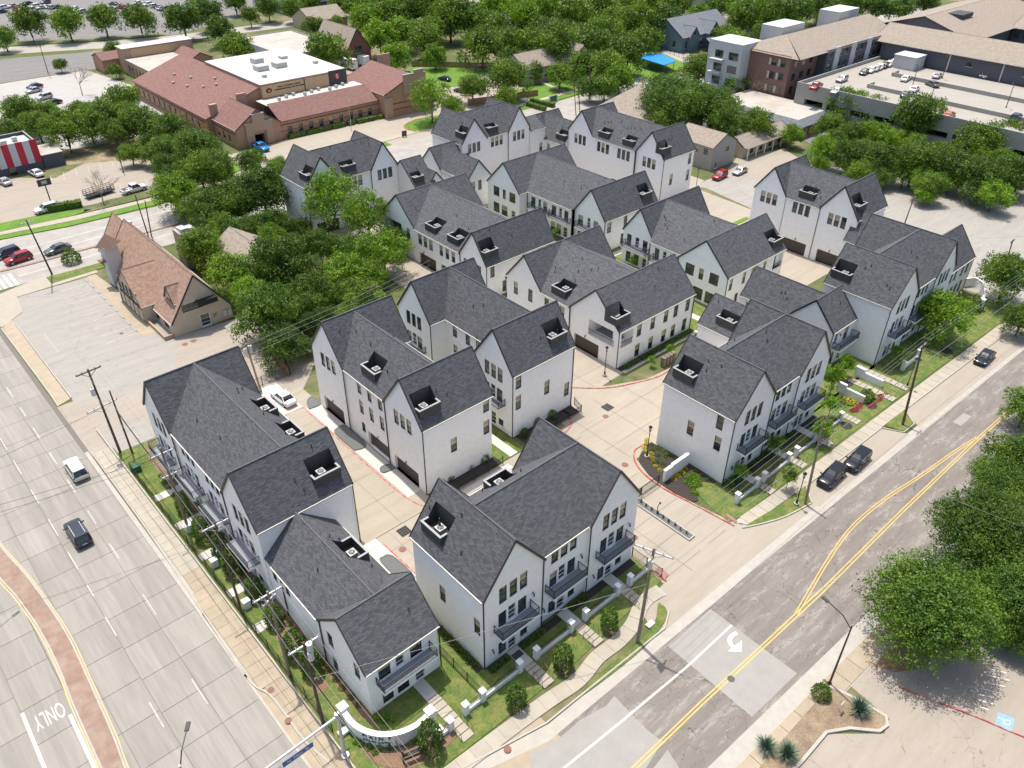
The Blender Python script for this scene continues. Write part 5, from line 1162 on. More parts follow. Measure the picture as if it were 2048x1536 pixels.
for (pts, l) in (([(96.6,33.2),(96.8,37.4)], 'stepped white wall left of the pink flower beds'), ([(102.2,33.4),(102.4,37.6)], 'stepped white wall behind the yellow shrub')):
    t = thing('garden_wall', l, 'garden wall', (pts[0][0],pts[0][1],0)); m = MB(); (x, y0), (_, y1) = pts
    m.box(x-0.16,y0,0,x+0.16,y1,1.25); m.box(x-0.2,y1-1.4,1.25,x+0.2,y1,1.7); m.build('wall', M_white, t)
t = thing('garden_wall', 'white wall end with pillar under the big street tree', 'garden wall', (112,33.6,0)); m = MB(); m.box(109,33.4,0,113.4,33.7,0.6); m.build('wall', M_white, t); pillar(t, 108.8, 33.5); pillar(t, 113.6, 33.5)
# gate wall by the drive
t = thing('gate_wall', 'white wall with stepped cap at the sliding gate, between the flower beds', 'wall', (65.2,41.4,0))
m = MB(); m.box(62.9,41.25,0,67.6,41.55,1.9); m.box(64.3,41.18,1.9,67.7,41.62,2.15); m.box(62.85,41.2,1.9,64.3,41.6,1.98); m.build('wall', M_white, t)
t = thing('sliding_gate', 'black iron sliding gate half open across the entry drive', 'gate', (60,41.6,0))
for x0 in (55.6, 59.0):
    m = MB(); x1 = x0+3.2
    for z0 in (0.2, 1.5): m.bar((x0,41.6,z0),(x1,41.6,z0),0.08)
    for x in (x0, x1): m.bar((x,41.6,0.2),(x,41.6,1.55),0.09)
    for j in range(24): m.bar((x0+0.13*(j+0.6),41.6,0.2),(x0+0.13*(j+0.6),41.6,1.5),0.02)
    m.build('leaf', M_iron, t)
# planter strip in the drive
t = thing('median_planter', 'long narrow gravel planter with small grasses in the entry drive', 'planter', (58,37.6,0))
m = MB(); m.box(57.4,33.2,0,58.5,42.0,0.22); m.build('kerb', M_kerb, t); m = MB(); m.box(57.55,33.35,0.22,58.35,41.85,0.235); m.build('gravel', M_gravel, t)
def leafmesh(name, n, r, h, size, mt, core=0.5, spread=1.0, rs=3):
    """a low plant: many small leaf faces through a dome"""
    q = random.Random(rs); m = MB()
    for i in range(n):
        a = q.random()*2*math.pi; b = math.asin(q.random()); rad = r*(core+(1-core)*q.random()**0.5)
        p = Vector((rad*math.cos(b)*math.cos(a), rad*math.cos(b)*math.sin(a), h*(0.08+0.92*math.sin(b)*(core+(1-core)*q.random()))))
        d = Vector((q.gauss(0,1), q.gauss(0,1), q.gauss(0.5,1))).normalized(); u = d.orthogonal().normalized(); v = d.cross(u); s_ = size*q.uniform(0.6,1.3)
        m.face([p-u*s_*0.5, p+v*s_*0.32, p+u*s_*0.5, p-v*s_*0.32])
    return m.mesh(name, mt)
def bladesmesh(name, n, r, h, w_, mt, rs=5):
    q = random.Random(rs); m = MB()
    for i in range(n):
        a = q.random()*2*math.pi; t_ = q.random()**0.6; d = Vector((math.cos(a), math.sin(a), 0)); s_ = Vector((-d.y, d.x, 0))*w_
        p = d*0.08*r; e = d*r*t_ + Vector((0,0,h*math.sqrt(max(0.05,1-t_*t_*0.8)))); k_ = (p+e)/2 + Vector((0,0,h*0.15))
        m.face([p-s_, p+s_, k_+s_*0.8, k_-s_*0.8]); m.face([k_-s_*0.8, k_+s_*0.8, e])
    return m.mesh(name, mt)
PL = {'yellow': leafmesh('leaves', 120, 0.42, 0.4, 0.16, M_leafy), 'green': leafmesh('leaves', 160, 0.45, 0.5, 0.16, M_leafb), 'low': leafmesh('leaves', 130, 0.4, 0.32, 0.14, M_leafm),
      'pink': leafmesh('leaves', 110, 0.4, 0.3, 0.14, M_leafp), 'blade': bladesmesh('leaves', 260, 0.9, 1.0, 0.02, mat('blue_green_blades', (0.09,0.16,0.10), 0.7, objvar=0.2)), 'tuft': bladesmesh('leaves', 60, 0.28, 0.45, 0.014, M_leafo),
      'dark': leafmesh('leaves', 420, 0.75, 1.3, 0.2, M_leafd), 'bush': leafmesh('leaves', 700, 0.95, 1.5, 0.2, M_leafm), 'cone': None}
q_ = MB(); _q = random.Random(11)
for i in range(900):
    zz = 0.12+2.1*_q.random(); rad = 0.72*(1-((zz-0.9)/1.5)**2)**0.5*(0.65+0.35*_q.random()); a = _q.random()*6.283
    p = Vector((rad*math.cos(a), rad*math.sin(a), zz)); d = Vector((_q.gauss(0,1), _q.gauss(0,1), _q.gauss(0.4,1))).normalized(); u = d.orthogonal().normalized(); v = d.cross(u); s_ = 0.2*_q.uniform(0.6,1.2)
    q_.face([p-u*s_*0.5, p+v*s_*0.3, p+u*s_*0.5, p-v*s_*0.3])
PL['cone'] = q_.mesh('leaves', M_leafd)
stemm = MB(); stemm.tube([(0,0,0),(0,0,0.5)],0.05,5,0.02); stemm = stemm.mesh('stem', M_bark)
def plant(kind, x, y, label, cat='shrub', group=None, sc=1.0, z=0.1, name=None, sz=None):
    t = thing(name or {'yellow':'flowering_shrub','pink':'flowering_shrub','blade':'ornamental_grass','tuft':'grass_tuft','low':'low_shrub'}.get(kind,'shrub'), label, cat, (x,y,z), rnd.uniform(0,6.28), group)
    t.scale = (sc, sc, (sz or sc)*rnd.uniform(0.9,1.1)); child('leaves', PL[kind], t); child('stem', stemm, t); return t
for i in range(10): plant('tuft', 57.95+rnd.uniform(-.1,.1), 34.0+i*0.85, 'small grass tuft in the gravel planter strip of the entry drive', 'grass tuft', 'grass tufts in the planter strip', z=0.23)
for i, p in enumerate([(67.54, 48.01), (66.86, 47.52), (66.12, 47.23), (65.72, 46.65), (65.79, 45.79), (65.28, 45.20), (64.70, 44.55), (64.34, 43.85), (64.12, 43.03)]): plant('yellow', p[0]+.1, p[1], 'yellow flowering shrub in the curved kerb row beside the lamp post', 'flower', 'yellow shrubs in the curved row by the drive', 0.8, z=0.12)
for i, p in enumerate([(63.89, 41.50), (64.72, 41.38), (65.27, 41.27), (66.43, 41.48), (66.83, 41.01), (66.02, 40.85), (65.08, 40.81), (64.28, 40.79)]): plant('yellow', p[0], p[1], 'yellow flowering shrub in the dark bed below the gate wall', 'flower', 'yellow shrubs in the dark bed below the gate wall', 0.85, z=0.12)
for i in range(44):
    u_, v_ = rnd.random(), rnd.random(); a = lerp((65.2,40.2),(67.4,39.6),u_); b_ = lerp((63.5,37.0),(65.9,38.0),u_); p = lerp(a, b_, v_)
    plant('green', p[0], p[1], 'bright green ground-cover shrub in the dense patch above the lawn', 'shrub', 'dense green shrubs by the driveway lawn', 0.7, z=0.12)
for p in [(67.37, 46.94), (66.60, 46.13), (67.38, 45.71), (66.28, 44.96), (66.56, 44.06), (65.51, 43.44), (67.17, 44.30), (65.20, 44.24)]: plant('low', p[0], p[1], 'small green shrub in the dark mulch behind the yellow row', 'shrub', 'small shrubs in the dark mulch', 0.9, z=0.12)
for i in range(9): plant('low', 67.5-0.02*i, 46-1.0*i, 'dark low shrub along the foot of the white wall right of the drive', 'shrub', 'foundation shrubs right of the drive', 1.0, z=0.1)
# clipped foundation rows
def row(a, b_, n, kind, label, group, sc=1.0, z=0.09):
    for i in range(n):
        p = lerp(a, b_, (i+0.5)/n); plant(kind, p[0]+rnd.uniform(-.08,.08), p[1]+rnd.uniform(-.08,.08), label, 'shrub', group, sc*rnd.uniform(.85,1.15), z)
row((18.2,56),(18.3,40),13,'low','small round shrub in the mulch strip along the corner block','mulch strip shrubs along the corner block',0.95)
row((29.0,45.6),(29.0,36.4),13,'low','dark low shrub against the left wall of the nearest block','shrubs against the left wall of the nearest block',1.25)
row((29.6,35.4),(32.1,35.4),4,'low','low shrub at the foot of the nearest block, left of the first door','low shrubs left of the first door',1.1)
row((33.8,35.4),(36.8,35.4),5,'low','low shrub at the foot of the nearest block, right of the first door','low shrubs right of the first door',1.1)
row((40.7,35.6),(43.2,35.6),4,'low','low shrub at the foot of the nearest block, right of the second door','low shrubs right of the second door',1.1)
row((68.4,35.8),(71,35.8),4,'green','green shrub beside the first door right of the driveway','green shrubs by the first right-hand door',1.2)
row((72.6,35.9),(77.5,35.9),7,'low','low shrub between the first and second doors right of the driveway','low shrubs between right-hand doors',1.3)
row((79.6,36.0),(84,36.0),6,'low','low shrub between the second and third doors right of the driveway','low shrubs before the third right-hand door',1.3)
row((78,60.9),(94,60.9),24,'dark','dark hedge plant against the two-storey wall above the court','dark hedge above the court',0.6)
row((17.4,84.0),(17.6,60),16,'green','green shrub under the balconies of the long left block','shrubs under the left balconies',0.8)
row((19.9,37.2),(18.6,38.6),3,'green','bright shrub behind the curved sign wall','bright shrubs behind the sign wall',0.9)
for i, (px, py) in enumerate([(16.59, 38.59), (16.53, 37.38), (16.88, 36.58), (17.51, 35.89), (18.21, 35.39), (18.94, 35.23), (19.77, 34.73), (20.23, 34.33), (16.31, 37.83), (16.98, 35.88)]): plant('green', px, py, 'bright green shrub at the foot of the curved sign wall', 'shrub', 'shrubs in front of the sign wall', 0.85)
for i, (px, py) in enumerate([(16.85, 69.58), (17.09, 75.20), (17.34, 65.65), (17.26, 62.86), (17.34, 58.27), (17.11, 53.82), (16.85, 49.18), (17.09, 46.51)]):
    plant('cone', px, py, ['dense dark shrub, second from the top along the iron fence','dense dark shrub, topmost along the iron fence','dense dark shrub, third from the top along the iron fence','dense dark shrub, fourth from the top along the iron fence','dense dark shrub, fifth from the top, beside the white utility box','dark evergreen shrub at the upper end of the corner block lawn','dark evergreen shrub at the middle of the corner block lawn','dark evergreen shrub under the transformer pole'][i], 'shrub', None, [1.5,1.2,1.5,1.6,1.4,1.3,1.4,1.5][i])
for (px, py), l, s_ in zip([(29.15, 31.02), (35.17, 31.09), (41.76, 31.17)], ['round dark shrub on the front lawn nearest the corner','round dark shrub on the middle front lawn','round dark shrub on the front lawn nearest the utility pole'], (1.4,1.45,1.3)): plant('cone', px, py, l, 'shrub', None, s_)
plant('cone', *(20.76, 32.86, 0.00)[:2], 'large dark shrub at the right end of the curved sign wall', 'shrub', None, 1.6)
for (px, py), l in zip([(43.69, 59.32), (46.80, 59.42), (49.10, 59.04)], ['left','middle','right']): plant('dark', px, py, l+' of three dark shrubs against the wall right of the garages', 'shrub', None, 1.0)
for (px, py), l in zip([(56.40, 59.28), (59.25, 59.60), (61.91, 59.73)], ['left','middle','right']): plant('dark', px, py, l+' of three dark shrubs below the tall white wall by the court', 'shrub', None, 1.0)
for (px, py), l, s_ in zip([(50.78, 12.99), (51.86, 9.84), (42.47, 13.43), (43.24, 11.83)], ['round green shrub at the tip of the dry island by the lamp post','spiky blue-green grass beside the small sign in the dry island','spiky blue-green grass at the bottom edge, left one','spiky blue-green grass at the bottom edge, right one'], (1.3,1.5,1.4,1.5)):
    plant('bush' if 'round' in l else 'blade', px, py, l, 'shrub' if 'round' in l else 'ornamental grass', None, s_*(0.8 if 'round' in l else 1), 0.2)
for i in range(16): p = lerp((96.52, 32.11, 0.00), (100.70, 32.35, 0.00), i/15); plant('pink', p[0]+rnd.uniform(-.5,.5), p[1]+rnd.uniform(-.2,.2), 'pink flowering plant in the upper flower bed by the stepped walls', 'flower', 'pink flowers, upper bed', 0.9)
for i in range(14): p = lerp((93.36, 33.22, 0.00), (95.90, 33.12, 0.00), i/13); plant('pink', p[0]+rnd.uniform(-.5,.5), p[1]+rnd.uniform(-.2,.2), 'pink flowering plant in the lower flower bed by the yellow shrub', 'flower', 'pink flowers, lower bed', 0.9)
plant('yellow', *(95.30, 34.59, 0.00)[:2], 'yellow-leaved shrub in front of the stepped white wall', 'shrub', None, 2.2)
plant('bush', *(97.70, 33.41, 0.00)[:2], 'olive shrub beside the pink flowers', 'shrub', None, 1.3)
plant('dark', *(134.78, 34.48, 0.00)[:2], 'dark round shrub inside the far curved wall', 'shrub', None, 2.2)
# curved sign wall at the corner
t = thing('sign_wall', 'curved white sign wall reading MAIN 7 Urban Living at the street corner', 'sign wall', (19.5,35.5,0))
A0, A1, A2 = (16.73, 40.27, 0.00), (18.15, 35.68, 0.00), (22.25, 34.81, 0.00)
def circ(a, b, c):
    ax, ay = a; bx, by = b; cx, cy = c; d = 2*(ax*(by-cy)+bx*(cy-ay)+cx*(ay-by))
    ux = ((ax*ax+ay*ay)*(by-cy)+(bx*bx+by*by)*(cy-ay)+(cx*cx+cy*cy)*(ay-by))/d; uy = ((ax*ax+ay*ay)*(cx-bx)+(bx*bx+by*by)*(ax-cx)+(cx*cx+cy*cy)*(bx-ax))/d
    return ux, uy, math.hypot(ax-ux, ay-uy)
CX, CY, CR = circ(A0[:2], A1[:2], A2[:2])
an0 = math.atan2(A0[1]-CY, A0[0]-CX); an2 = math.atan2(A2[1]-CY, A2[0]-CX)
if an0 > 0: an0 -= 2*math.pi
if an2 > 0 and an2-an0 > 5: an2 -= 2*math.pi
pts = [(CX+CR*math.cos(an0+(an2-an0)*i/24), CY+CR*math.sin(an0+(an2-an0)*i/24)) for i in range(25)]
m = MB(); ribbon(m, pts, 0.35, 0, 1.75); m.build('wall', M_white, t); m = MB(); ribbon(m, pts, 0.5, 1.75, 1.86); m.build('coping', M_white, t)
for p in (pts[0], pts[-1]): pillar(t, p[0], p[1], 2.1, 0.75)
def bend_text(txt, size, zc, shear=0.0):
    me = text_mesh(txt, size, 'lettering', M_iron, 0.02)
    amid = an0+(an2-an0)*0.45; Ro = CR+0.20
    for v in me.vertices:
        x, y, z_ = v.co; a = amid + (x+shear*y)/Ro; r_ = Ro+0.02+z_; v.co = (CX+r_*math.cos(a), CY+r_*math.sin(a), zc+y)
    o = bpy.data.objects.new('lettering', me); COL.objects.link(o); o.parent = t; o.location = -Vector(t.location)
bend_text('M A I N  7', 0.6, 1.38); bend_text('Urban Living', 0.5, 0.85, 0.25)
t2 = thing('curved_wall', 'white curved wall at the far right end of the development beside the big lot', 'wall', (146,38,0))
cp = smooth_path([(141.90, 38.88, 1.70)[:2], (143.60, 37.88, 1.70)[:2], (142.87, 36.31, 1.70)[:2], (140.27, 34.76, 1.70)[:2], (135.94, 33.49, 1.70)[:2]], 5); m = MB(); ribbon(m, cp, 0.35, 0, 1.7); m.build('wall', M_white, t2); pillar(t2, cp[-1][0], cp[-1][1], 2.0, 0.7)
# entry walk pillars near the sign wall
garden_wall('white pillar pair with gate rails where the corner path meets the front walk', 22.2, 23.0, 33.2, None, (1,1))
garden_wall('long white wall with iron rail between the corner path and the first path of the nearest block', 25.4, 27.0, 33.5, None, (1,0))
# realtor style sign
t = thing('yard_sign', 'black framed yard sign reading MAIN 7 in front of the curved wall', 'sign', (18.27, 33.40, 0.00))
bx, by, _z = (18.27, 33.40, 0.00); cx_, cy_, _z = (20.10, 32.84, 0.00)
m = MB(); m.box(-0.06,-0.06,0,0.06,0.06,2.0); m.build('post', M_iron, t, loc=(0,0,0)); d = Vector((cx_-bx, cy_-by, 0))
m = MB(); m.box(d.x-0.05,d.y-0.05,0,d.x+0.05,d.y+0.05,1.5); m.build('post', M_iron, t, loc=(0,0,0))
m = MB(); m.bar((0,0,1.25),(d.x,d.y,1.25),0.06,0.5); m.bar((0,0,0.6),(d.x,d.y,0.6),0.06,0.35); o = m.build('board', M_char, t, loc=(0,0,0))
ex, ey, _z = (18.56, 34.83, 0.00); e_ = Vector((ex-bx, ey-by, 0)); m = MB(); m.bar((0,0,1.45),(e_.x,e_.y,1.45),0.06,0.5); m.build('board', M_char, t, loc=(0,0,0))
me = text_mesh('MAIN 7', 0.36, 'lettering', M_white, 0.01); o = bpy.data.objects.new('lettering', me); COL.objects.link(o); o.parent = t; o.location = (d.x/2+0.02, d.y/2-0.06, 1.25); o.rotation_euler = (math.pi/2,0,math.atan2(d.y,d.x))
# boxes and small street things
def box_thing(name, label, cat, x, y, sx, sy, h, mt, lid=None, z=0.07):
    t = thing(name, label, cat, (x,y,z)); m = MB(); m.box(-sx/2,-sy/2,0,sx/2,sy/2,h); m.build('cabinet', mt, t, loc=(0,0,0)); m = MB(); m.box(-sx/2-0.04,-sy/2-0.04,h,sx/2+0.04,sy/2+0.04,h+0.08); m.build('lid', lid or mt, t, loc=(0,0,0)); return t
M_gbox = mat('green_enamel', (0.02,0.10,0.05), 0.5)
box_thing('utility_box', 'dark green utility box on the grass below the left poles', 'utility box', *(15.76, 86.11, 0.00)[:2], 0.9,0.8,0.8, M_gbox)
box_thing('utility_box', 'white utility box, upper of two in the fence strip', 'utility box', *(16.23, 71.88, 0.00)[:2], 0.7,0.6,1.0, M_white)
box_thing('utility_box', 'white utility box, second in the fence strip', 'utility box', *(16.08, 65.05, 0.00)[:2], 0.7,0.6,1.0, M_white)
box_thing('utility_box', 'white utility box beside the lowest dark shrubs of the fence strip', 'utility box', *(16.08, 57.67, 0.00)[:2], 0.7,0.6,1.0, M_white)
box_thing('utility_box', 'pale utility box on the grass left of the curved sign wall', 'utility box', *(15.93, 39.18, 0.00)[:2], 0.9,0.5,0.35, M_white)
box_thing('utility_pad', 'grey-green ground box on the grass by the front walk bend', 'ground box', *(45.25, 28.71, 0.00)[:2], 0.9,0.5,0.06, M_unit)
for i in range(4): box_thing('mailbox_unit', 'tan cluster mailbox cabinet, %s from the left by the court' % ['first','second','third','fourth'][i], 'mailbox', 82.9+i*0.75, 57.7, 0.55,0.6,1.5, mat('bronze_enamel',(0.16,0.13,0.10),0.5))
# small posts, hydrant-like keypad in the planter
t = thing('gate_keypad', 'curved black gate keypad post standing in the planter strip', 'keypad post', (57.9,38.3,0.22)); m = MB(); m.tube([(0,0,0),(0,0,1.1),(0.1,0,1.4),(0.35,0,1.5)],0.05,6); m.box(0.3,-0.1,1.35,0.42,0.1,1.6); m.build('post', M_iron, t, loc=(0,0,0))
# ---------------------------------------------------------------- lamps and poles
def lantern_post(x, y, label, h=4.2, z=0.1):
    t = thing('lamp_post', label, 'street lamp', (x,y,z))
    m = MB(); m.cyl(0,0,0,0.25,0.32,12); m.build('footing', M_kerb, t, loc=(0,0,0)); m = MB(); m.cyl(0,0,0.25,0.7,0.17,10,0.1); m.cyl(0,0,0.7,h,0.065,8,0.05); m.build('pole', M_iron, t, loc=(0,0,0))
    m = MB(); m.cyl(0,0,h,h+0.12,0.14,8); m.cyl(0,0,h+0.62,h+0.9,0.26,8,0.03); o = m.build('lantern', M_iron, t, loc=(0,0,0)); m = MB(); m.cyl(0,0,h+0.12,h+0.62,0.13,8,0.2); m.build('globe', M_cap, o, loc=(0,0,0))
lantern_post(*(65.03, 45.81, 0.00)[:2], 'black lantern post in the curved flower bed by the gate')
lantern_post(*(74.57, 61.80, 0.00)[:2], 'black lantern post in front of the corner loggia of the two-storey block')
lantern_post(*(71.64, 28.37, 0.00)[:2], 'black lantern post on the kerb lawn beside the leaning utility pole')
lantern_post(*(105.00, 31.00, 0.00)[:2], 'black lantern post by the long slab path near the pink flowers')
lantern_post(*(142.80, 97.27, 0.00)[:2], 'black lantern post on the side road beyond the long row')
lantern_post(*(77.94, 87.22, 0.00)[:2], 'black lantern post in the courtyard behind the three-garage row')
def street_light(x, y, h, arm, label, z=0.1, lean=0.0):
    t = thing('street_light', label, 'street light', (x,y,z)); m = MB(); m.cyl(0,0,0,0.12,0.22,8); m.tube([(0,0,0.1),(lean,0,h)],0.11,8,0.07); m.build('pole', mat('dark_bronze',(0.06,0.035,0.03),0.5), t, loc=(0,0,0))
    m = MB(); a = Vector(arm); m.tube([(lean,0,h-0.4),(lean+a.x*0.4,a.y*0.4,h+0.35),(lean+a.x,a.y,h+0.5)],0.05,6); m.build('arm', M_iron, t, loc=(0,0,0))
    d = a.normalized(); m = MB(); m.bar((lean+a.x,a.y,h+0.5),(lean+a.x+d.x*0.75,a.y+d.y*0.75,h+0.52),0.3,0.12); m.build('lamp_head', M_char, t, loc=(0,0,0)); return t
street_light(52.6,13.1,8.4,(0.4,2.6,0),'tall street light on a reddish pole over the asphalt road at bottom right')
# wooden utility poles
def pole(x, y, top, label, arms=(), mt=None, r=0.17, z=0.05, trans=(), name='utility_pole'):
    """top = (x, y, z) of the head, so that leaning poles lean; arms = (height, direction, half length, metal)"""
    t = thing(name, label, 'utility pole', (x,y,z)); m = MB(); tp = Vector(top)-Vector((x,y,0)); m.tube([(0,0,-0.1),tuple(tp)], r, 10, r*0.62); m.build('pole', mt or M_wood, t, loc=(0,0,0))
    for (hh, dr, hl, mtl) in arms:
        c = tp*(hh/tp.z); d = Vector((math.cos(R(dr)), math.sin(R(dr)), 0)); m = MB(); m.bar(c-d*hl, c+d*hl, 0.12, 0.14); o = m.build('crossarm', mtl, t, loc=(0,0,0)); m = MB()
        for s_ in (-0.95,-0.5,0.5,0.95):
            p = c+d*hl*s_; m.cyl(p.x,p.y,p.z+0.07,p.z+0.3,0.06,6,0.04)
        m.build('insulator', M_unit, o, loc=(0,0,0)); m = MB(); m.bar(c-d*hl*0.6+Vector((0,0,-.05)), c+Vector((0,0,-0.8)), 0.05); m.bar(c+d*hl*0.6+Vector((0,0,-.05)), c+Vector((0,0,-0.8)), 0.05); m.build('brace', mtl, o, loc=(0,0,0))
    for (hh, dr) in trans:
        c = tp*(hh/tp.z)+Vector((math.cos(R(dr)), math.sin(R(dr)), 0))*0.42; m = MB(); m.cyl(c.x,c.y,c.z-0.5,c.z+0.45,0.26,12); m.cyl(c.x,c.y,c.z+0.45,c.z+0.7,0.05,6); m.build('transformer', M_steel, t, loc=(0,0,0))
    return t
pole(15.5,91.1,(15.3,91.6,12.6),'dark utility pole with double wooden crossarm beside the driveway apron',[(12.3,5,1.5,M_wood),(7.2,10,2.0,M_steel)],trans=[(9.6,200)])
pole(16.6,89.9,(16.4,89.6,10.0),'shorter dark pole right beside the crossarm pole, held by a steel brace',[],r=0.14)
pole(16.2,72.0,(16.0,72.2,12.2),'leaning wooden pole in the fence strip with thick cable bundle and steel arm',[(11.4,0,1.3,M_steel),(8.4,0,0.9,M_steel)],mt=M_woodg)
pole(15.6,58.4,(15.5,58.4,12.0),'slim wooden pole in the fence strip halfway down the long block',[(11.6,0,1.4,M_steel)],mt=M_wood,r=0.13)
pole(15.3,47.5,(15.2,47.6,12.0),'wooden pole beside the corner block lawn with upper steel arm',[(11.6,0,1.4,M_steel),(10.9,20,0.9,M_steel)],mt=M_woodg)
pole(15.0,41.0,(14.9,41.1,11.8),'wooden pole with two grey transformers near the street sign arm',[(11.4,0,1.4,M_steel)],trans=[(11.2,-40),(10.3,-60)],mt=M_wood)
pole(42.7,28.2,(43.2,28.3,12.8),'weathered utility pole with lamp and grey transformer arm on the front kerb lawn',[(12.4,110,1.9,M_steel),(11.8,20,0.8,M_steel)],mt=M_woodg,r=0.2,trans=[(11.2,200)])
pole(72.5,27.7,(73.0,28.6,12.6),'leaning bare wooden pole beside the two parked dark vehicles',[],mt=M_woodg)
pole(96.0,27.2,(97.0,28.6,12.8),'dark leaning pole with steel arm on the small kerb island',[(11.6,0,0.8,M_steel)],r=0.18)
pole(*(35.25, 91.41, 0.00)[:2],(33.83, 89.37, 9.50),'yellowish wooden pole with paired transformers behind the long left block',[(9.2,20,1.1,M_wood)],trans=[(8.3,200),(8.3,20)],mt=mat('yellow_pole_wood',(0.26,0.19,0.10),0.9,var=0.2,vscale=4))
pole(*(61.93, 103.13, 0.00)[:2],(56.04, 93.36, 8.50),'grey pole rising behind the three-garage block',[(8.2,0,1.0,M_wood)],mt=M_woodg)
pole(*(24.63, 148.51, 0.00)[:2],(23.07, 144.50, 12.00),'tall dark pole with signal boxes at the crossing by the restaurant lot',[(11.4,0,1.2,M_steel)],mt=M_iron)
for (a, b_, l) in (((43.75, 153.51, 0.00), (41.34, 146.18, 11.00), 'left of two thin dark poles behind the restaurant'), ((44.08, 152.62, 0.00), (41.61, 142.27, 11.00), 'right of two thin dark poles behind the restaurant'), ((67.76, 295.08, 0.00), (66.65, 289.70, 10.00), 'tall dark pole at the edge of the upper left lots'), ((162.99, 153.54, 0.00), (157.46, 149.63, 10.00), 'dark pole at the far end of the link building'), ((162.18, 151.22, 0.00), (157.66, 148.18, 10.00), 'second dark pole at the far end of the link building'),
    ((176.84, 160.89, 0.00), (172.24, 157.91, 11.00), 'dark pole with thin wires by the far lawn'), ((161.32, 58.61, 0.00), (151.78, 54.93, 9.00), 'short dark pole standing in the big empty lot'), ((161.04, 38.44, 0.00), (153.83, 36.94, 6.00), 'thin pole at the edge of the big lot near the right border')):
    pole(a[0],a[1],b_,l,[(b_[2]-0.5,0,0.9,M_wood)] if 'two' not in l else [],r=0.13)
street_light(*(52.78, 190.54, 0.00)[:2],7.5,(-1.6,-0.3,0),'parking lot light pole by the lone small tree')
# signal mast arm with street name sign
t = thing('signal_mast', 'grey signal mast arm reaching over the left street with a blue street name sign', 'signal mast', (14.9,37.3,0))
m = MB(); m.cyl(0,0,0,6.3,0.17,12,0.13); m.cyl(0,0,0,0.3,0.35,12); m.cyl(0,0,6.3,6.42,0.2,12); m.build('column', M_steel, t, loc=(0,0,0))
m = MB(); m.tube([(0,0,6.0),(-14,-0.6,6.5)],0.13,10,0.07); m.build('mast_arm', M_steel, t, loc=(0,0,0))
m = MB(); m.box(-5.3,-0.46,5.15,-2.6,-0.42,5.8); o = m.build('name_plate', mat('sign_blue',(0.015,0.10,0.30),0.4), t, loc=(0,0,0)); m = MB(); m.box(-6.0,-0.45,5.15,-5.4,-0.42,5.65); m.build('small_plate', M_white, t, loc=(0,0,0))
me = text_mesh('N  Main  St', 0.42, 'lettering', M_white, 0.005); q = bpy.data.objects.new('lettering', me); COL.objects.link(q); q.parent = o; q.location = (-3.95,-0.47,5.48); q.rotation_euler = (math.pi/2,0,0)
# cobra light over the left street
t = thing('street_light', 'dark street light head reaching in over the concrete street at the bottom', 'street light', (3.4,40.0,0.1)); m = MB(); m.cyl(0,0,0,8.6,0.12,8,0.08); m.build('pole', M_steel, t, loc=(0,0,0)); m = MB(); m.tube([(0,0,8.3),(0.6,0.9,8.8),(1.5,2.0,9.0)],0.05,6); m.build('arm', M_iron, t, loc=(0,0,0)); m = MB(); m.bar((1.5,2.0,9.0),(1.95,2.6,9.02),0.32,0.13); m.build('lamp_head', M_char, t, loc=(0,0,0))
t = thing('street_light', 'street light head poking in from the left edge above the brick median', 'street light', (-4.2,74.0,0.1)); m = MB(); m.cyl(0,0,0,8.4,0.12,8,0.08); m.build('pole', M_steel, t, loc=(0,0,0)); m = MB(); m.tube([(0,0,8.3),(1.4,0.5,8.7),(2.6,1.0,8.8)],0.05,6); m.build('arm', M_iron, t, loc=(0,0,0)); m = MB(); m.bar((2.6,1.0,8.8),(3.3,1.25,8.8),0.32,0.13); m.build('lamp_head', M_char, t, loc=(0,0,0))
# overhead wires
def wires(label, runs, r=0.018, mt=None, sag=0.02):
    t = thing('overhead_cables', label, 'cables', runs[0][0])
    for pts in runs:
        m = MB(); pp = []
        for i in range(len(pts)-1):
            a, b_ = Vector(pts[i]), Vector(pts[i+1]); L = (b_-a).length
            for j in range(8):
                u_ = j/8; p = a.lerp(b_, u_); p.z -= 4*sag*L*u_*(1-u_)*0.5; pp.append(tuple(p))
        pp.append(tuple(pts[-1])); m.tube(pp, r*0.65, 4); m.build('cable', mt or M_iron, t)
    return t
M_wire = mat('pale_wire', (0.35,0.34,0.33), 0.5, metal=0.3)
wires('power cables strung along the left street poles', [[(x0+o_,91.3,12.5 if o_ > -2 else 7.3),(16.0+o_*0.9,72.2,11.6),(15.5+o_*0.9,58.4,11.8),(15.2+o_*0.9,47.6,11.8),(14.9+o_*0.9,41.1,11.6),(14.6+o_*0.9,18,11.6)] for x0, o_ in ((15.3,-1.3),(15.3,-0.5),(15.3,0.6),(15.3,1.3))], 0.022, M_wire, 0.012)
wires('thick telephone cable bundle low along the left street poles', [[(16.4,89.6,7.2),(16.0,72,6.9),(15.6,58.4,6.8),(15.2,47.5,6.8),(15.0,41,6.7),(14.6,18,6.6)],[(16.5,89.6,6.5),(16.1,72,6.3),(15.7,58.4,6.2),(15.3,47.5,6.2),(15.1,41,6.1),(14.8,18,6.0)]], 0.05, M_iron, 0.012)
wires('single cable crossing the concrete street from the crossarm pole', [[(15.3,91.3,7.0),(-30,84,8.0)]], 0.03, M_iron, 0.01)
wires('twin cables crossing the concrete street below the white car', [[(16.0,72.2,11.0),(-30,84,11)],[(16.0,72.2,10.4),(-30,82.8,10.4)]], 0.03, M_iron, 0.01)
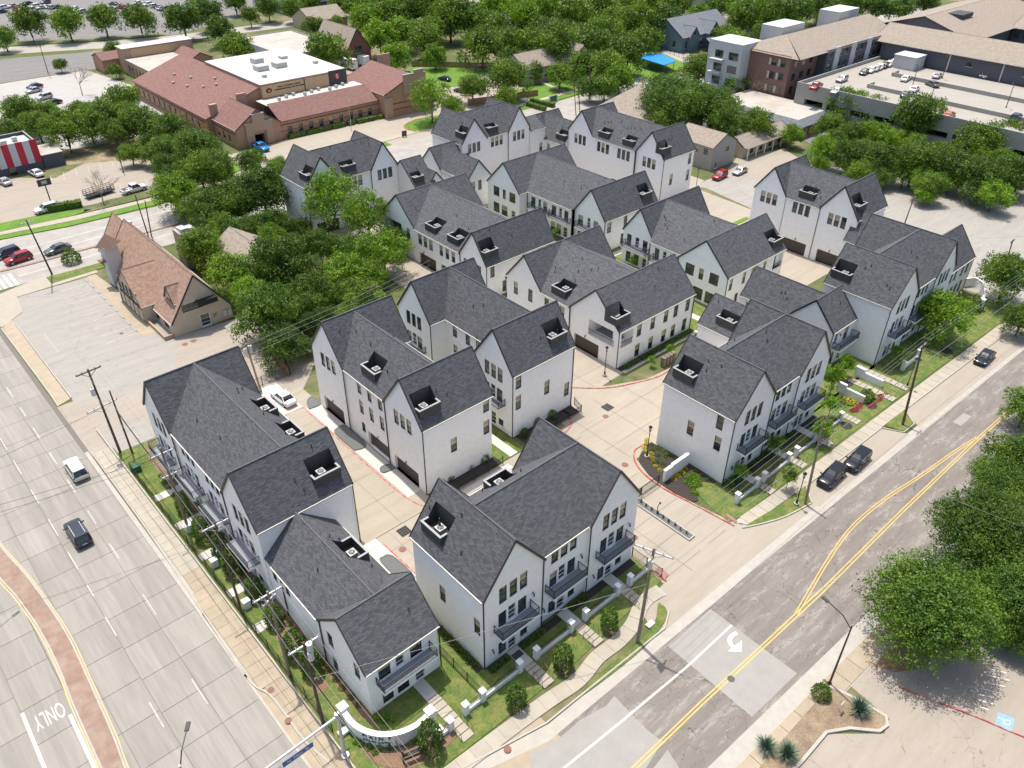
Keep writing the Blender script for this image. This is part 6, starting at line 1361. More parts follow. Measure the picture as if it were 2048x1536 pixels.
wires('power cables strung along the asphalt street poles', [[(43.2,28.3+o_,12.7),(73.0,28.6+o_*0.5,12.4),(97.0,28.6+o_*0.5,12.4),(140,27+o_*0.5,12)] for o_ in (-0.8,0.0,0.9)], 0.02, M_wire, 0.014)
wires('lower telephone cables along the asphalt street poles', [[(14.9,41.1,7),(43.1,28.3,8.2),(72.9,28.4,8.2),(96.8,28.4,8.2),(140,27,8)]], 0.035, M_wire, 0.014)
wires('slack cables from the paired-transformer pole to the grey pole', [[(33.77, 89.30, 9.40),(55.80, 93.05, 8.20),(68.85, 95.57, 8.00)],[(33.56, 89.11, 8.80),(55.50, 92.70, 7.60),(68.47, 95.12, 7.40)],[(33.34, 89.00, 8.00),(55.19, 92.34, 7.00),(68.09, 94.67, 6.80)]], 0.03, M_wire, 0.012)
wires('cable crossing the asphalt road into the right-hand trees', [[(97.0,28.6,11.5),(99,10,10)],[(73,28.6,9),(76,8,9)]], 0.02, M_wire, 0.02)
# ---------------------------------------------------------------- trees
def crown_mesh(seed, nleaf, lsize, mt, lobes=14, flat=0.8, sparse=0.0):
    """unit crown (radius about 1, centred on 0): leaf clumps spread over and through a cluster of uneven lobes"""
    q = random.Random(seed); m = MB(); L = []
    for i in range(lobes):
        a = i*2.39996; rr_ = q.uniform(0.66,0.86)*((i+0.5)/lobes)**0.5; z = (0.46*(1-(rr_/0.85)**2) + (q.uniform(-0.62,-0.2) if i % 2 else q.uniform(-0.12,0.06)))*flat
        L.append((Vector((rr_*math.cos(a), rr_*math.sin(a), z)), q.uniform(0.20,0.40)*(1-0.3*sparse)))
    L.append((Vector((0,0,0.0)), 0.55*(1-sparse*0.6)))
    tot = sum(r**2 for _, r in L); v = m.v; f = m.f
    for c, r in L:
        n = int(nleaf*r*r/tot/7)
        for i in range(n):
            d = Vector((q.gauss(0,1), q.gauss(0,1), q.gauss(0.25,1))).normalized(); p = c + d*r*(q.random()**0.22)*q.uniform(0.88,1.08)
            tw = (d + Vector((q.gauss(0,.5), q.gauss(0,.5), q.gauss(0.1,.5)))).normalized()
            for j in range(7):
                pp = p + Vector((q.gauss(0,1), q.gauss(0,1), q.gauss(0,0.7)))*lsize*0.9
                nn = (tw + Vector((q.gauss(0,.6), q.gauss(0,.6), q.gauss(0,.6)))).normalized(); u = nn.orthogonal().normalized(); w_ = nn.cross(u)
                an = q.random()*6.283; u2 = u*math.cos(an)+w_*math.sin(an); w2 = nn.cross(u2); s_ = lsize*q.uniform(0.55,1.25)
                b = len(v); v += [tuple(pp-u2*s_*0.6), tuple(pp-u2*0.05*s_+w2*s_*0.36), tuple(pp+u2*s_*0.6), tuple(pp+u2*0.05*s_-w2*s_*0.36)]; f.append((b,b+1,b+2,b+3))
    me = bpy.data.meshes.new('crown'); me.from_pydata(v, [], f); me.materials.append(mt); me.update(); return me, L
def trunk_mesh(seed, L, zc, r0=0.07):
    """unit trunk: foot at -zc, limbs reaching into the lobes"""
    q = random.Random(seed); m = MB(); fork = Vector((q.uniform(-.05,.05), q.uniform(-.05,.05), -zc*0.45))
    m.tube([(0,0,-zc),(q.uniform(-.02,.02),q.uniform(-.02,.02),-zc*0.75),tuple(fork)], r0*1.15, 7, r0*0.8)
    for c, r in L[::max(1, len(L)//9)]:
        k = fork.lerp(c, 0.5)+Vector((q.uniform(-.06,.06), q.uniform(-.06,.06), -0.04)); m.tube([tuple(fork),tuple(k),tuple(c)], r0*0.5, 5, r0*0.12)
    return m.mesh('trunk', M_bark)
PROTO = {}
def proto(kind, i):
    if (kind, i) in PROTO: return PROTO[(kind, i)]
    n, ls, mt, lob, fl, sp, zc, r0 = {'big': (42000,0.036,M_leafk,60,0.6,0,0.95,0.05), 'bigd': (42000,0.036,M_leafk,60,0.6,0,0.95,0.05), 'mid': (12000,0.060,M_leafm,30,0.85,0,0.95,0.055), 'dark': (12000,0.060,M_leafd,32,0.85,0,0.9,0.055), 'bright': (11000,0.060,M_leafb,28,0.95,0.1,0.95,0.05),
        'sparse': (7000,0.055,M_leafb,30,1.25,0.5,1.1,0.035), 'far': (5200,0.090,M_leafm,24,0.85,0,0.95,0.05), 'fard': (5200,0.090,M_leafd,24,0.85,0,0.95,0.05), 'farb': (5200,0.090,M_leafb,24,0.9,0,0.95,0.05), 'young': (1800,0.13,M_leafb,10,1.2,0.3,1.6,0.03), 'youngd': (1800,0.13,M_leafm,10,1.2,0.3,1.6,0.03), 'olive': (2600,0.07,M_leafo,14,1.0,0.5,1.2,0.035)}[kind]
    me, L = crown_mesh(hash(kind) % 1 + i*13+len(kind)*7, n, ls, mt, lob, fl, sp); tr = trunk_mesh(i+5, L, zc, r0); PROTO[(kind, i)] = (me, tr, zc); return PROTO[(kind, i)]
tcount = 0
def tree(kind, x, y, r, label, group=None, name='shade_tree', cat='tree', zs=None, z0=0.0):
    global tcount; tcount += 1
    me, tr, zc = proto(kind, tcount % (2 if kind in ('big','bigd') else 3))
    zsc = zs or rnd.uniform(1.0, 1.22); t = thing(name, label, cat, (x, y, z0), rnd.uniform(0, 6.28), group); t.scale = (r*rnd.uniform(.94,1.06), r*rnd.uniform(.94,1.06), r*zsc)
    child('trunk', tr, t, (0,0,zc)); child('crown', me, t, (0,0,zc)); return t
def dead_tree(x, y, h, label, z0=0.0):
    q = random.Random(int(x*10)); t = thing('bare_tree', label, 'tree', (x,y,z0)); m = MB(); m.tube([(0,0,0),(0.1,0,h*0.35)],0.13,6,0.1); m.build('trunk', M_woodg, t, loc=(0,0,0)); b = MB()
    def br(p, d, L, r, k):
        e = p+d*L; b.tube([tuple(p), tuple(p+d*L*0.5+Vector((q.uniform(-.1,.1),q.uniform(-.1,.1),0))*L*0.5), tuple(e)], r, 4, r*0.5, cap=False)
        if k: 
            for i in range(4): br(p+d*L*q.uniform(0.5,1), (d+Vector((q.gauss(0,.55),q.gauss(0,.55),q.uniform(-.1,.4)))).normalized(), L*q.uniform(.5,.75), r*0.5, k-1)
    for i in range(6): br(Vector((0.1,0,h*0.34)), Vector((q.gauss(0,.6),q.gauss(0,.6),1)).normalized(), h*0.32, 0.07, 3)
    b.build('branches', M_woodg, t, loc=(0,0,0))
TR = [
 ('bigd', (62.95, 9.90, 6.51), 'huge dense oak overhanging the south lot, with shade on the accessible bay'),
 ('big', (77.72, 10.23, 6.19), 'huge dense oak at the right edge, upper neighbour of the lot oak'),
 ('bigd', (72.70, 4.43, 5.37), 'dense oak cut by the right border behind the lot oak'),
 ('big', (69.56, 3.36, 2.89), 'huge oak part at the lower right border, over the white bay lines'),
 ('bigd', (89.22, 12.73, 4.18), 'dense oak crown above the right-hand oaks, below the small border trees'),
 ('mid', (94.25, 13.08, 3.73), 'dense tree cut by the right border between the road and the huge oaks'),
 ('mid', (107.41, 16.64, 3.44), 'small crown at the right border above the yellow road lines'),
 ('bright', (120.74, 34.27, 4.77), 'bright green street tree in front of the right-most three-storey block'),
 ('mid', (141.24, 32.57, 4.84), 'loose green tree at the right border beside the curved white wall'),
 ('mid', (131.71, 26.11, 3.13), 'half-hidden tree at the right border below the loose green one'),
 ('young', (73.07, 30.68, 1.21), 'young street tree on the kerb lawn beside the black lantern post'),
 ('youngd', (77.04, 35.02, 1.39), 'young round tree in the second front garden right of the driveway'),
 ('young', (69.70, 35.12, 1.04), 'slim young tree in the first front garden right of the driveway'),
 ('young', (83.87, 32.75, 1.55), 'young tree above the rail of the third front garden'),
 ('young', (94.62, 37.25, 2.10), 'bright young tree beside the first stepped white wall'),
 ('young', (90.02, 34.81, 1.35), 'small bright tree just below the first stepped white wall'),
 ('young', (100.57, 38.45, 1.31), 'slim bright tree between the stepped wall and the white gable'),
 ('youngd', (108.24, 34.51, 1.48), 'young tree in the shade beside the white wall of the right block'),
 ('young', (86.04, 58.98, 0.76), 'small bright tree beside the mailbox cabinets, right one'),
 ('young', (81.50, 58.80, 0.67), 'small bright tree beside the mailbox cabinets, left one'),
 ('young', (102.23, 99.93, 0.87), 'bright small courtyard tree by the broad-roofed block'),
 ('young', (103.26, 88.06, 0.83), 'bright small courtyard tree beside the iron fence'),
 ('young', (103.57, 81.64, 0.90), 'bright small shrub-tree at the foot of the loggia block'),
 ('bright', (52.39, 158.33, 5.21), 'bright tree at the roadside above the restaurant, left one'),
 ('mid', (54.09, 144.97, 5.27), 'big green tree directly behind the restaurant chimney'),
 ('dark', (64.02, 143.66, 6.10), 'dark round tree between the grass verge and the sparse tree'),
 ('mid', (61.81, 168.05, 4.30), 'green tree at the head of the roadside belt'),
 ('mid', (45.71, 131.36, 4.40), 'green tree right of the restaurant chimney'),
 ('bright', (45.47, 120.27, 4.35), 'bright tree beside the upper right slope of the restaurant'),
 ('dark', (51.88, 115.37, 6.01), 'large dark domed tree in the middle of the tree mass'),
 ('dark', (43.28, 102.96, 5.03), 'large dark tree overhanging the restaurant yard'),
 ('dark', (40.41, 115.84, 2.75), 'dark tree against the right end of the restaurant gable'),
 ('dark', (41.21, 94.95, 3.79), 'dark tree at the fence beside the alley end'),
 ('sparse', (70.85, 128.90, 6.28), 'tall sparse bright tree in front of the far left white row'),
 ('sparse', (72.98, 120.36, 5.39), 'tall sparse bright tree right of its twin before the far left row'),
 ('bright', (68.48, 109.02, 4.80), 'bright tree before the garages of the middle left block'),
 ('bright', (59.89, 107.58, 4.36), 'bright tree in the centre of the tree mass'),
 ('mid', (57.19, 98.28, 3.98), 'green tree beside the ridge of the three-garage block'),
 ('mid', (52.42, 106.35, 3.73), 'green tree between the dark domes and the bright centre'),
 ('mid', (61.83, 118.97, 3.74), 'green tree under the sparse twins'),
 ('dark', (50.69, 98.39, 2.72), 'low dark tree above the bright patch of grass'),
 ('far', (67.94, 228.65, 5.03), 'tree at the upper left lots, behind the belt along the school'),
 ('mid', (48.42, 212.19, 5.48), 'tree standing directly behind the red and white striped shop'),
 ('mid', (44.65, 233.00, 5.04), 'tree at the left edge behind the striped shop'),
 ('mid', (45.24, 223.71, 4.18), 'tree beside the striped shop roof, left of its neighbour'),
 ('mid', (58.06, 214.12, 6.40), 'broad tree right of the striped shop shed'),
 ('mid', (56.22, 193.11, 3.00), 'lone small tree in the middle of the shop parking lot'),
 ('mid', (63.77, 205.56, 5.61), 'tree in the belt along the school, upper part'),
 ('mid', (67.65, 197.29, 5.06), 'tree in the belt along the school, against the brown wall'),
 ('mid', (62.35, 186.44, 4.36), 'tree in the belt along the school, lower left'),
 ('dark', (65.99, 177.84, 5.83), 'tree in the belt along the school, nearest the brick corner'),
 ('mid', (63.34, 165.02, 4.80), 'tree at the lower end of the belt along the school'),
 ('youngd', (76.18, 169.92, 1.94), 'small tree on the lawn beside the school drive'),
 ('sparse', (128.54, 173.81, 6.34), 'loose bright tree in front of the right wing of the school'),
 ('bright', (133.89, 171.57, 3.75), 'small bright tree beside the school drive loop'),
 ('mid', (148.11, 180.27, 4.82), 'loose tree beside the small school lot'),
 ('mid', (157.76, 176.18, 6.86), 'dark-leaved tree above the three-storey rows at top middle'),
 ('mid', (189.99, 189.63, 8.25), 'tall tree in front of the tan gabled house'),
 ('big', (168.61, 125.06, 10.83), 'enormous dense tree right of the grey roof, at the top right of the rows'),
 ('big', (177.35, 119.58, 8.42), 'enormous dense tree, right-hand twin of the one by the grey roof'),
 ('mid', (161.02, 121.39, 5.69), 'tree right in front of the big hipped roof by the long white row'),
 ('mid', (170.61, 136.62, 4.53), 'tree at the left corner of the big hipped roof'),
 ('mid', (208.74, 146.81, 6.28), 'tree between the blue canopy and the enormous twins'),
 ('mid', (206.22, 132.36, 5.17), 'tree beside the bare tree near the brick apartments'),
 ('mid', (173.06, 112.78, 4.99), 'dark tree behind the long row, below the enormous twins'),
 ('mid', (178.25, 106.73, 4.73), 'tree behind the low tan-roofed carport'),
 ('bright', (183.69, 99.20, 3.22), 'round bright shrub-like tree between the carport and the back lot'),
 ('bright', (176.34, 86.88, 3.96), 'bright tree behind the ridge of the two-garage block'),
 ('mid', (208.20, 99.50, 6.31), 'tree in front of the parking garage wall, left end'),
 ('mid', (209.44, 92.32, 5.69), 'tree in front of the parking garage wall, second from left'),
 ('mid', (206.14, 79.20, 6.88), 'tree in front of the parking garage wall, largest of the row'),
 ('bright', (198.34, 84.74, 3.94), 'yellow-green tree in the middle of the right-hand belt'),
 ('dark', (177.33, 80.73, 4.79), 'belt tree beside the big lot, left end'),
 ('dark', (177.54, 73.66, 4.91), 'belt tree beside the big lot, second from left'),
 ('mid', (180.86, 67.34, 5.29), 'belt tree beside the big lot, third from left'),
 ('dark', (185.26, 61.57, 5.25), 'belt tree beside the big lot, fourth from left'),
 ('mid', (203.95, 62.99, 5.81), 'belt tree below the garage at the right, upper row'),
 ('mid', (212.80, 59.72, 5.90), 'belt tree below the garage at the right border, upper row'),
 ('dark', (184.26, 54.26, 5.32), 'belt tree beside the big lot, fifth from left'),
 ('dark', (192.48, 50.80, 5.39), 'belt tree beside the big lot at the right border'),
 ('bright', (179.88, 49.52, 3.93), 'bright low tree at the corner of the big lot, right border'),
 ('far', (77.42, 343.01, 6.43), 'parking lot tree at top left, first from the left of four'),
 ('far', (87.89, 334.16, 6.44), 'parking lot tree at top left, second of four'),
 ('far', (100.10, 333.46, 6.04), 'parking lot tree at top left, third of four'),
 ('far', (110.16, 326.01, 6.60), 'parking lot tree at top left, fourth of four'),
 ('far', (66.13, 332.73, 4.46), 'tree cut by the left border beside the top left street'),
 ('fard', (120.34, 310.94, 6.88), 'dark street tree above the brown north hall, left one'),
 ('fard', (133.69, 317.38, 6.40), 'dark street tree above the brown north hall, right one'),
 ('fard', (125.59, 292.10, 5.99), 'dark street tree beside the pale street at the top'),
 ('fard', (141.12, 343.08, 5.23), 'small street tree at the top edge left of the grey office'),
 ('far', (116.58, 261.19, 6.12), 'tree in front of the white warehouse'),
 ('far', (71.04, 291.60, 2.53), 'small tree at the corner of the service lot'),
 ('far', (90.74, 300.66, 3.03), 'small tree against the brown north hall'),
 ('far', (81.47, 273.20, 2.48), 'clipped round tree beside the brown north hall'),
 ('far', (133.03, 232.60, 7.16), 'broad tree beside the white vans'),
 ('far', (158.43, 285.52, 4.08), 'tree in front of the grey office, left one'),
 ('far', (171.20, 289.69, 3.07), 'pointed tree in front of the grey office'),
 ('far', (158.47, 319.46, 5.93), 'tree left of the grey office at the top edge'),
 ('far', (165.46, 312.46, 5.14), 'tree against the left corner of the grey office'),
 ('farb', (150.18, 221.00, 5.05), 'bright round tree beside the brown right wing of the school'),
 ('farb', (160.12, 243.57, 7.11), 'bright tree right of the brick church gable'),
 ('far', (168.72, 229.88, 6.02), 'tall open tree over the small lawn behind the school'),
 ('far', (176.13, 208.84, 7.74), 'round tree behind the small school lot'),
 ('far', (191.70, 245.30, 8.12), 'tree in the woods above the small lawn'),
]
for kind, (x, y, r), lab in TR: tree(kind, x, y, r, lab, zs=0.9 if kind in ('big','bigd') else None)
# the wooded blocks behind: individual trees
wd = [(182.18, 289.45, 7.38), (179.96, 269.24, 7.79), (191.51, 266.21, 8.28), (209.12, 270.43, 7.84), (195.51, 240.03, 7.56), (213.99, 246.17, 7.92), (210.64, 227.24, 7.57), (234.26, 237.26, 7.69), (229.78, 219.53, 8.09), (195.53, 207.10, 6.05), (199.84, 190.33, 7.48), (247.66, 223.59, 8.05), (218.36, 194.12, 7.50), (205.29, 172.46, 6.64), (237.54, 197.28, 7.84), (188.46, 165.58, 5.99), (188.20, 174.61, 5.82), (270.47, 217.80, 7.11), (258.78, 200.69, 6.37), (174.89, 159.81, 4.30), (184.90, 157.36, 5.24), (235.67, 255.85, 6.80), (225.12, 181.95, 6.07), (197.81, 228.95, 6.37), (169.22, 243.38, 6.21), (180.97, 243.21, 6.35), (187.77, 211.00, 5.67), (212.42, 218.62, 6.06)]
for x, y, r in wd: tree(rnd.choice(['far','fard','farb','far']), x, y, r, 'leafy tree in the dense woods between the school and the blue canopy', 'trees of the dense woods at the top middle')
wd = [(277.99, 178.83, 8.14), (277.30, 166.68, 8.29), (307.21, 175.89, 7.77), (323.36, 174.57, 7.57), (287.93, 197.00, 7.05), (338.24, 169.77, 7.30), (344.37, 162.12, 6.87), (348.57, 153.57, 6.41), (286.13, 215.01, 5.67), (278.49, 199.19, 5.04), (368.43, 152.55, 6.21), (252.12, 164.54, 5.15), (386.83, 131.83, 6.16), (399.26, 126.73, 6.23), (279.03, 160.19, 6.44)]
for x, y, r in wd: tree(rnd.choice(['far','fard','far']), x, y, r, 'leafy tree in the woods behind the apartment roofs at the top right', 'trees behind the apartments at the top right')
wd = [(171.02, 74.51, 3.30), (172.19, 67.10, 3.45), (174.64, 60.64, 3.60), (177.55, 54.54, 3.56), (187.36, 89.76, 3.16), (202.27, 71.05, 4.06), (198.20, 89.17, 3.50), (227.50, 75.80, 3.90), (210.20, 55.31, 3.95), (194.53, 77.76, 4.05), (207.57, 105.59, 2.96)]
for x, y, r in wd[::2]: tree('mid', x, y, r, 'low dark undergrowth tree inside the belt between the big lot and the parking garage', 'undergrowth trees of the right-hand belt')
wd = [(63.27, 199.65, 3.13), (61.80, 177.49, 3.34), (63.83, 156.16, 3.33), (55.54, 137.32, 3.20), (49.71, 108.36, 2.44), (47.69, 100.18, 2.17), (65.50, 118.45, 2.72), (65.09, 131.96, 2.67), (48.02, 118.83, 2.54), (46.66, 94.11, 1.80)]
for x, y, r in wd: tree('dark', x, y, r, 'low dark undergrowth tree inside the tree mass between the school and the alley', 'undergrowth trees of the centre left')
wd = [(155.03, 340.70, 5.33), (186.16, 310.63, 5.31), (180.56, 324.98, 4.58), (148.66, 315.68, 3.87), (177.60, 174.73, 4.50), (149.62, 168.09, 3.59), (176.70, 185.80, 4.01)]
for x, y, r in wd: tree('far', x, y, r, 'roadside tree scattered along the streets near the top of the picture', 'scattered roadside trees near the top')
wd = [(56.75, 170.76, 3.64), (52.23, 151.76, 3.54), (52.58, 139.41, 3.38), (58.88, 180.03, 3.34), (73.08, 167.68, 3.35), (60.69, 134.19, 3.78), (58.64, 122.21, 3.57), (50.02, 103.89, 3.34), (54.80, 104.25, 3.25), (52.78, 96.70, 2.65), (46.98, 104.85, 3.15), (45.19, 113.07, 3.09), (63.46, 105.62, 3.39), (65.83, 115.45, 3.74), (74.76, 114.35, 3.31), (44.13, 95.47, 2.24), (56.91, 114.15, 3.26), (59.59, 145.33, 3.54), (76.14, 159.59, 3.72), (53.71, 135.59, 3.34), (57.82, 136.78, 3.22), (58.05, 129.48, 3.13)]
for x, y, r in wd: tree(rnd.choice(['mid','bright','dark']), x, y, r, 'green tree crown within the tree mass between the restaurant and the white blocks', 'filler crowns of the centre left tree mass')
wd = [(171.71, 268.69, 6.22), (178.39, 257.72, 6.16), (163.56, 217.77, 4.84), (170.91, 216.61, 5.55), (214.58, 258.66, 6.98), (201.19, 226.09, 6.37), (234.11, 248.33, 7.08), (183.32, 187.16, 5.01), (214.74, 209.65, 6.32), (227.07, 209.27, 6.46), (239.98, 208.87, 6.62), (219.73, 188.35, 5.76), (204.85, 186.00, 5.88), (206.64, 167.24, 5.02), (243.20, 192.57, 6.08), (256.02, 250.68, 6.16), (275.03, 234.78, 6.18), (263.93, 244.06, 6.17), (237.12, 266.50, 6.15), (200.52, 239.03, 6.18), (176.80, 195.12, 5.34), (189.63, 180.23, 5.30), (178.16, 157.00, 4.31), (261.72, 217.93, 6.24), (285.30, 219.54, 6.11), (190.01, 237.58, 6.04), (199.81, 261.72, 6.46), (212.14, 220.90, 5.73)]
for x, y, r in wd[::2]: tree(rnd.choice(['farb','fard','farb','far']), x, y, r*rnd.uniform(.7,1.15), 'leafy tree filling the dense woods right of the church and left of the blue canopy', 'filler trees of the dense woods at the top middle')
wd = [(195.28, 95.79, 3.79), (192.15, 88.59, 3.68), (187.15, 81.34, 3.55), (197.90, 81.22, 3.66), (196.71, 74.45, 3.80), (194.61, 67.50, 3.70), (213.89, 71.27, 3.95), (199.35, 60.49, 3.89), (199.58, 56.16, 3.84), (178.64, 64.03, 3.26), (183.20, 60.06, 3.27), (178.57, 67.94, 3.31), (174.08, 71.32, 2.86), (189.36, 50.95, 3.23), (181.58, 52.93, 2.96), (216.55, 74.85, 3.77), (227.95, 69.13, 4.08), (175.53, 79.33, 3.18), (172.04, 84.66, 2.52), (172.46, 60.39, 2.53)]
for x, y, r in wd: tree(rnd.choice(['mid','bright']), x, y, r, 'green tree filling the belt between the big lot and the parking garage', 'filler trees of the right-hand belt')
wd = [(57.48, 205.86, 4.10), (54.63, 214.97, 3.69), (62.22, 177.13, 3.34), (50.70, 236.60, 3.89), (39.93, 227.69, 3.68), (59.24, 189.61, 3.00), (66.75, 222.74, 3.90), (57.72, 231.59, 3.65), (66.64, 166.82, 2.84), (301.75, 187.88, 6.70), (323.45, 190.22, 6.17), (320.33, 170.02, 5.13), (307.39, 201.04, 6.13), (263.71, 160.37, 5.91), (260.04, 174.31, 4.99)]
for x, y, r in wd: tree('mid', x, y, r, 'green tree filling out the tree belts beside the brown school and the upper lots', 'filler trees of the upper belts')
dead_tree(*(42.67, 174.20, 0.00)[:2], 7.5, 'bare leafless tree at the edge of the shop parking lot beside the trailer')
dead_tree(*(67.29, 261.70, 0.00)[:2], 9, 'bare leaning tree between the service lot and the school')
dead_tree(*(205.89, 126.03, 0.00)[:2], 10, 'bare leafless tree beside the flat white roof near the apartments')
dead_tree(*(67.00, 133.17, 0.00)[:2], 8, 'bare tree among the green ones left of the far left row')
dead_tree(*(57.17, 109.65, 0.00)[:2], 7, 'bare twiggy tree in the centre of the tree mass')
plant('bush', *(28.86, 150.82, 0.00)[:2], 'roundish small tree on the corner verge by the crossing', 'tree', None, 1.9, name='small_tree')
# clipped hedges
def hedge(label, a, b_, w_, h, z=0.1):
    q = random.Random(int(a[0]*7)); m = MB(); L = math.hypot(b_[0]-a[0], b_[1]-a[1]); n = int(L*w_*h*38)
    d = Vector((b_[0]-a[0], b_[1]-a[1], 0)).normalized(); s_ = Vector((-d.y, d.x, 0)); t = thing('hedge', label, 'hedge', (a[0],a[1],z))
    for i in range(n):
        p = d*q.uniform(0,L); sd = q.choice([0,1,2,2,2])
        if sd == 2: p = p+s_*q.uniform(-w_/2,w_/2)+Vector((0,0,h*q.uniform(.92,1.02))); nn = Vector((0,0,1))
        else: p = p+s_*(w_/2 if sd else -w_/2)*q.uniform(.92,1.03)+Vector((0,0,q.uniform(0,h))); nn = s_*(1 if sd else -1)
        nn = (nn+Vector((q.gauss(0,.5),q.gauss(0,.5),q.gauss(0,.5)))).normalized(); u = nn.orthogonal().normalized(); v = nn.cross(u); k_ = 0.2*q.uniform(.6,1.3); m.face([p-u*k_, p+v*k_*.6, p+u*k_, p-v*k_*.6])
    m.build('leaves', M_leafm, t, loc=(0,0,0)); m = MB(); m.bar((0,0,h*0.45),tuple(d*L+Vector((0,0,h*0.45))),w_*0.86,h*0.88); m.build('core', M_leafd, t, loc=(0,0,0))
hs = [((93.0,187.0),(97.6,186.8)),((97.9,186.8),(105.2,186.6)),((105.6,186.6),(109.4,186.5)),((110.2,186.4),(112.2,186.3)),((112.8,186.3),(119.0,186.0)),((119.3,186.0),(124.2,185.7))]
for i, (a, b_) in enumerate(hs): hedge('clipped hedge in front of the brown school wing, number %s from the left' % ['one','two','three','four','five','six'][i], a, b_, 1.0, 1.0)
hedge('clipped hedge on the verge of the shop lot', (32.23, 178.10, 0.00)[:2], (39.13, 176.58, 0.00)[:2], 1.6, 1.3)
hedge('upper clipped hedge on the sign lawn beyond the rows', (161.79, 170.47, 0.00)[:2], (163.36, 162.59, 0.00)[:2], 1.4, 1.1)
hedge('lower clipped hedge on the sign lawn beyond the rows', (158.65, 168.58, 0.00)[:2], (159.08, 161.84, 0.00)[:2], 1.4, 1.1)
hedge('short green hedge beside the restaurant, upper box', (32.92, 121.59, 0.00)[:2], (32.81, 118.93, 0.00)[:2], 0.9, 0.9, 0.5)
hedge('short green hedge beside the restaurant, lower box', (32.74, 118.37, 0.00)[:2], (32.81, 115.44, 0.00)[:2], 0.9, 0.9, 0.5)
# ---------------------------------------------------------------- vehicles
def paint(name, c, rough=0.25): return mat(name, c, rough, metal=0.15, spec=0.8)
PAINT = {'white': paint('white_car_paint',(0.72,0.72,0.70)), 'black': paint('black_car_paint',(0.010,0.011,0.014),0.12), 'silver': paint('silver_car_paint',(0.42,0.43,0.43)), 'beige': paint('pale_grey_car_paint',(0.56,0.55,0.50)), 'grey': paint('grey_car_paint',(0.10,0.105,0.11),0.2), 'slate': paint('dark_slate_car_paint',(0.03,0.036,0.045),0.15),
    'red': paint('red_car_paint',(0.33,0.012,0.02),0.2), 'blue': paint('blue_car_paint',(0.01,0.20,0.52),0.2), 'navy': paint('navy_car_paint',(0.02,0.03,0.07),0.2), 'orange': paint('orange_car_paint',(0.55,0.08,0.02),0.2), 'green': paint('dark_green_car_paint',(0.01,0.04,0.035),0.2)}
M_cglass = mat('car_glass', (0.012,0.018,0.020), 0.05, spec=1.0); M_tyre = mat('tyre_rubber',(0.015,0.015,0.015),0.8); M_rim = mat('wheel_rim',(0.35,0.35,0.36),0.35,metal=0.6)
M_tail = mat('tail_light_red',(0.35,0.01,0.01),0.2); M_headl = mat('head_light',(0.6,0.62,0.62),0.15); M_plate = mat('licence_plate',(0.6,0.6,0.6),0.5)
# side profiles: length, width, height, then stations (x fraction, lower z, belt z, half width factor) and cabin (x0,x1 at belt; x0,x1 at roof)
KIND = {
 'suv':   dict(L=4.7, W=1.88, H=1.68, belt=[(0,.45,.80,.80),(.03,.30,.92,.92),(.10,.26,1.02,.99),(.30,.24,1.10,1),(.55,.24,1.08,1),(.78,.24,1.04,1),(.93,.26,.96,.97),(.985,.32,.80,.88),(1,.42,.66,.80)], cab=(.02,.76,.09,.57), rear=.98),
 'sedan': dict(L=4.75, W=1.83, H=1.45, belt=[(0,.45,.72,.82),(.03,.30,.88,.93),(.14,.25,.94,.98),(.35,.22,.96,1),(.60,.22,.95,1),(.80,.23,.88,1),(.94,.26,.76,.95),(.985,.32,.66,.87),(1,.42,.56,.80)], cab=(.13,.72,.27,.56), rear=.9),
 'pickup':dict(L=5.6, W=1.98, H=1.85, belt=[(0,.5,.98,.95),(.02,.4,1.12,.98),(.30,.36,1.14,1),(.55,.34,1.15,1),(.75,.34,1.12,1),(.94,.36,1.04,.96),(.985,.4,.9,.9),(1,.5,.75,.85)], cab=(.36,.74,.385,.62), rear=.98),
}
def loft(m, secs):
    n = len(secs[0]); b = len(m.v)
    for s in secs: m.v += [tuple(p) for p in s]
    for i in range(len(secs)-1):
        for k in range(n): m.f.append((b+i*n+k, b+i*n+(k+1)%n, b+(i+1)*n+(k+1)%n, b+(i+1)*n+k)); m.uv.append(None); m.mi.append(m.m)
    m.f.append(tuple(b+k for k in range(n))[::-1]); m.uv.append(None); m.mi.append(m.m)
    e = b+(len(secs)-1)*n; m.f.append(tuple(e+k for k in range(n))); m.uv.append(None); m.mi.append(m.m)
_cm = {}
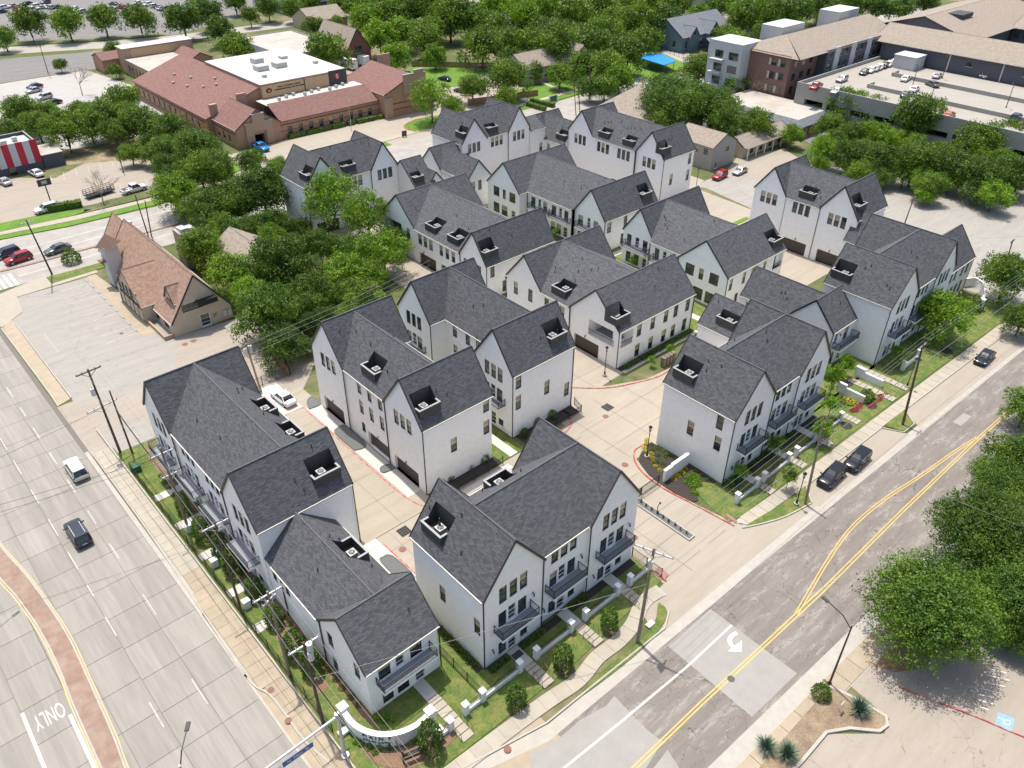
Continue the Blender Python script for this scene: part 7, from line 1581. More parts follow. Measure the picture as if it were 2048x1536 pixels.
def car_meshes(kind, col):
    if (kind, col) in _cm: return _cm[(kind, col)]
    K = KIND[kind]; L, W, H = K['L'], K['W'], K['H']; secs = []
    for (fx, zl, zb, wf) in K['belt']:
        x = -L/2+fx*L; w_ = W/2*wf; secs.append([(x,-w_*.86,zl),(x,-w_*.98,zl+.12),(x,-w_,(zl+zb)/2),(x,-w_*.97,zb-.10),(x,-w_*.86,zb-.015),(x,-w_*.45,zb+.02),(x,0,zb+.035),(x,w_*.45,zb+.02),(x,w_*.86,zb-.015),(x,w_*.97,zb-.10),(x,w_,(zl+zb)/2),(x,w_*.98,zl+.12),(x,w_*.86,zl)])
    body = MB(); loft(body, secs)
    c0, c1, r0, r1 = K['cab']; X = lambda q: -L/2+q*L; zb = 1.02 if kind == 'suv' else (0.92 if kind == 'sedan' else 1.1)
    def ring(x0, x1, z, w_): e = 0.12*w_; return [(x0,-w_+e*2,z),(x0+e,-w_,z),(x1-e*2,-w_,z),(x1,-w_+e*3,z),(x1,w_-e*3,z),(x1-e*2,w_,z),(x0+e,w_,z),(x0,w_-e*2,z)]
    g = MB(); loft(g, [ring(X(c0),X(c1),zb-0.06,W*.46), ring(X(c0*.45+r0*.55),X(c1*.42+r1*.58),(zb+H)/2+.02,W*.425), ring(X(r0),X(r1),H-.055,W*.365)])
    rf = MB(); loft(rf, [ring(X(r0)-.03,X(r1)+.02,H-.06,W*.372), ring(X(r0)+.02,X(r1)-.06,H-.01,W*.355), ring(X(r0)+.25,X(r1)-.3,H+.005,W*.28)])
    for sy in (-1,1):   # pillars
        rf.bar((X(c1)-.02,sy*W*.445,zb-.03),(X(r1)-.0,sy*W*.362,H-.07),.07); rf.bar((X(c0)+.05,sy*W*.44,zb-.03),(X(r0)+.0,sy*W*.36,H-.07),.10); xm = X((c0+c1)/2-.02); rf.bar((xm,sy*W*.462,zb-.03),(X((r0+r1)/2-.02),sy*W*.368,H-.07),.06)
    if kind == 'pickup':
        bed = MB(); bed.box(X(.03),-W*.40,.75,X(.345),W*.40,1.165); 
    tl = MB(); hl = MB(); 
    for sy in (-1,1):
        tl.bar((X(.022),sy*W*.40,K['belt'][1][2]-.12),(X(.07),sy*W*.475,K['belt'][1][2]-.10),.10,.16); hl.bar((X(.975),sy*W*.36,.70 if kind != 'pickup' else .9),(X(.93),sy*W*.465,.76 if kind != 'pickup' else .96),.12,.12)
    pl = MB(); pl.box(X(0)-.015,-.26,.62,X(0)+.0,.26,.74); mir = MB()
    for sy in (-1,1): mir.bar((X(c1)-.25,sy*W*.47,zb+.02),(X(c1)-.25,sy*W*.60,zb+.06),.14,.12)
    grl = MB(); grl.box(X(1)-.03,-W*.28,.42,X(1)+.006,W*.28,.60)
    r_ = {'suv':.36,'sedan':.33,'pickup':.40}[kind]
    ty = MB(); ty.tube([(0,-.11,0),(0,.11,0)], r_, 16); ri_ = MB(); ri_.tube([(0,-.118,0),(0,.118,0)], r_*.62, 10)
    arch = MB()
    for xx in (.19,.80):
        for sy in (-1,1): arch.tube([(X(xx),sy*(W/2-.20),r_),(X(xx),sy*(W/2-.012),r_)], r_*1.16, 16)
    d = dict(K=K, r=r_, body=body.mesh('body', PAINT[col], True), glass=g.mesh('window', M_cglass), roof=rf.mesh('roof', PAINT[col] if col != 'white2' else M_cglass), tl=tl.mesh('tail_light', M_tail), hl=hl.mesh('headlight', M_headl), plate=pl.mesh('licence_plate', M_plate), mir=mir.mesh('wing_mirror', PAINT[col]), grl=grl.mesh('grille', M_char), tyre=ty.mesh('tyre', M_tyre), rim=ri_.mesh('rim', M_rim), arch=arch.mesh('wheel_arch', M_tyre), bed=bed.mesh('load_bed', M_char) if kind == 'pickup' else None)
    _cm[(kind, col)] = d; return d
def car(kind, col, x, y, deg, label, group=None, z=0.05, detail=True, name='car', cat='car'):
    d = car_meshes(kind, col); t = thing(name, label, cat, (x,y,z), R(deg), group); L = d['K']['L']; W = d['K']['W']
    for k, n in (('body','body'),('glass','window'),('roof','roof'),('tl','tail_light'),('hl','headlight'),('arch','wheel_arch')): child(n, d[k], t)
    if detail:
        for k, n in (('plate','licence_plate'),('mir','wing_mirror'),('grl','grille')): child(n, d[k], t)
    if d['bed']: child('load_bed', d['bed'], t)
    for xx in (.19,.80):
        for sy in (-1,1):
            w_ = child('wheel', d['tyre'], t, (-L/2+xx*L, sy*(W/2-.115), d['r'])); child('rim', d['rim'], w_)
    return t
c = car('suv','beige', *(10.11, 90.66, 0.80)[:2], 90, 'pale silver SUV driving up the concrete street', z=0.06, name='suv'); 
c = car('suv','slate', *(6.63, 79.28, 0.80)[:2], 90, 'dark slate SUV driving up the concrete street behind the pale one', z=0.06, name='suv')
m = MB(); m.bar((-1.7,-.55,1.72),(.45,-.55,1.72),.05); m.bar((-1.7,.55,1.72),(.45,.55,1.72),.05); m.build('roof_rail', M_steel, c, loc=(0,0,0))
car('suv','black', *(78.76, 27.96, 0.80)[:2], 182, 'black SUV parked at the kerb, the lower of two, nearest the leaning pole', z=0.03, name='suv')
car('suv','black', *(83.93, 27.39, 0.80)[:2], 182, 'shiny black SUV parked right behind the lower one', z=0.03, name='suv')
car('sedan','black', *(120.68, 26.59, 0.70)[:2], 182, 'black sedan at the kerb near the right border', z=0.03)
car('sedan','white', *(36.59, 87.34, 0.70)[:2], 92, 'white sedan with dark roof glass parked at the end of the alley', z=0.04)
car('suv','red', *(21.79, 157.56, 0.80)[:2], 187, 'red SUV waiting at the crossing at the left border', name='suv')
car('suv','navy', *(20.75, 161.22, 0.80)[:2], 187, 'dark SUV cut by the left border beside the red one', name='suv')
car('sedan','grey', *(28.39, 157.04, 0.70)[:2], 187, 'grey sedan on the cross street behind the tall dark pole')
car('sedan','white', *(40.84, 160.22, 0.70)[:2], 187, 'white car on the cross street, half hidden by the restaurant ridge')
car('suv','white', *(32.71, 178.24, 0.80)[:2], 185, 'white SUV parked beside the clipped hedge in the shop lot', name='suv')
car('sedan','white', *(37.34, 201.44, 0.70)[:2], 100, 'white car parked in front of the striped shop')
car('sedan','silver', *(30.49, 200.49, 0.70)[:2], 100, 'silver car cut by the left border before the striped shop')
car('pickup','white', *(50.25, 177.10, 0.80)[:2], 8, 'white pickup truck beside the light pole in the shop lot', name='pickup_truck', cat='pickup truck')
car('pickup','blue', *(83.82, 184.20, 0.80)[:2], -85, 'bright blue pickup parked at the corner of the school', name='pickup_truck', cat='pickup truck')
car('suv','red', *(153.12, 98.37, 0.80)[:2], 185, 'red hatchback in front of the grey two-storey house', name='car')
car('sedan','silver', *(159.26, 97.20, 0.70)[:2], 185, 'silver sedan next to the red hatchback')
car('sedan','silver', *(57.55, 273.61, 0.70)[:2], 195, 'silver sedan in the pale service lot, front one of the pair'); car('sedan','navy', *(59.09, 278.04, 0.70)[:2], 195, 'dark sedan in the pale service lot, behind the silver one')
car('suv','silver', *(57.66, 264.06, 0.80)[:2], 200, 'silver off-roader in the middle of the pale service lot', name='suv'); car('sedan','black', *(58.04, 256.93, 0.70)[:2], 195, 'black sedan in the pale service lot nearest the trees')
car('sedan','navy', *(48.79, 265.52, 0.70)[:2], 210, 'dark car at the left border of the pale service lot')
car('sedan','white', *(116.10, 311.73, 0.70)[:2], 190, 'white sedan on the pale street at the top left', name='car')
car('sedan','black', *(157.44, 205.28, 0.70)[:2], 100, 'black sedan in the small school lot, right one'); car('suv','navy', *(150.82, 217.55, 0.80)[:2], 110, 'dark SUV in the small school lot beside the brown wing', name='suv'); car('sedan','navy', *(153.10, 191.78, 0.70)[:2], 110, 'dark car half under the loose tree in the small school lot')
car('pickup','red', *(205.26, 107.18, 9.80)[:2], 190, 'red pickup at the corner of the garage roof deck', z=9.0, name='pickup_truck', cat='pickup truck'); car('suv','silver', *(217.55, 106.60, 9.80)[:2], 185, 'beige-silver SUV alone near the garage roof parapet', z=9.0, name='suv')
car('sedan','silver', *(205.77, 101.54, 9.70)[:2], 188, 'silver car beside the red pickup on the garage roof', z=9.0)
for i, (px, py, cl, l) in enumerate([(1729,143,'green','dark green car, first of the row on the garage roof'),(1743,139,'white','white car, second of the row on the garage roof'),(1753,136,'silver','silver car, third of the row on the garage roof'),(1761,133,'white','white car, fourth of the row on the garage roof'),(1770,130,'black','black car, fifth of the row on the garage roof'),(1779,127,'white','white car, sixth of the row on the garage roof'),(1788,124,'white','white car, last of the row by the stair house')]):
    p = [(229.75, 106.53, 9.70), (233.38, 106.35, 9.70), (236.09, 106.26, 9.70), (238.61, 106.36, 9.70), (241.27, 106.36, 9.70), (243.97, 106.36, 9.70), (246.70, 106.36, 9.70)][i]; car('sedan', cl, p[0], p[1], 190, l, 'cars in the row on the garage roof', z=9.0, detail=False)
car('sedan','white', *(231.89, 95.56, 9.70)[:2], 10, 'white sedan driving down the garage roof aisle', z=9.0); car('sedan','grey', *(231.84, 88.21, 9.70)[:2], 60, 'grey sedan on the garage ramp', z=9.0); car('sedan','white', *(223.27, 89.07, 9.70)[:2], 10, 'white car half hidden behind the ramp parapet', z=9.0); car('sedan','white', *(251.61, 83.60, 9.70)[:2], 60, 'white sedan by the dark apartment wall', z=9.0); car('sedan','silver', *(241.73, 91.33, 9.70)[:2], 10, 'silver car behind the upper ramp parapet', z=9.0)
car('sedan','navy', *(216.46, 88.08, 9.70)[:2], 10, 'dark car below the lower ramp parapet', z=9.0); car('sedan','silver', *(207.82, 76.01, 9.70)[:2], 5, 'silver car at the outer parapet beside the orange one', z=9.0); car('sedan','orange', *(207.59, 73.01, 9.70)[:2], 5, 'orange-red coupe at the outer garage parapet', z=9.0); car('suv','navy', *(217.42, 61.47, 9.80)[:2], 5, 'dark SUV on the garage roof at the right border', z=9.0, name='suv')
cols = ['white','silver','black','grey','navy','red','white','silver']
far = [(86.98, 416.80), (91.13, 419.18), (96.84, 420.40), (103.61, 417.80), (83.77, 408.16), (90.01, 409.97), (97.23, 411.17), (98.63, 407.09), (100.10, 407.32), (101.35, 404.82), (104.11, 403.98), (96.76, 413.02), (103.24, 394.70), (106.31, 394.95), (108.33, 391.86), (109.30, 386.85), (108.63, 395.88), (94.03, 390.05), (93.99, 384.78), (125.19, 396.81), (125.06, 389.45), (124.63, 385.42), (133.37, 391.53), (134.13, 387.86), (135.33, 385.36), (136.07, 381.76), (136.85, 376.69), (137.02, 370.77), (137.30, 366.27), (138.01, 362.87), (136.44, 379.97), (136.33, 372.77), (119.00, 390.11), (120.30, 383.29), (123.87, 376.08)]
for i, (x, y) in enumerate(far): car('sedan' if i % 3 else 'suv', cols[i % 8], x, y, rnd.choice([20,200,110]), '%s car in the crowded lot at the top left corner of the picture' % {'navy':'dark blue','grey':'dark grey'}.get(cols[i % 8], cols[i % 8]), 'cars in the crowded top left lot, %s ones' % cols[i % 8], detail=False)
far = [(288.92, 220.24), (293.12, 218.07), (294.21, 215.81), (295.26, 212.25), (282.18, 217.95), (279.52, 209.96), (283.86, 208.83)]
for i, (x, y) in enumerate(far): car('sedan', ['navy','black','navy','black','white','white','white'][i], x, y, 190, '%s car in the small lot among the woods behind the blue house' % ['dark','dark','dark','dark','white','white','white'][i], 'cars in the small lot behind the blue house, '+('dark' if i < 4 else 'white'), detail=False)
# step vans by the warehouse
for p, d, l in (((142.50, 238.06, 0.00), 100, 'left of two white step vans beside the broad tree'), ((148.01, 239.42, 0.00), 100, 'right of two white step vans, next to the brick parapet')):
    t = thing('step_van', l, 'van', (p[0],p[1],0.05), R(d)); m = MB(); m.box(-4.2,-1.25,.5,3.0,1.25,3.3); m.build('body', M_white, t, loc=(0,0,0)); m = MB(); loft(m, [[(3.0,-1.2,.5),(3.0,1.2,.5),(3.0,1.2,3.2),(3.0,-1.2,3.2)],[(3.9,-1.1,.5),(3.9,1.1,.5),(3.8,1.1,1.9),(3.8,-1.1,1.9)]]); m.build('cab', M_white, t, loc=(0,0,0))
    m = MB(); m.face([(3.15,-1.0,3.0),(3.15,1.0,3.0),(3.86,1.0,1.95),(3.86,-1.0,1.95)]); m.build('windscreen', M_cglass, t, loc=(0,0,0))
    for xx in (-2.6,2.6):
        for sy in (-1.15,1.15): m = MB(); m.tube([(xx,sy-.12,.42),(xx,sy+.12,.42)],.42,12); m.build('wheel', M_tyre, t, loc=(0,0,0))
t = thing('trailer', 'black open mesh-sided trailer in the shop lot', 'trailer', (43.99, 180.32, 0.00), R(8)); m = MB(); m.box(-3,-1,.5,3,1,.62)
for z0 in (.9,1.3,1.7):
    for s_ in (-1,1): m.bar((-3,s_,z0),(3,s_,z0),.06)
    for s_ in (-3,3): m.bar((s_,-1,z0),(s_,1,z0),.06)
for i in range(9):
    for s_ in (-1,1): m.bar((-3+i*.75,s_,.6),(-3+i*.75,s_,1.75),.06)
m.build('frame', M_iron, t, loc=(0,0,0))
for xx in (-.5,.5):
    for sy in (-1.05,1.05): m = MB(); m.tube([(xx,sy-.1,.36),(xx,sy+.1,.36)],.36,10); m.build('wheel', M_tyre, t, loc=(0,0,0))
# ---------------------------------------------------------------- surrounding buildings
M_brn = brick_mat('brown_brick', (0.42,0.235,0.15), (0.36,0.20,0.125), (0.40,0.27,0.19), 0.4, 0.14, 0.015, 0.3, 0.85, 0.08)
M_brnd = mat('dark_brick_band', (0.13,0.06,0.05), 0.8, var=0.1, vscale=2)
M_rust = brick_mat('rust_shingle', (0.19,0.10,0.082), (0.24,0.135,0.115), (0.13,0.07,0.06), 0.7, 0.25, 0.02, 0.4, 0.9, 0.16)
M_tanroof = brick_mat('tan_shingle', (0.33,0.28,0.22), (0.27,0.225,0.18), (0.2,0.17,0.14), 0.7, 0.25, 0.02, 0.4, 0.9, 0.14)
M_orroof = brick_mat('weathered_brown_shingle', (0.40,0.27,0.20), (0.32,0.205,0.15), (0.20,0.13,0.095), 0.5, 0.20, 0.02, 0.6, 0.9, 0.2)
M_greyroof = brick_mat('grey_shingle', (0.20,0.215,0.23), (0.16,0.17,0.185), (0.1,0.11,0.12), 0.7, 0.25, 0.02, 0.4, 0.9, 0.12)
M_whroof = mat('white_membrane_roof', (0.46,0.46,0.43), 0.8, var=0.08, vscale=0.3, col2=(0.48,0.46,0.40), scale2=0.1)
M_dirtyroof = mat('stained_pale_roof', (0.40,0.375,0.33), 0.85, var=0.1, vscale=0.4, col2=(0.34,0.29,0.22), scale2=0.15, fac2=0.6)
M_stucco = mat('tan_stucco', (0.50,0.42,0.31), 0.85, var=0.06, vscale=1)
M_tanw = mat('tan_wall_panel', (0.48,0.32,0.19), 0.8, var=0.05, vscale=1)
M_darkw = mat('charcoal_wall', (0.085,0.09,0.105), 0.8, var=0.06, vscale=1)
M_greyw = mat('grey_siding', (0.33,0.31,0.28), 0.8, var=0.06, vscale=2)
M_offw = mat('off_white_wall', (0.48,0.485,0.48), 0.8, var=0.06, vscale=1)
M_bluew = mat('slate_blue_siding', (0.10,0.16,0.20), 0.8, var=0.06, vscale=2)
M_redb = brick_mat('red_brick', (0.22,0.075,0.055), (0.17,0.055,0.045), (0.22,0.13,0.11), 0.4, 0.14, 0.015, 0.3, 0.85, 0.08)
M_conc2 = mat('garage_concrete', (0.32,0.31,0.285), 0.85, var=0.08, vscale=0.5)
M_deckc = mat('garage_deck_concrete', (0.32,0.295,0.25), 0.85, var=0.07, vscale=0.3, bump=0.1)
M_shopred = mat('red_stripe_paint', (0.42,0.01,0.035), 0.5); M_shopgr = mat('pale_grey_stripe', (0.50,0.51,0.52), 0.6)
def part(root, name, boxes, mt):
    for b_ in boxes: m = MB(); m.box(*b_); o = m.build(name, mt, root)
    return o
def win_row(h, face, ox, oy, width, zs, n, w_=1.2, hh=1.5, margin=1.0, kind='win'):
    ops = []
    for z in zs:
        for i in range(n): ops.append((margin+(width-2*margin)*(i+0.5)/n-w_/2, z, w_, hh, kind))
    return ops
def block(name, label, cat, x0, x1, y0, y1, h, wall, roofmat, fac={}, parapet=0.4, extra=None):
    b = House(name, label, cat, ((x0+x1)/2, (y0+y1)/2, 0), None, wall, roofmat)
    for f in 'SWEN':
        ox, oy, wd = {'S':(x0,y0,x1-x0),'W':(x0,y1,y1-y0),'N':(x1,y1,x1-x0),'E':(x1,y0,y1-y0)}[f]
        b.facade(f, ox, oy, wd, 0, h+parapet, None, fac.get(f, ()))
    m = MB(); m.face([(x0,y0,h),(x1,y0,h),(x1,y1,h),(x0,y1,h)]); m.build('roof', roofmat, b.root)
    m = MB(); t = 0.25
    if parapet: m.box(x0-.05,y0-.05,h+parapet,x1+.05,y0+t,h+parapet+.08); m.box(x0-.05,y1-t,h+parapet,x1+.05,y1+.05,h+parapet+.08); m.box(x0-.05,y0+t,h+parapet,x0+t,y1-t,h+parapet+.08); m.box(x1-t,y0+t,h+parapet,x1+.05,y1-t,h+parapet+.08); m.build('coping', M_cap, b.root)
    return b
# steep-roofed restaurant
b = House('restaurant', 'tan restaurant with a very steep brown shingle roof and dormers beside the empty lot', 'building', (37,130,0), None, M_stucco, M_orroof)
b.gable(32.2,41.8,113.3,141.0,2.6,9.3,'Y', peak=37.0, fac={'S': [(4.4,0.05,1.6,2.3,'door'),(2.0,3.6,3.4,1.3,'win')], 'W': win_row(b,'W',0,0,27.7,[0.6],7,1.8,1.6), 'N': []})
b.gable(30.4,37.0,120.6,131.0,3.2,7.6,'X', hi=1.0, fac={'W': [(1.3+i*1.6,3.1,1.2,1.7,'win') for i in range(5)]+[(1.0+i*1.9,0.6,1.4,1.6,'win') for i in range(5)], 'S': [], 'N': []})
b.gable(33.6,37.2,114.6,117.8,5.3,7.4,'X', hi=0.8, oh=0.25, fac={'W': [(0.5,3.8,2.2,1.4,'win')], 'S': [], 'N': []}, z0=3.2)
part(b.root, 'turret', [(31.2,136.2,0,33.6,138.6,7.2)], M_offw)
m = MB(); m.tube([(32.4,137.4,7.2),(32.4,137.4,9.2)], 2.2, 4, 0.05); m.build('turret_roof', M_orroof, b.root)
part(b.root, 'window_hood', [(30.2,136.6,4.6,31.2,138.2,4.75)], M_orroof)
b.gable(33.0,40.8,140.0,147.0,2.6,8.6,'Y', peak=37.0, fac={'N': [], 'W': [(2,0.8,1.4,1.4,'win')]})
part(b.root, 'service_tower', [(43.4,134.0,0,46.6,137.4,6.8)], M_greyw); part(b.root, 'rooftop_units', [(43.8,134.4,6.8,44.8,135.4,7.5),(45.0,134.6,6.8,46.0,135.8,7.3),(43.9,135.9,6.8,45.1,137.0,7.2)], M_unit)
part(b.root, 'planter_wall', [(30.6,113.4,0,30.85,121,0.7),(30.85,113.4,0,32.2,113.65,0.7)], M_brn); part(b.root, 'awning', [(36.4,112.2,5.0,39.6,113.2,5.1),(36.4,112.15,4.3,39.6,112.3,5.0)], M_iron); part(b.root, 'meter_box', [(40.2,113.0,0.9,40.9,113.28,1.8),(41.0,113.0,0.8,41.6,113.28,1.7)], M_unit)
b.finish()
# school of brown brick: several masses that belong to one building
b = House('school_building', 'sprawling brown brick school with rust-coloured roofs and white flat roofs', 'building', (105,205,0), None, M_brn, M_rust, None, 0.2)
sw_ = [(2.0+i*3.0,0.9,1.2,2.0,'win') for i in range(9)]
b.facade('S', 91.6, 187.8, 29.6, 0, 4.7, None, sw_)
b.slope(lambda a,p,z: (a,187.4+p,z), 91.6, 121.2, 91.6, 121.2, 6.0, 4.5, 7.6)
part(b.root, 'roof', [(91.6,193.3,7.0,121.2,199.4,7.1)], M_whroof)
b.facade('S', 93.6, 199.4, 16.6, 7, 10.6); part(b.root, 'wall_panel', [(93.7,199.2,7.3,113.4,199.38,10.2)], M_tanw)
part(b.root, 'sign_panel', [(113.6,199.2,7.0,119.0,199.5,10.9)], M_char)
part(b.root, 'wall', [(93.6,199.45,0,119.2,206,10.6),(93.6,206,0,119.2,232,10.5)], M_brn); part(b.root, 'roof', [(93.5,199.4,10.6,119.3,206.02,10.72),(93.5,206.02,10.6,119.3,232.1,10.7)], M_whroof)
b.gable(79.8,91.6,187.6,200.5,4.8,8.6,'Y', hi=1.0, fac={'S': [(4.6,0.05,2.6,2.6,'open')]+[], 'W': [(2+i*3,1.0,1.2,1.8,'win') for i in range(3)]})
part(b.root, 'gable_parapet', [(82.2,187.2,0,84.2,187.6,5.6),(87.4,187.2,0,89.4,187.6,5.6),(84.2,187.2,3.4,87.4,187.6,7.6)], M_brn); part(b.root, 'coping', [(82.1,187.1,5.6,84.2,187.7,5.75),(87.4,187.1,5.6,89.5,187.7,5.75),(84.1,187.1,7.6,87.5,187.7,7.75)], M_cap)
b.slope(lambda a,p,z: (78.0+p,a,z), 200.4, 248.6, 200.4, 248.6, 15.8, 4.8, 10.0); b.facade('W', 78.4, 248.4, 47.8, 0, 4.9, None, [(2+i*3.6,1.2,1.4,2.0,'win') for i in range(12)]); b.facade('S', 78.4, 200.6, 15.4, 0, 4.8, (15.3, 9.8)); b.facade('N', 93.8, 248.4, 15.4, 0, 4.8, (0.1,9.8))
part(b.root, 'band', [(78.3,202,3.6,78.38,248,3.8),(91.7,187.7,3.4,121.1,187.78,3.6),(91.7,187.7,1.9,121.1,187.78,2.0),(79.7,188,3.4,79.78,200,3.6),(78.3,202,0.9,78.38,248,1.05)], M_brnd)
part(b.root, 'ridge_parapet', [(79.8,200.3,4,81.6,201.3,8.0),(87.0,200.0,6,89.6,200.6,9.4)], M_brn)
# right wing
b.gable(121.2,137.4,184.6,205.0,6.4,10.2,'Y', peak=131.0, fac={'S': [(11.4,0.05,2.4,3.0,'open')], 'E': []})
part(b.root, 'gable_parapet', [(121.0,184.2,0,123.4,184.6,5.2),(127.4,184.2,5.5,134.8,184.58,10.4),(131.0,184.1,10.4,134.0,184.6,11.2),(133.4,205.0,4,137.6,205.5,11.2)], M_brn); part(b.root, 'coping', [(127.3,184.1,10.4,131.0,184.7,10.55),(130.9,184.0,11.2,134.1,184.7,11.35),(120.9,184.1,5.2,123.5,184.7,5.35)], M_cap)
part(b.root, 'band', [(121.3,184.5,1.9,137.3,184.56,2.05),(121.3,184.5,3.4,137.3,184.56,3.6)], M_brnd)
m = MB(); m.tube([(129.6,184.5,7.0),(129.6,184.42,7.0)], 0.7, 14); m.build('roundel', M_brnd, b.root)
# north hall
part(b.root, 'wall', [(86.0,248.8,0,101.0,275.6,4.6)], M_brn); part(b.root, 'roof', [(85.8,248.6,4.6,101.2,275.7,4.75)], M_dirtyroof)
part(b.root, 'wall', [(86.0,275.8,0,108.4,281.4,7.6)], M_brn); part(b.root, 'roof', [(85.8,275.7,7.6,108.6,281.6,7.7)], M_whroof); part(b.root, 'wall_panel', [(88.2,275.6,4.9,107.6,275.79,7.3)], M_tanw)
b.gable(80.8,91.2,281.6,290.0,4.2,5.6,'X', fac={'W': [], 'S': [], 'N': []}); b.gable(101.2,108.4,262.0,275.6,4.6,6.4,'Y', fac={'S': [], 'E': []})
for i in range(9): part(b.root, 'window', [(85.95,250.2+i*2.8,1.0,86.0-0.012,251.4+i*2.8,3.2)], M_pane)
us = [(112.22, 248.33), (120.55, 250.07), (128.70, 255.85), (125.55, 255.07), (117.26, 248.80)]
for i, (x, y) in enumerate([(101,213),(106.5,213),(104,221),(112,221),(116,210),(98,205.5)]): s_ = (1.6,1.6,1.4,1.0,.6,.5)[i]; part(b.root, 'rooftop_unit', [(x-s_,y-s_,10.72,x+s_,y+s_,12.0 if s_ > 1 else 11.4)], M_unit)
for i in range(9): x = 96+i*2.5; part(b.root, 'roof_vent', [(x,195.4+(i%3)*.8,7.1,x+.7,196.1+(i%3)*.8,7.9)], M_unit)
for (x, y) in ((84,224),(86,218),(88.4,215),(90,219),(83,231),(85.6,236),(87,228)): z_ = 4.8+5.2*(x-78)/15.8; part(b.root, 'roof_vent', [(x,y,z_-.3,x+.6,y+.6,z_+.6)], M_unit)
m = MB()
for r_, (xa, xb) in enumerate(((98.2,104.6),(97.2,105.8))):
    x = xa
    while x < xb: w_ = rnd.uniform(.16,.34); m.box(x,199.12,9.35-r_*.62,x+w_,199.15,9.62-r_*.62); x += w_+rnd.choice([.08,.08,.08,.3])
m.build('lettering', M_iron, b.root)
m = MB(); m.face([(95.6+.85*math.cos(a*.524),199.13,9.0+.6*math.sin(a*.524)) for a in range(12)]); m.build('emblem', M_iron, b.root); m = MB(); m.face([(95.6+.45*math.cos(a*.524),199.10,8.95+.3*math.sin(a*.524)) for a in range(12)]); m.build('emblem', mat('emblem_orange',(0.55,0.16,0.02),0.6), b.root)
m = MB(); m.box(105.9,199.05,7.3,106.1,199.18,10.3); m.build('wall_seam', M_char, b.root)
me = text_mesh('S', 1.5, 'shield_letter', M_white, 0.01); q = bpy.data.objects.new('shield_letter', me); COL.objects.link(q); q.parent = b.root; q.location = Vector((116.0,199.08,9.25))-Vector(b.root.location); q.rotation_euler = (math.pi/2,0,0)
m = MB(); sh = [(-.75,.8),(.75,.8),(.75,-.1),(0,-.95),(-.75,-.1)]; m.face([(116.0+x,199.12,9.3+z) for x, z in sh]); m.build('shield_emblem', mat('emblem_red',(0.5,0.02,0.03),0.5), b.root)
b.finish()
# striped shop
b = block('shop', 'small shop with red and pale grey vertical stripes at the left border', 'building', 28.6,40.2,204.9,214.6,5.6,M_darkw,M_whroof,{},0.7)
st_ = []
for i in range(7):
    x = 30.0+i*1.45; part(b.root, 'stripe', [(x,204.72,1.8,x+1.43,204.9,6.9)], M_shopred if i % 2 == 0 else M_shopgr)
part(b.root, 'stripe', [(22,204.7,1.8,30.0,204.95,6.5)], M_shopred); part(b.root, 'door', [(33.0,204.7,0,34.4,204.9,1.8)], M_pane); part(b.root, 'rooftop_unit', [(33,208,5.6,35,209.6,6.8),(36.6,210,5.6,37.6,211,6.6)], M_unit); part(b.root, 'annex', [(40.3,204.6,0,44.8,212.4,3.0)], M_darkw); part(b.root, 'annex_roof', [(40.25,204.5,3.0,44.9,212.5,3.15)], M_dirtyroof); b.finish()
# warehouse, church, grey office
b = block('warehouse', 'long white warehouse with a pale low roof behind the school', 'building', 120,140,236,268,7.4,M_offw,M_dirtyroof,{'W':[(3+i*4.5,1.0,0.9,1.2,'win') for i in range(7)]},0.15); b.finish()
b = House('church', 'brick church with a steep gable and tan roof behind the vans', 'building', (150,246,0), None, M_redb, M_tanroof); b.gable(143,152.4,238,258,5,11.5,'Y', fac={'S': [(3.4,1.2,2.6,5.0,'win')], 'W': [(2+i*3.4,1.2,1.2,2.4,'win') for i in range(5)]}); b.gable(137.0,143,240,256,4,7.5,'Y', fac={'S': [], 'W': []}); b.finish()
b = House('office_building', 'multi-storey grey office building with dark balconies at the top edge', 'building', (205,350,0), None, M_offw, M_greyroof)
ops = [(2+i*5.2,1+j*4.0,3.6,2.4,'win') for i in range(10) for j in range(6)]
x0,x1,y0,y1 = 172,232,330,360
b.facade('S', x0,y0,60,0,26,None,ops,0.6); b.facade('W', x0,y1,30,0,26,None,[(2+i*5.2,1+j*4.0,3.6,2.4,'win') for i in range(5) for j in range(6)],0.6); part(b.root,'roof',[(x0,y0,26,x1,y1,26.3)],M_conc2); part(b.root,'stair_tower',[(186,326,0,196,329.9,28)],M_darkw)
for j in range(7): part(b.root,'balcony_slab',[(185.6,325.4,j*4.0,196.4,326,j*4.0+.4)],M_offw)
b.finish()
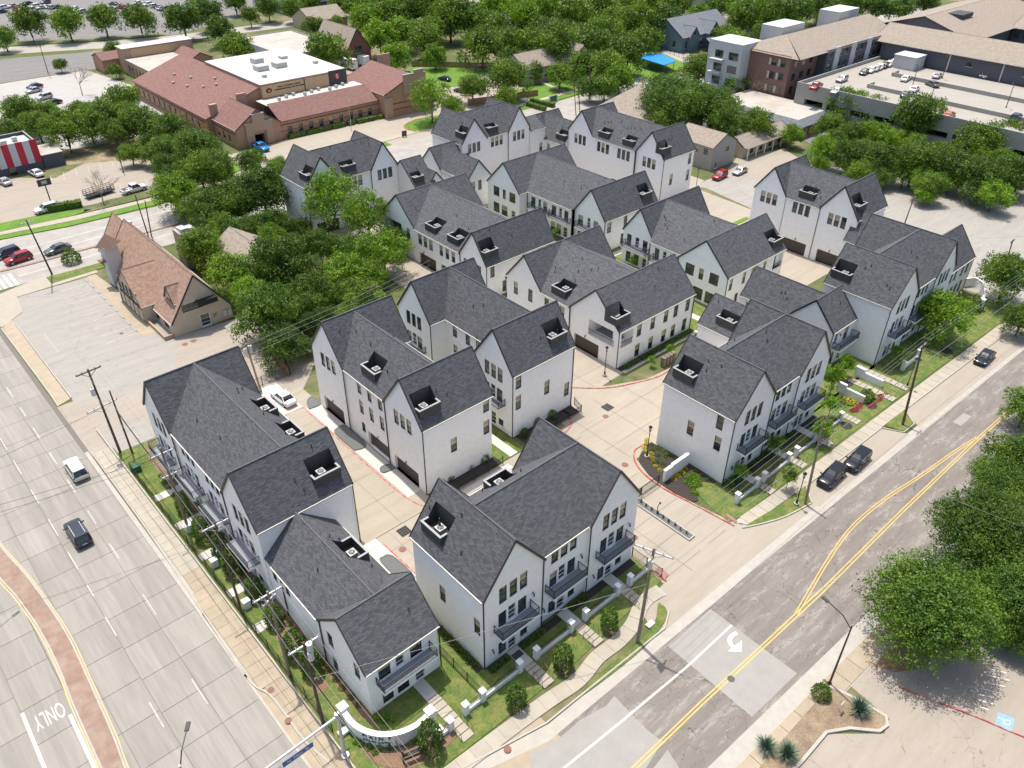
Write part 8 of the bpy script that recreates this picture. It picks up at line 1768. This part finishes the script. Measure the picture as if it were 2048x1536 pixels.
# houses among the trees
b = House('house', 'tan house with a big front gable and porch behind the lawns', 'building', (186,186,0), None, M_greyw, M_tanroof); b.gable(172,196,184,195,5,8.4,'X', fac={'S':[(1.5+i*3.4,1.5,1.2,1.9,'win') for i in range(5)],'W':[(2,1.5,1.2,1.9,'win'),(6,1.5,1.2,1.9,'win')],'E':[]}); b.gable(188,196,179,190,5.5,10.2,'Y', fac={'S':[(3,2,2,2.2,'win')],'W':[],'E':[]}); b.gable(187.5,196.4,174.6,179,3.0,4.4,'X', walls=False)
for x in (188,191,193.5,196): part(b.root,'porch_post',[(x-.15,174.8,0,x+.15,175.1,3.0)],M_white)
b.finish()
b = House('house', 'slate blue house with green-trimmed dormers behind the blue canopy', 'building', (256,188,0), None, M_bluew, M_greyroof); b.gable(243,272,180,196,5.2,10.2,'X', fac={'S':[(2+i*4.2,1.4,1.3,2.2,'win') for i in range(6)],'W':[(2.5,1.4,1.3,2.2,'win'),(7,1.4,1.3,2.2,'win'),(12,1.4,1.3,2.2,'win')],'E':[]}); b.gable(256,262,178,186,5.4,8.8,'Y', fac={'S':[(2,6,1.6,1.4,'win')],'W':[],'E':[]}); b.gable(246,251,178.8,184,5.4,8.2,'Y', fac={'S':[(1.6,5.6,1.4,1.2,'win')],'W':[],'E':[]}); b.gable(252,266,174.5,178.6,3.2,4.4,'X',walls=False)
for x in (252.2,256.6,261,265.6): part(b.root,'porch_post',[(x-.15,174.7,0,x+.15,175,3.2)],M_white)
b.finish()
b = House('house', 'white house with a pale green roof beside the slate blue one', 'building', (290,190,0), None, M_offw, M_tanroof); b.gable(282,298,180,196,5,9.5,'Y', fac={'S':[(3,1.5,1.4,2,'win'),(9,1.5,1.4,2,'win')],'W':[(3,1.5,1.4,2,'win'),(9,1.5,1.4,2,'win')],'E':[]}); b.finish()
for (x, y, sx, sy, l, mt, rf) in ((330,235,18,12,'tan-roofed house deep in the woods behind the small lot',M_greyw,M_tanroof),(300,250,14,10,'brown-roofed house at the edge of the small wooded lot',M_redb,M_tanroof),(170,300,16,14,'cream brick house showing between trees at the top edge',M_stucco,M_tanroof),(215,240,16,12,'green metal-roofed shed in the trees above the small lawn',M_offw,M_greyroof),(262,330,40,14,'long pale low building at the very top edge',M_stucco,M_dirtyroof)):
    b = House('house', l, 'building', (x,y,0), None, mt, rf); b.gable(x-sx/2,x+sx/2,y-sy/2,y+sy/2,4,7.5,'X', fac={'S':[(2,1.2,1.3,1.6,'win'),(sx-4,1.2,1.3,1.6,'win')],'W':[(sy/2-.6,1.2,1.3,1.6,'win')],'E':[]}); b.finish()
b = House('apartment_house', 'plain building with a big grey-tan hipped roof left of the enormous twin trees', 'building', (170,132,0), None, M_greyw, M_tanroof); b.gable(157,178,122,142,5.5,11.5,'Y', fac={'S':[(4,1.5,1.4,1.6,'win')],'W':[(3+i*4,1.5,1.3,1.6,'win') for i in range(4)],'E':[]}, hip=(7,7)); b.finish()
b = House('house', 'two-storey grey house with white-trimmed windows beside the red hatchback', 'building', (160,106,0), None, M_greyw, M_tanroof); b.gable(155.4,164.4,102.6,113.6,5.6,7.8,'Y', fac={'W':[(1.2,3.3,1.6,1.5,'blind'),(5.2,3.3,1.6,1.5,'blind'),(8.4,3.3,1.2,1.5,'win'),(1.2,1.2,1.2,.8,'win')],'S':[(1.4,0.05,1.1,2.1,'door'),(5,3.4,1.2,1.2,'win')],'E':[]}); b.finish()
b = House('carport_house', 'long low tan-roofed building with a covered porch behind the silver sedan', 'building', (176,104,0), None, M_stucco, M_tanroof); b.gable(168,188,102.6,108.6,2.9,4.6,'X', fac={'S':[(3+i*4,0.6,1.4,1.6,'win') for i in range(4)],'W':[(1.2,0.05,1.2,2.0,'door')],'E':[]})
for x in range(6): part(b.root,'porch_post',[(168.4+x*3.6,101.4,0,168.6+x*3.6,101.6,2.7)],M_white)
part(b.root,'porch_roof',[(167.6,101.1,2.7,188.2,102.6,2.8)],M_tanroof); b.finish()
b = House('flat_building', 'low building with a flat white roof and grey shingled edge left of the garage', 'building', (200,116,0), None, M_brn, M_greyroof)
part(b.root,'roof',[(192,103,4.3,207,128,4.45)],M_dirtyroof); b.facade('S',190.6,101.2,17.6,0,3.2,None,[(1+i*2.2,0.4,1.3,2.3,'win') for i in range(7)]); b.facade('W',190.6,130,28.8,0,3.2); b.slope(lambda a,p,z:(a,101+p,z),190.4,208.4,192,207,2.0,3.1,4.5); b.slope(lambda a,p,z:(190.4+p,a,z),101,130,103,128,1.6,3.1,4.5); b.finish()
# canopy
t = thing('shade_canopy', 'bright blue fabric canopy over the playground', 'canopy', (221,171,0)); m = MB(); m.prism([(215,165.2),(222.4,166),(226.6,175.6),(221.0,179.4),(216.6,176.6)],2.9,3.1,bottom=True); m.build('fabric', mat('blue_fabric',(0.0,0.20,0.62),0.6), t); m = MB()
for p in ((215.4,165.8),(222,166.6),(226,175.4),(220.8,178.8)): m.cyl(p[0],p[1],0,2.9,0.1,6)
m.build('post', M_iron, t)
picket_fence('tall dark fence around the playground lawn', [(226,160),(236,170),(240,184)], h=1.8, step=1.0)
# parking garage
b = House('parking_garage', 'concrete parking garage with open roof deck, ramps and parapets at the right', 'building', (228,70,0), None, M_conc2, M_deckc)
G0, G1, H0, H1 = 205.0, 250.0, 15.0, 112.5
b.facade('W', G0, H1, H1-H0, 0, 9.9, None, [(3+i*6.6,z,5.4,1.5,'open') for i in range(14) for z in (1.4,4.6)] ); b.facade('S', G0, H0, 45, 0, 9.9); b.facade('N', G1, H1, 45, 0, 9.9)
part(b.root,'deck',[(G0+.3,H0,8.8,G1,H1-.3,9.0)],M_deckc); part(b.root,'floor',[(G0+1.7,H0+.3,0.2,G1,H1-.3,0.3)],M_black); part(b.root,'parapet_face',[(G0+.01,H0,9.0,G0+.3,H1,9.9),(G0+.3,H1-.3,9.0,G1,H1-.01,9.9)],M_conc2)
part(b.root,'ramp_wall',[(217.0,H0,7.6,217.35,99.0,10.0),(217.35,98.7,9.0,220.6,99.0,10.0),(233.6,H0,7.6,233.95,100.5,10.0),(233.95,100.2,9.0,237.5,100.5,10.0)],M_conc2)
part(b.root,'stair_house',[(243.4,99.0,9.0,249.8,105.2,12.4),(243.2,98.8,12.4,250,105.4,12.6)],M_offw)
m = MB()
for i in range(26): m.box(206.0,22+i*2.8,9.002,211.2,22.14+i*2.8,9.008); m.box(219.2,22+i*2.8,9.002,223.4,22.14+i*2.8,9.008); m.box(236.5,22+i*2.8,9.002,240.8,22.14+i*2.8,9.008)
m.build('bay_lines', M_rww, b.root); b.finish()
for p, l in (((226.50, 91.08, 9.00), 'garage roof light by the lower ramp wall, left one'),((241.93, 89.94, 9.00),'garage roof light beside the silver car behind the upper ramp wall'),((210.70, 79.46, 9.00),'garage roof light at the outer parapet'),((226.44, 67.04, 9.00),'garage roof light near the right border')): street_light(p[0],p[1],5.5,(-1.0,0,0),l,z=9.0)
# apartments
b = House('apartment_building', 'brick, white and charcoal apartment building with tan roofs wrapping the parking garage', 'building', (250,110,0), None, M_darkw, M_tanroof)
b.facade('S',222,114.6,32,0,15,None,[(1.2+i*2.9,z,1.6,1.6,'win') for i in range(11) for z in (9.6,12.6)]); b.gable(208,262,115.4,134,15,18.5,'X',walls=False,oh=0.8,hip=(8,0))
m = MB()
part(b.root,'brick_wall',[(207.6,117.2,0,221.8,130,15)],M_redb)
for z in (1.5,5.0,8.5,12.0):
    for y in (118.6,121.4): part(b.root,'window_panel',[(207.5,y,z,207.58,y+1.5,z+1.8)],M_pane); part(b.root,'stone_panel',[(207.48,y+1.52,z,207.58,y+2.2,z+1.8)],M_stucco)
    for x in (209.6,213.6,217.6): part(b.root,'window_panel',[(x,117.08,z,x+1.5,117.18,z+1.8)],M_pane)
part(b.root,'white_tower',[(203.4,130,0,213,141,16.4)],M_offw)
for z in (1.5,5.0,8.5,12.0):
    part(b.root,'window_panel',[(203.3,131,z,203.38,134,z+2.0),(203.3,136,z,203.38,138.6,z+2.0)],M_pane); part(b.root,'balcony_slab',[(201.8,135.4,z-.4,203.38,139.6,z-.2)],M_offw)
part(b.root,'white_wall_panel',[(226+i*9.0,114.3,3,228.6+i*9.0,114.58,15.3) for i in range(3)],M_offw)
b.facade('W',250.6,113,108,0,14.2,None,[(10+i*15,11.3,2.0,1.2,'win') for i in range(6)]); b.gable(250.6,268,5,116,14.2,17.6,'Y',oh=0.8,z0=14.15,fac={'W':None})
part(b.root,'wall_seam',[(250.4,20+i*14.5,9,250.58,20.35+i*14.5,14.0) for i in range(6)],M_offw)
part(b.root,'white_tower',[(224,131,0,236,138,18.2),(256,131,0,268,138,18.6)],M_offw); b.facade('W',222.0,117.4,2.8,0,15)
b.gable(268,330,95,125,14.5,19,'X',oh=.8,z0=14.45); part(b.root,'wall',[(268.2,95.2,0,330,124.8,14.4)],M_darkw); b.gable(300,322,20,95,14.5,18.5,'Y',oh=.8,z0=14.45); part(b.root,'wall',[(300.2,20,0,321.8,94.8,14.4)],M_darkw)
for i in range(7): part(b.root,'white_bay',[(299.2,24+i*10,0,300.1,27+i*10,15.6)],M_offw); part(b.root,'window_panel',[(299.9,29+i*10,11.4,300.15,31+i*10,13.0),(299.9,32.4+i*10,11.4,300.15,33.8+i*10,13.0),(299.9,29+i*10,8,300.15,31+i*10,9.6)],M_pane)
part(b.root,'skylight_well',[(281,104,17.5,289,110,18.6)],M_char)
b.finish()
# shop sign on post, school lawn sign, flagpole
t = thing('pole_sign', 'two-sided dark shop sign on a tall post in the shop lot', 'sign', (35.00, 183.76, 0.00)); m = MB(); m.cyl(0,0,0,4.6,0.12,8); m.build('post', M_iron, t, loc=(0,0,0)); m = MB(); m.box(-1.3,-.12,3.4,1.3,.12,4.8); m.build('board', M_char, t, loc=(0,0,0)); m = MB(); m.box(-.6,-.14,3.8,.5,-.12,4.5); m.build('panel', M_unit, t, loc=(0,0,0))
t = thing('flagpole', 'slim pale flagpole in front of the low school wing', 'flagpole', (108.48, 182.10, 0.00)); m = MB(); m.cyl(0,0,0,8,0.07,8,0.04); m.build('pole', M_steel, t, loc=(0,0,0)); m = MB(); m.dome(0,0,8,.1,.1,8,3); m.build('finial', M_steel, t, loc=(0,0,0))
t = thing('lawn_sign', 'dark green sign with white frame on the hedged lawn beyond the rows', 'sign', (166.62, 166.32, 0.00)); m = MB(); m.box(-1.4,-.15,.3,1.4,.15,1.9); m.build('board', M_gbox, t, loc=(0,0,0)); m = MB(); m.box(-1.6,-.18,0,-1.4,.18,2.1); m.box(1.4,-.18,0,1.6,.18,2.1); m.build('post', M_white, t, loc=(0,0,0))
t = thing('lawn_sign', 'small dark sign on the curved lawn of the school drive', 'sign', (116.07, 169.12, 0.00)); m = MB(); m.box(-.7,-.1,.3,.7,.1,1.6); m.build('board', M_char, t, loc=(0,0,0)); m = MB(); m.box(-.6,-.05,0,-.5,.05,.3); m.box(.5,-.05,0,.6,.05,.3); m.build('post', M_iron, t, loc=(0,0,0))
t = thing('island_sign', 'small white sign standing in the spiky grass of the dry island', 'sign', (50.57, 11.00, 0.00)); m = MB(); m.cyl(0,0,0,1.4,0.03,6); m.build('post', M_steel, t, loc=(0,0,0)); m = MB(); m.box(-.3,-.05,.9,.3,-.02,1.5); m.build('board', M_white, t, loc=(0,0,0))
# wooden fences
def board_fence(label, a, b_, h=1.8):
    t = thing('wooden_fence', label, 'fence', (a[0],a[1],0)); L = math.hypot(b_[0]-a[0], b_[1]-a[1]); n = int(L/0.16); m = MB()
    for i in range(n): p = lerp(a,b_,i/n); q = lerp(a,b_,(i+.88)/n); m.bar((p[0],p[1],h/2),(q[0],q[1],h/2),.03,h*rnd.uniform(.97,1.02))
    o = m.build('boards', mat('cedar_boards',(0.30,0.17,0.08),0.85,var=0.2,vscale=2), t); o['kind'] = 'stuff'; m = MB()
    for z in (.4,h-.3): m.bar((a[0],a[1],z),(b_[0],b_[1],z),.1)
    m.build('rail', M_woodg, t)
board_fence('honey-coloured board fence between the alley lawn and the tree mass', (40.0,92.0), (40.6,98.0)); board_fence('board fence along the back of the tree mass beside the small tan roof', (56,100), (56,118)); board_fence('board fence around the small school lot', (146,180), (168,174)); board_fence('board fence behind the lawn of the small school lot', (160,226), (182,204))
b = House('house', 'low brown-tan roofed house half hidden in the tree mass', 'building', (52,126,0), None, M_greyw, M_tanroof); b.gable(47,57,117,133,3,6.2,'Y', fac={'S':[(2,1,1.2,1.4,'win')],'W':[(3,1,1.2,1.4,'win')],'E':[]}); b.finish()
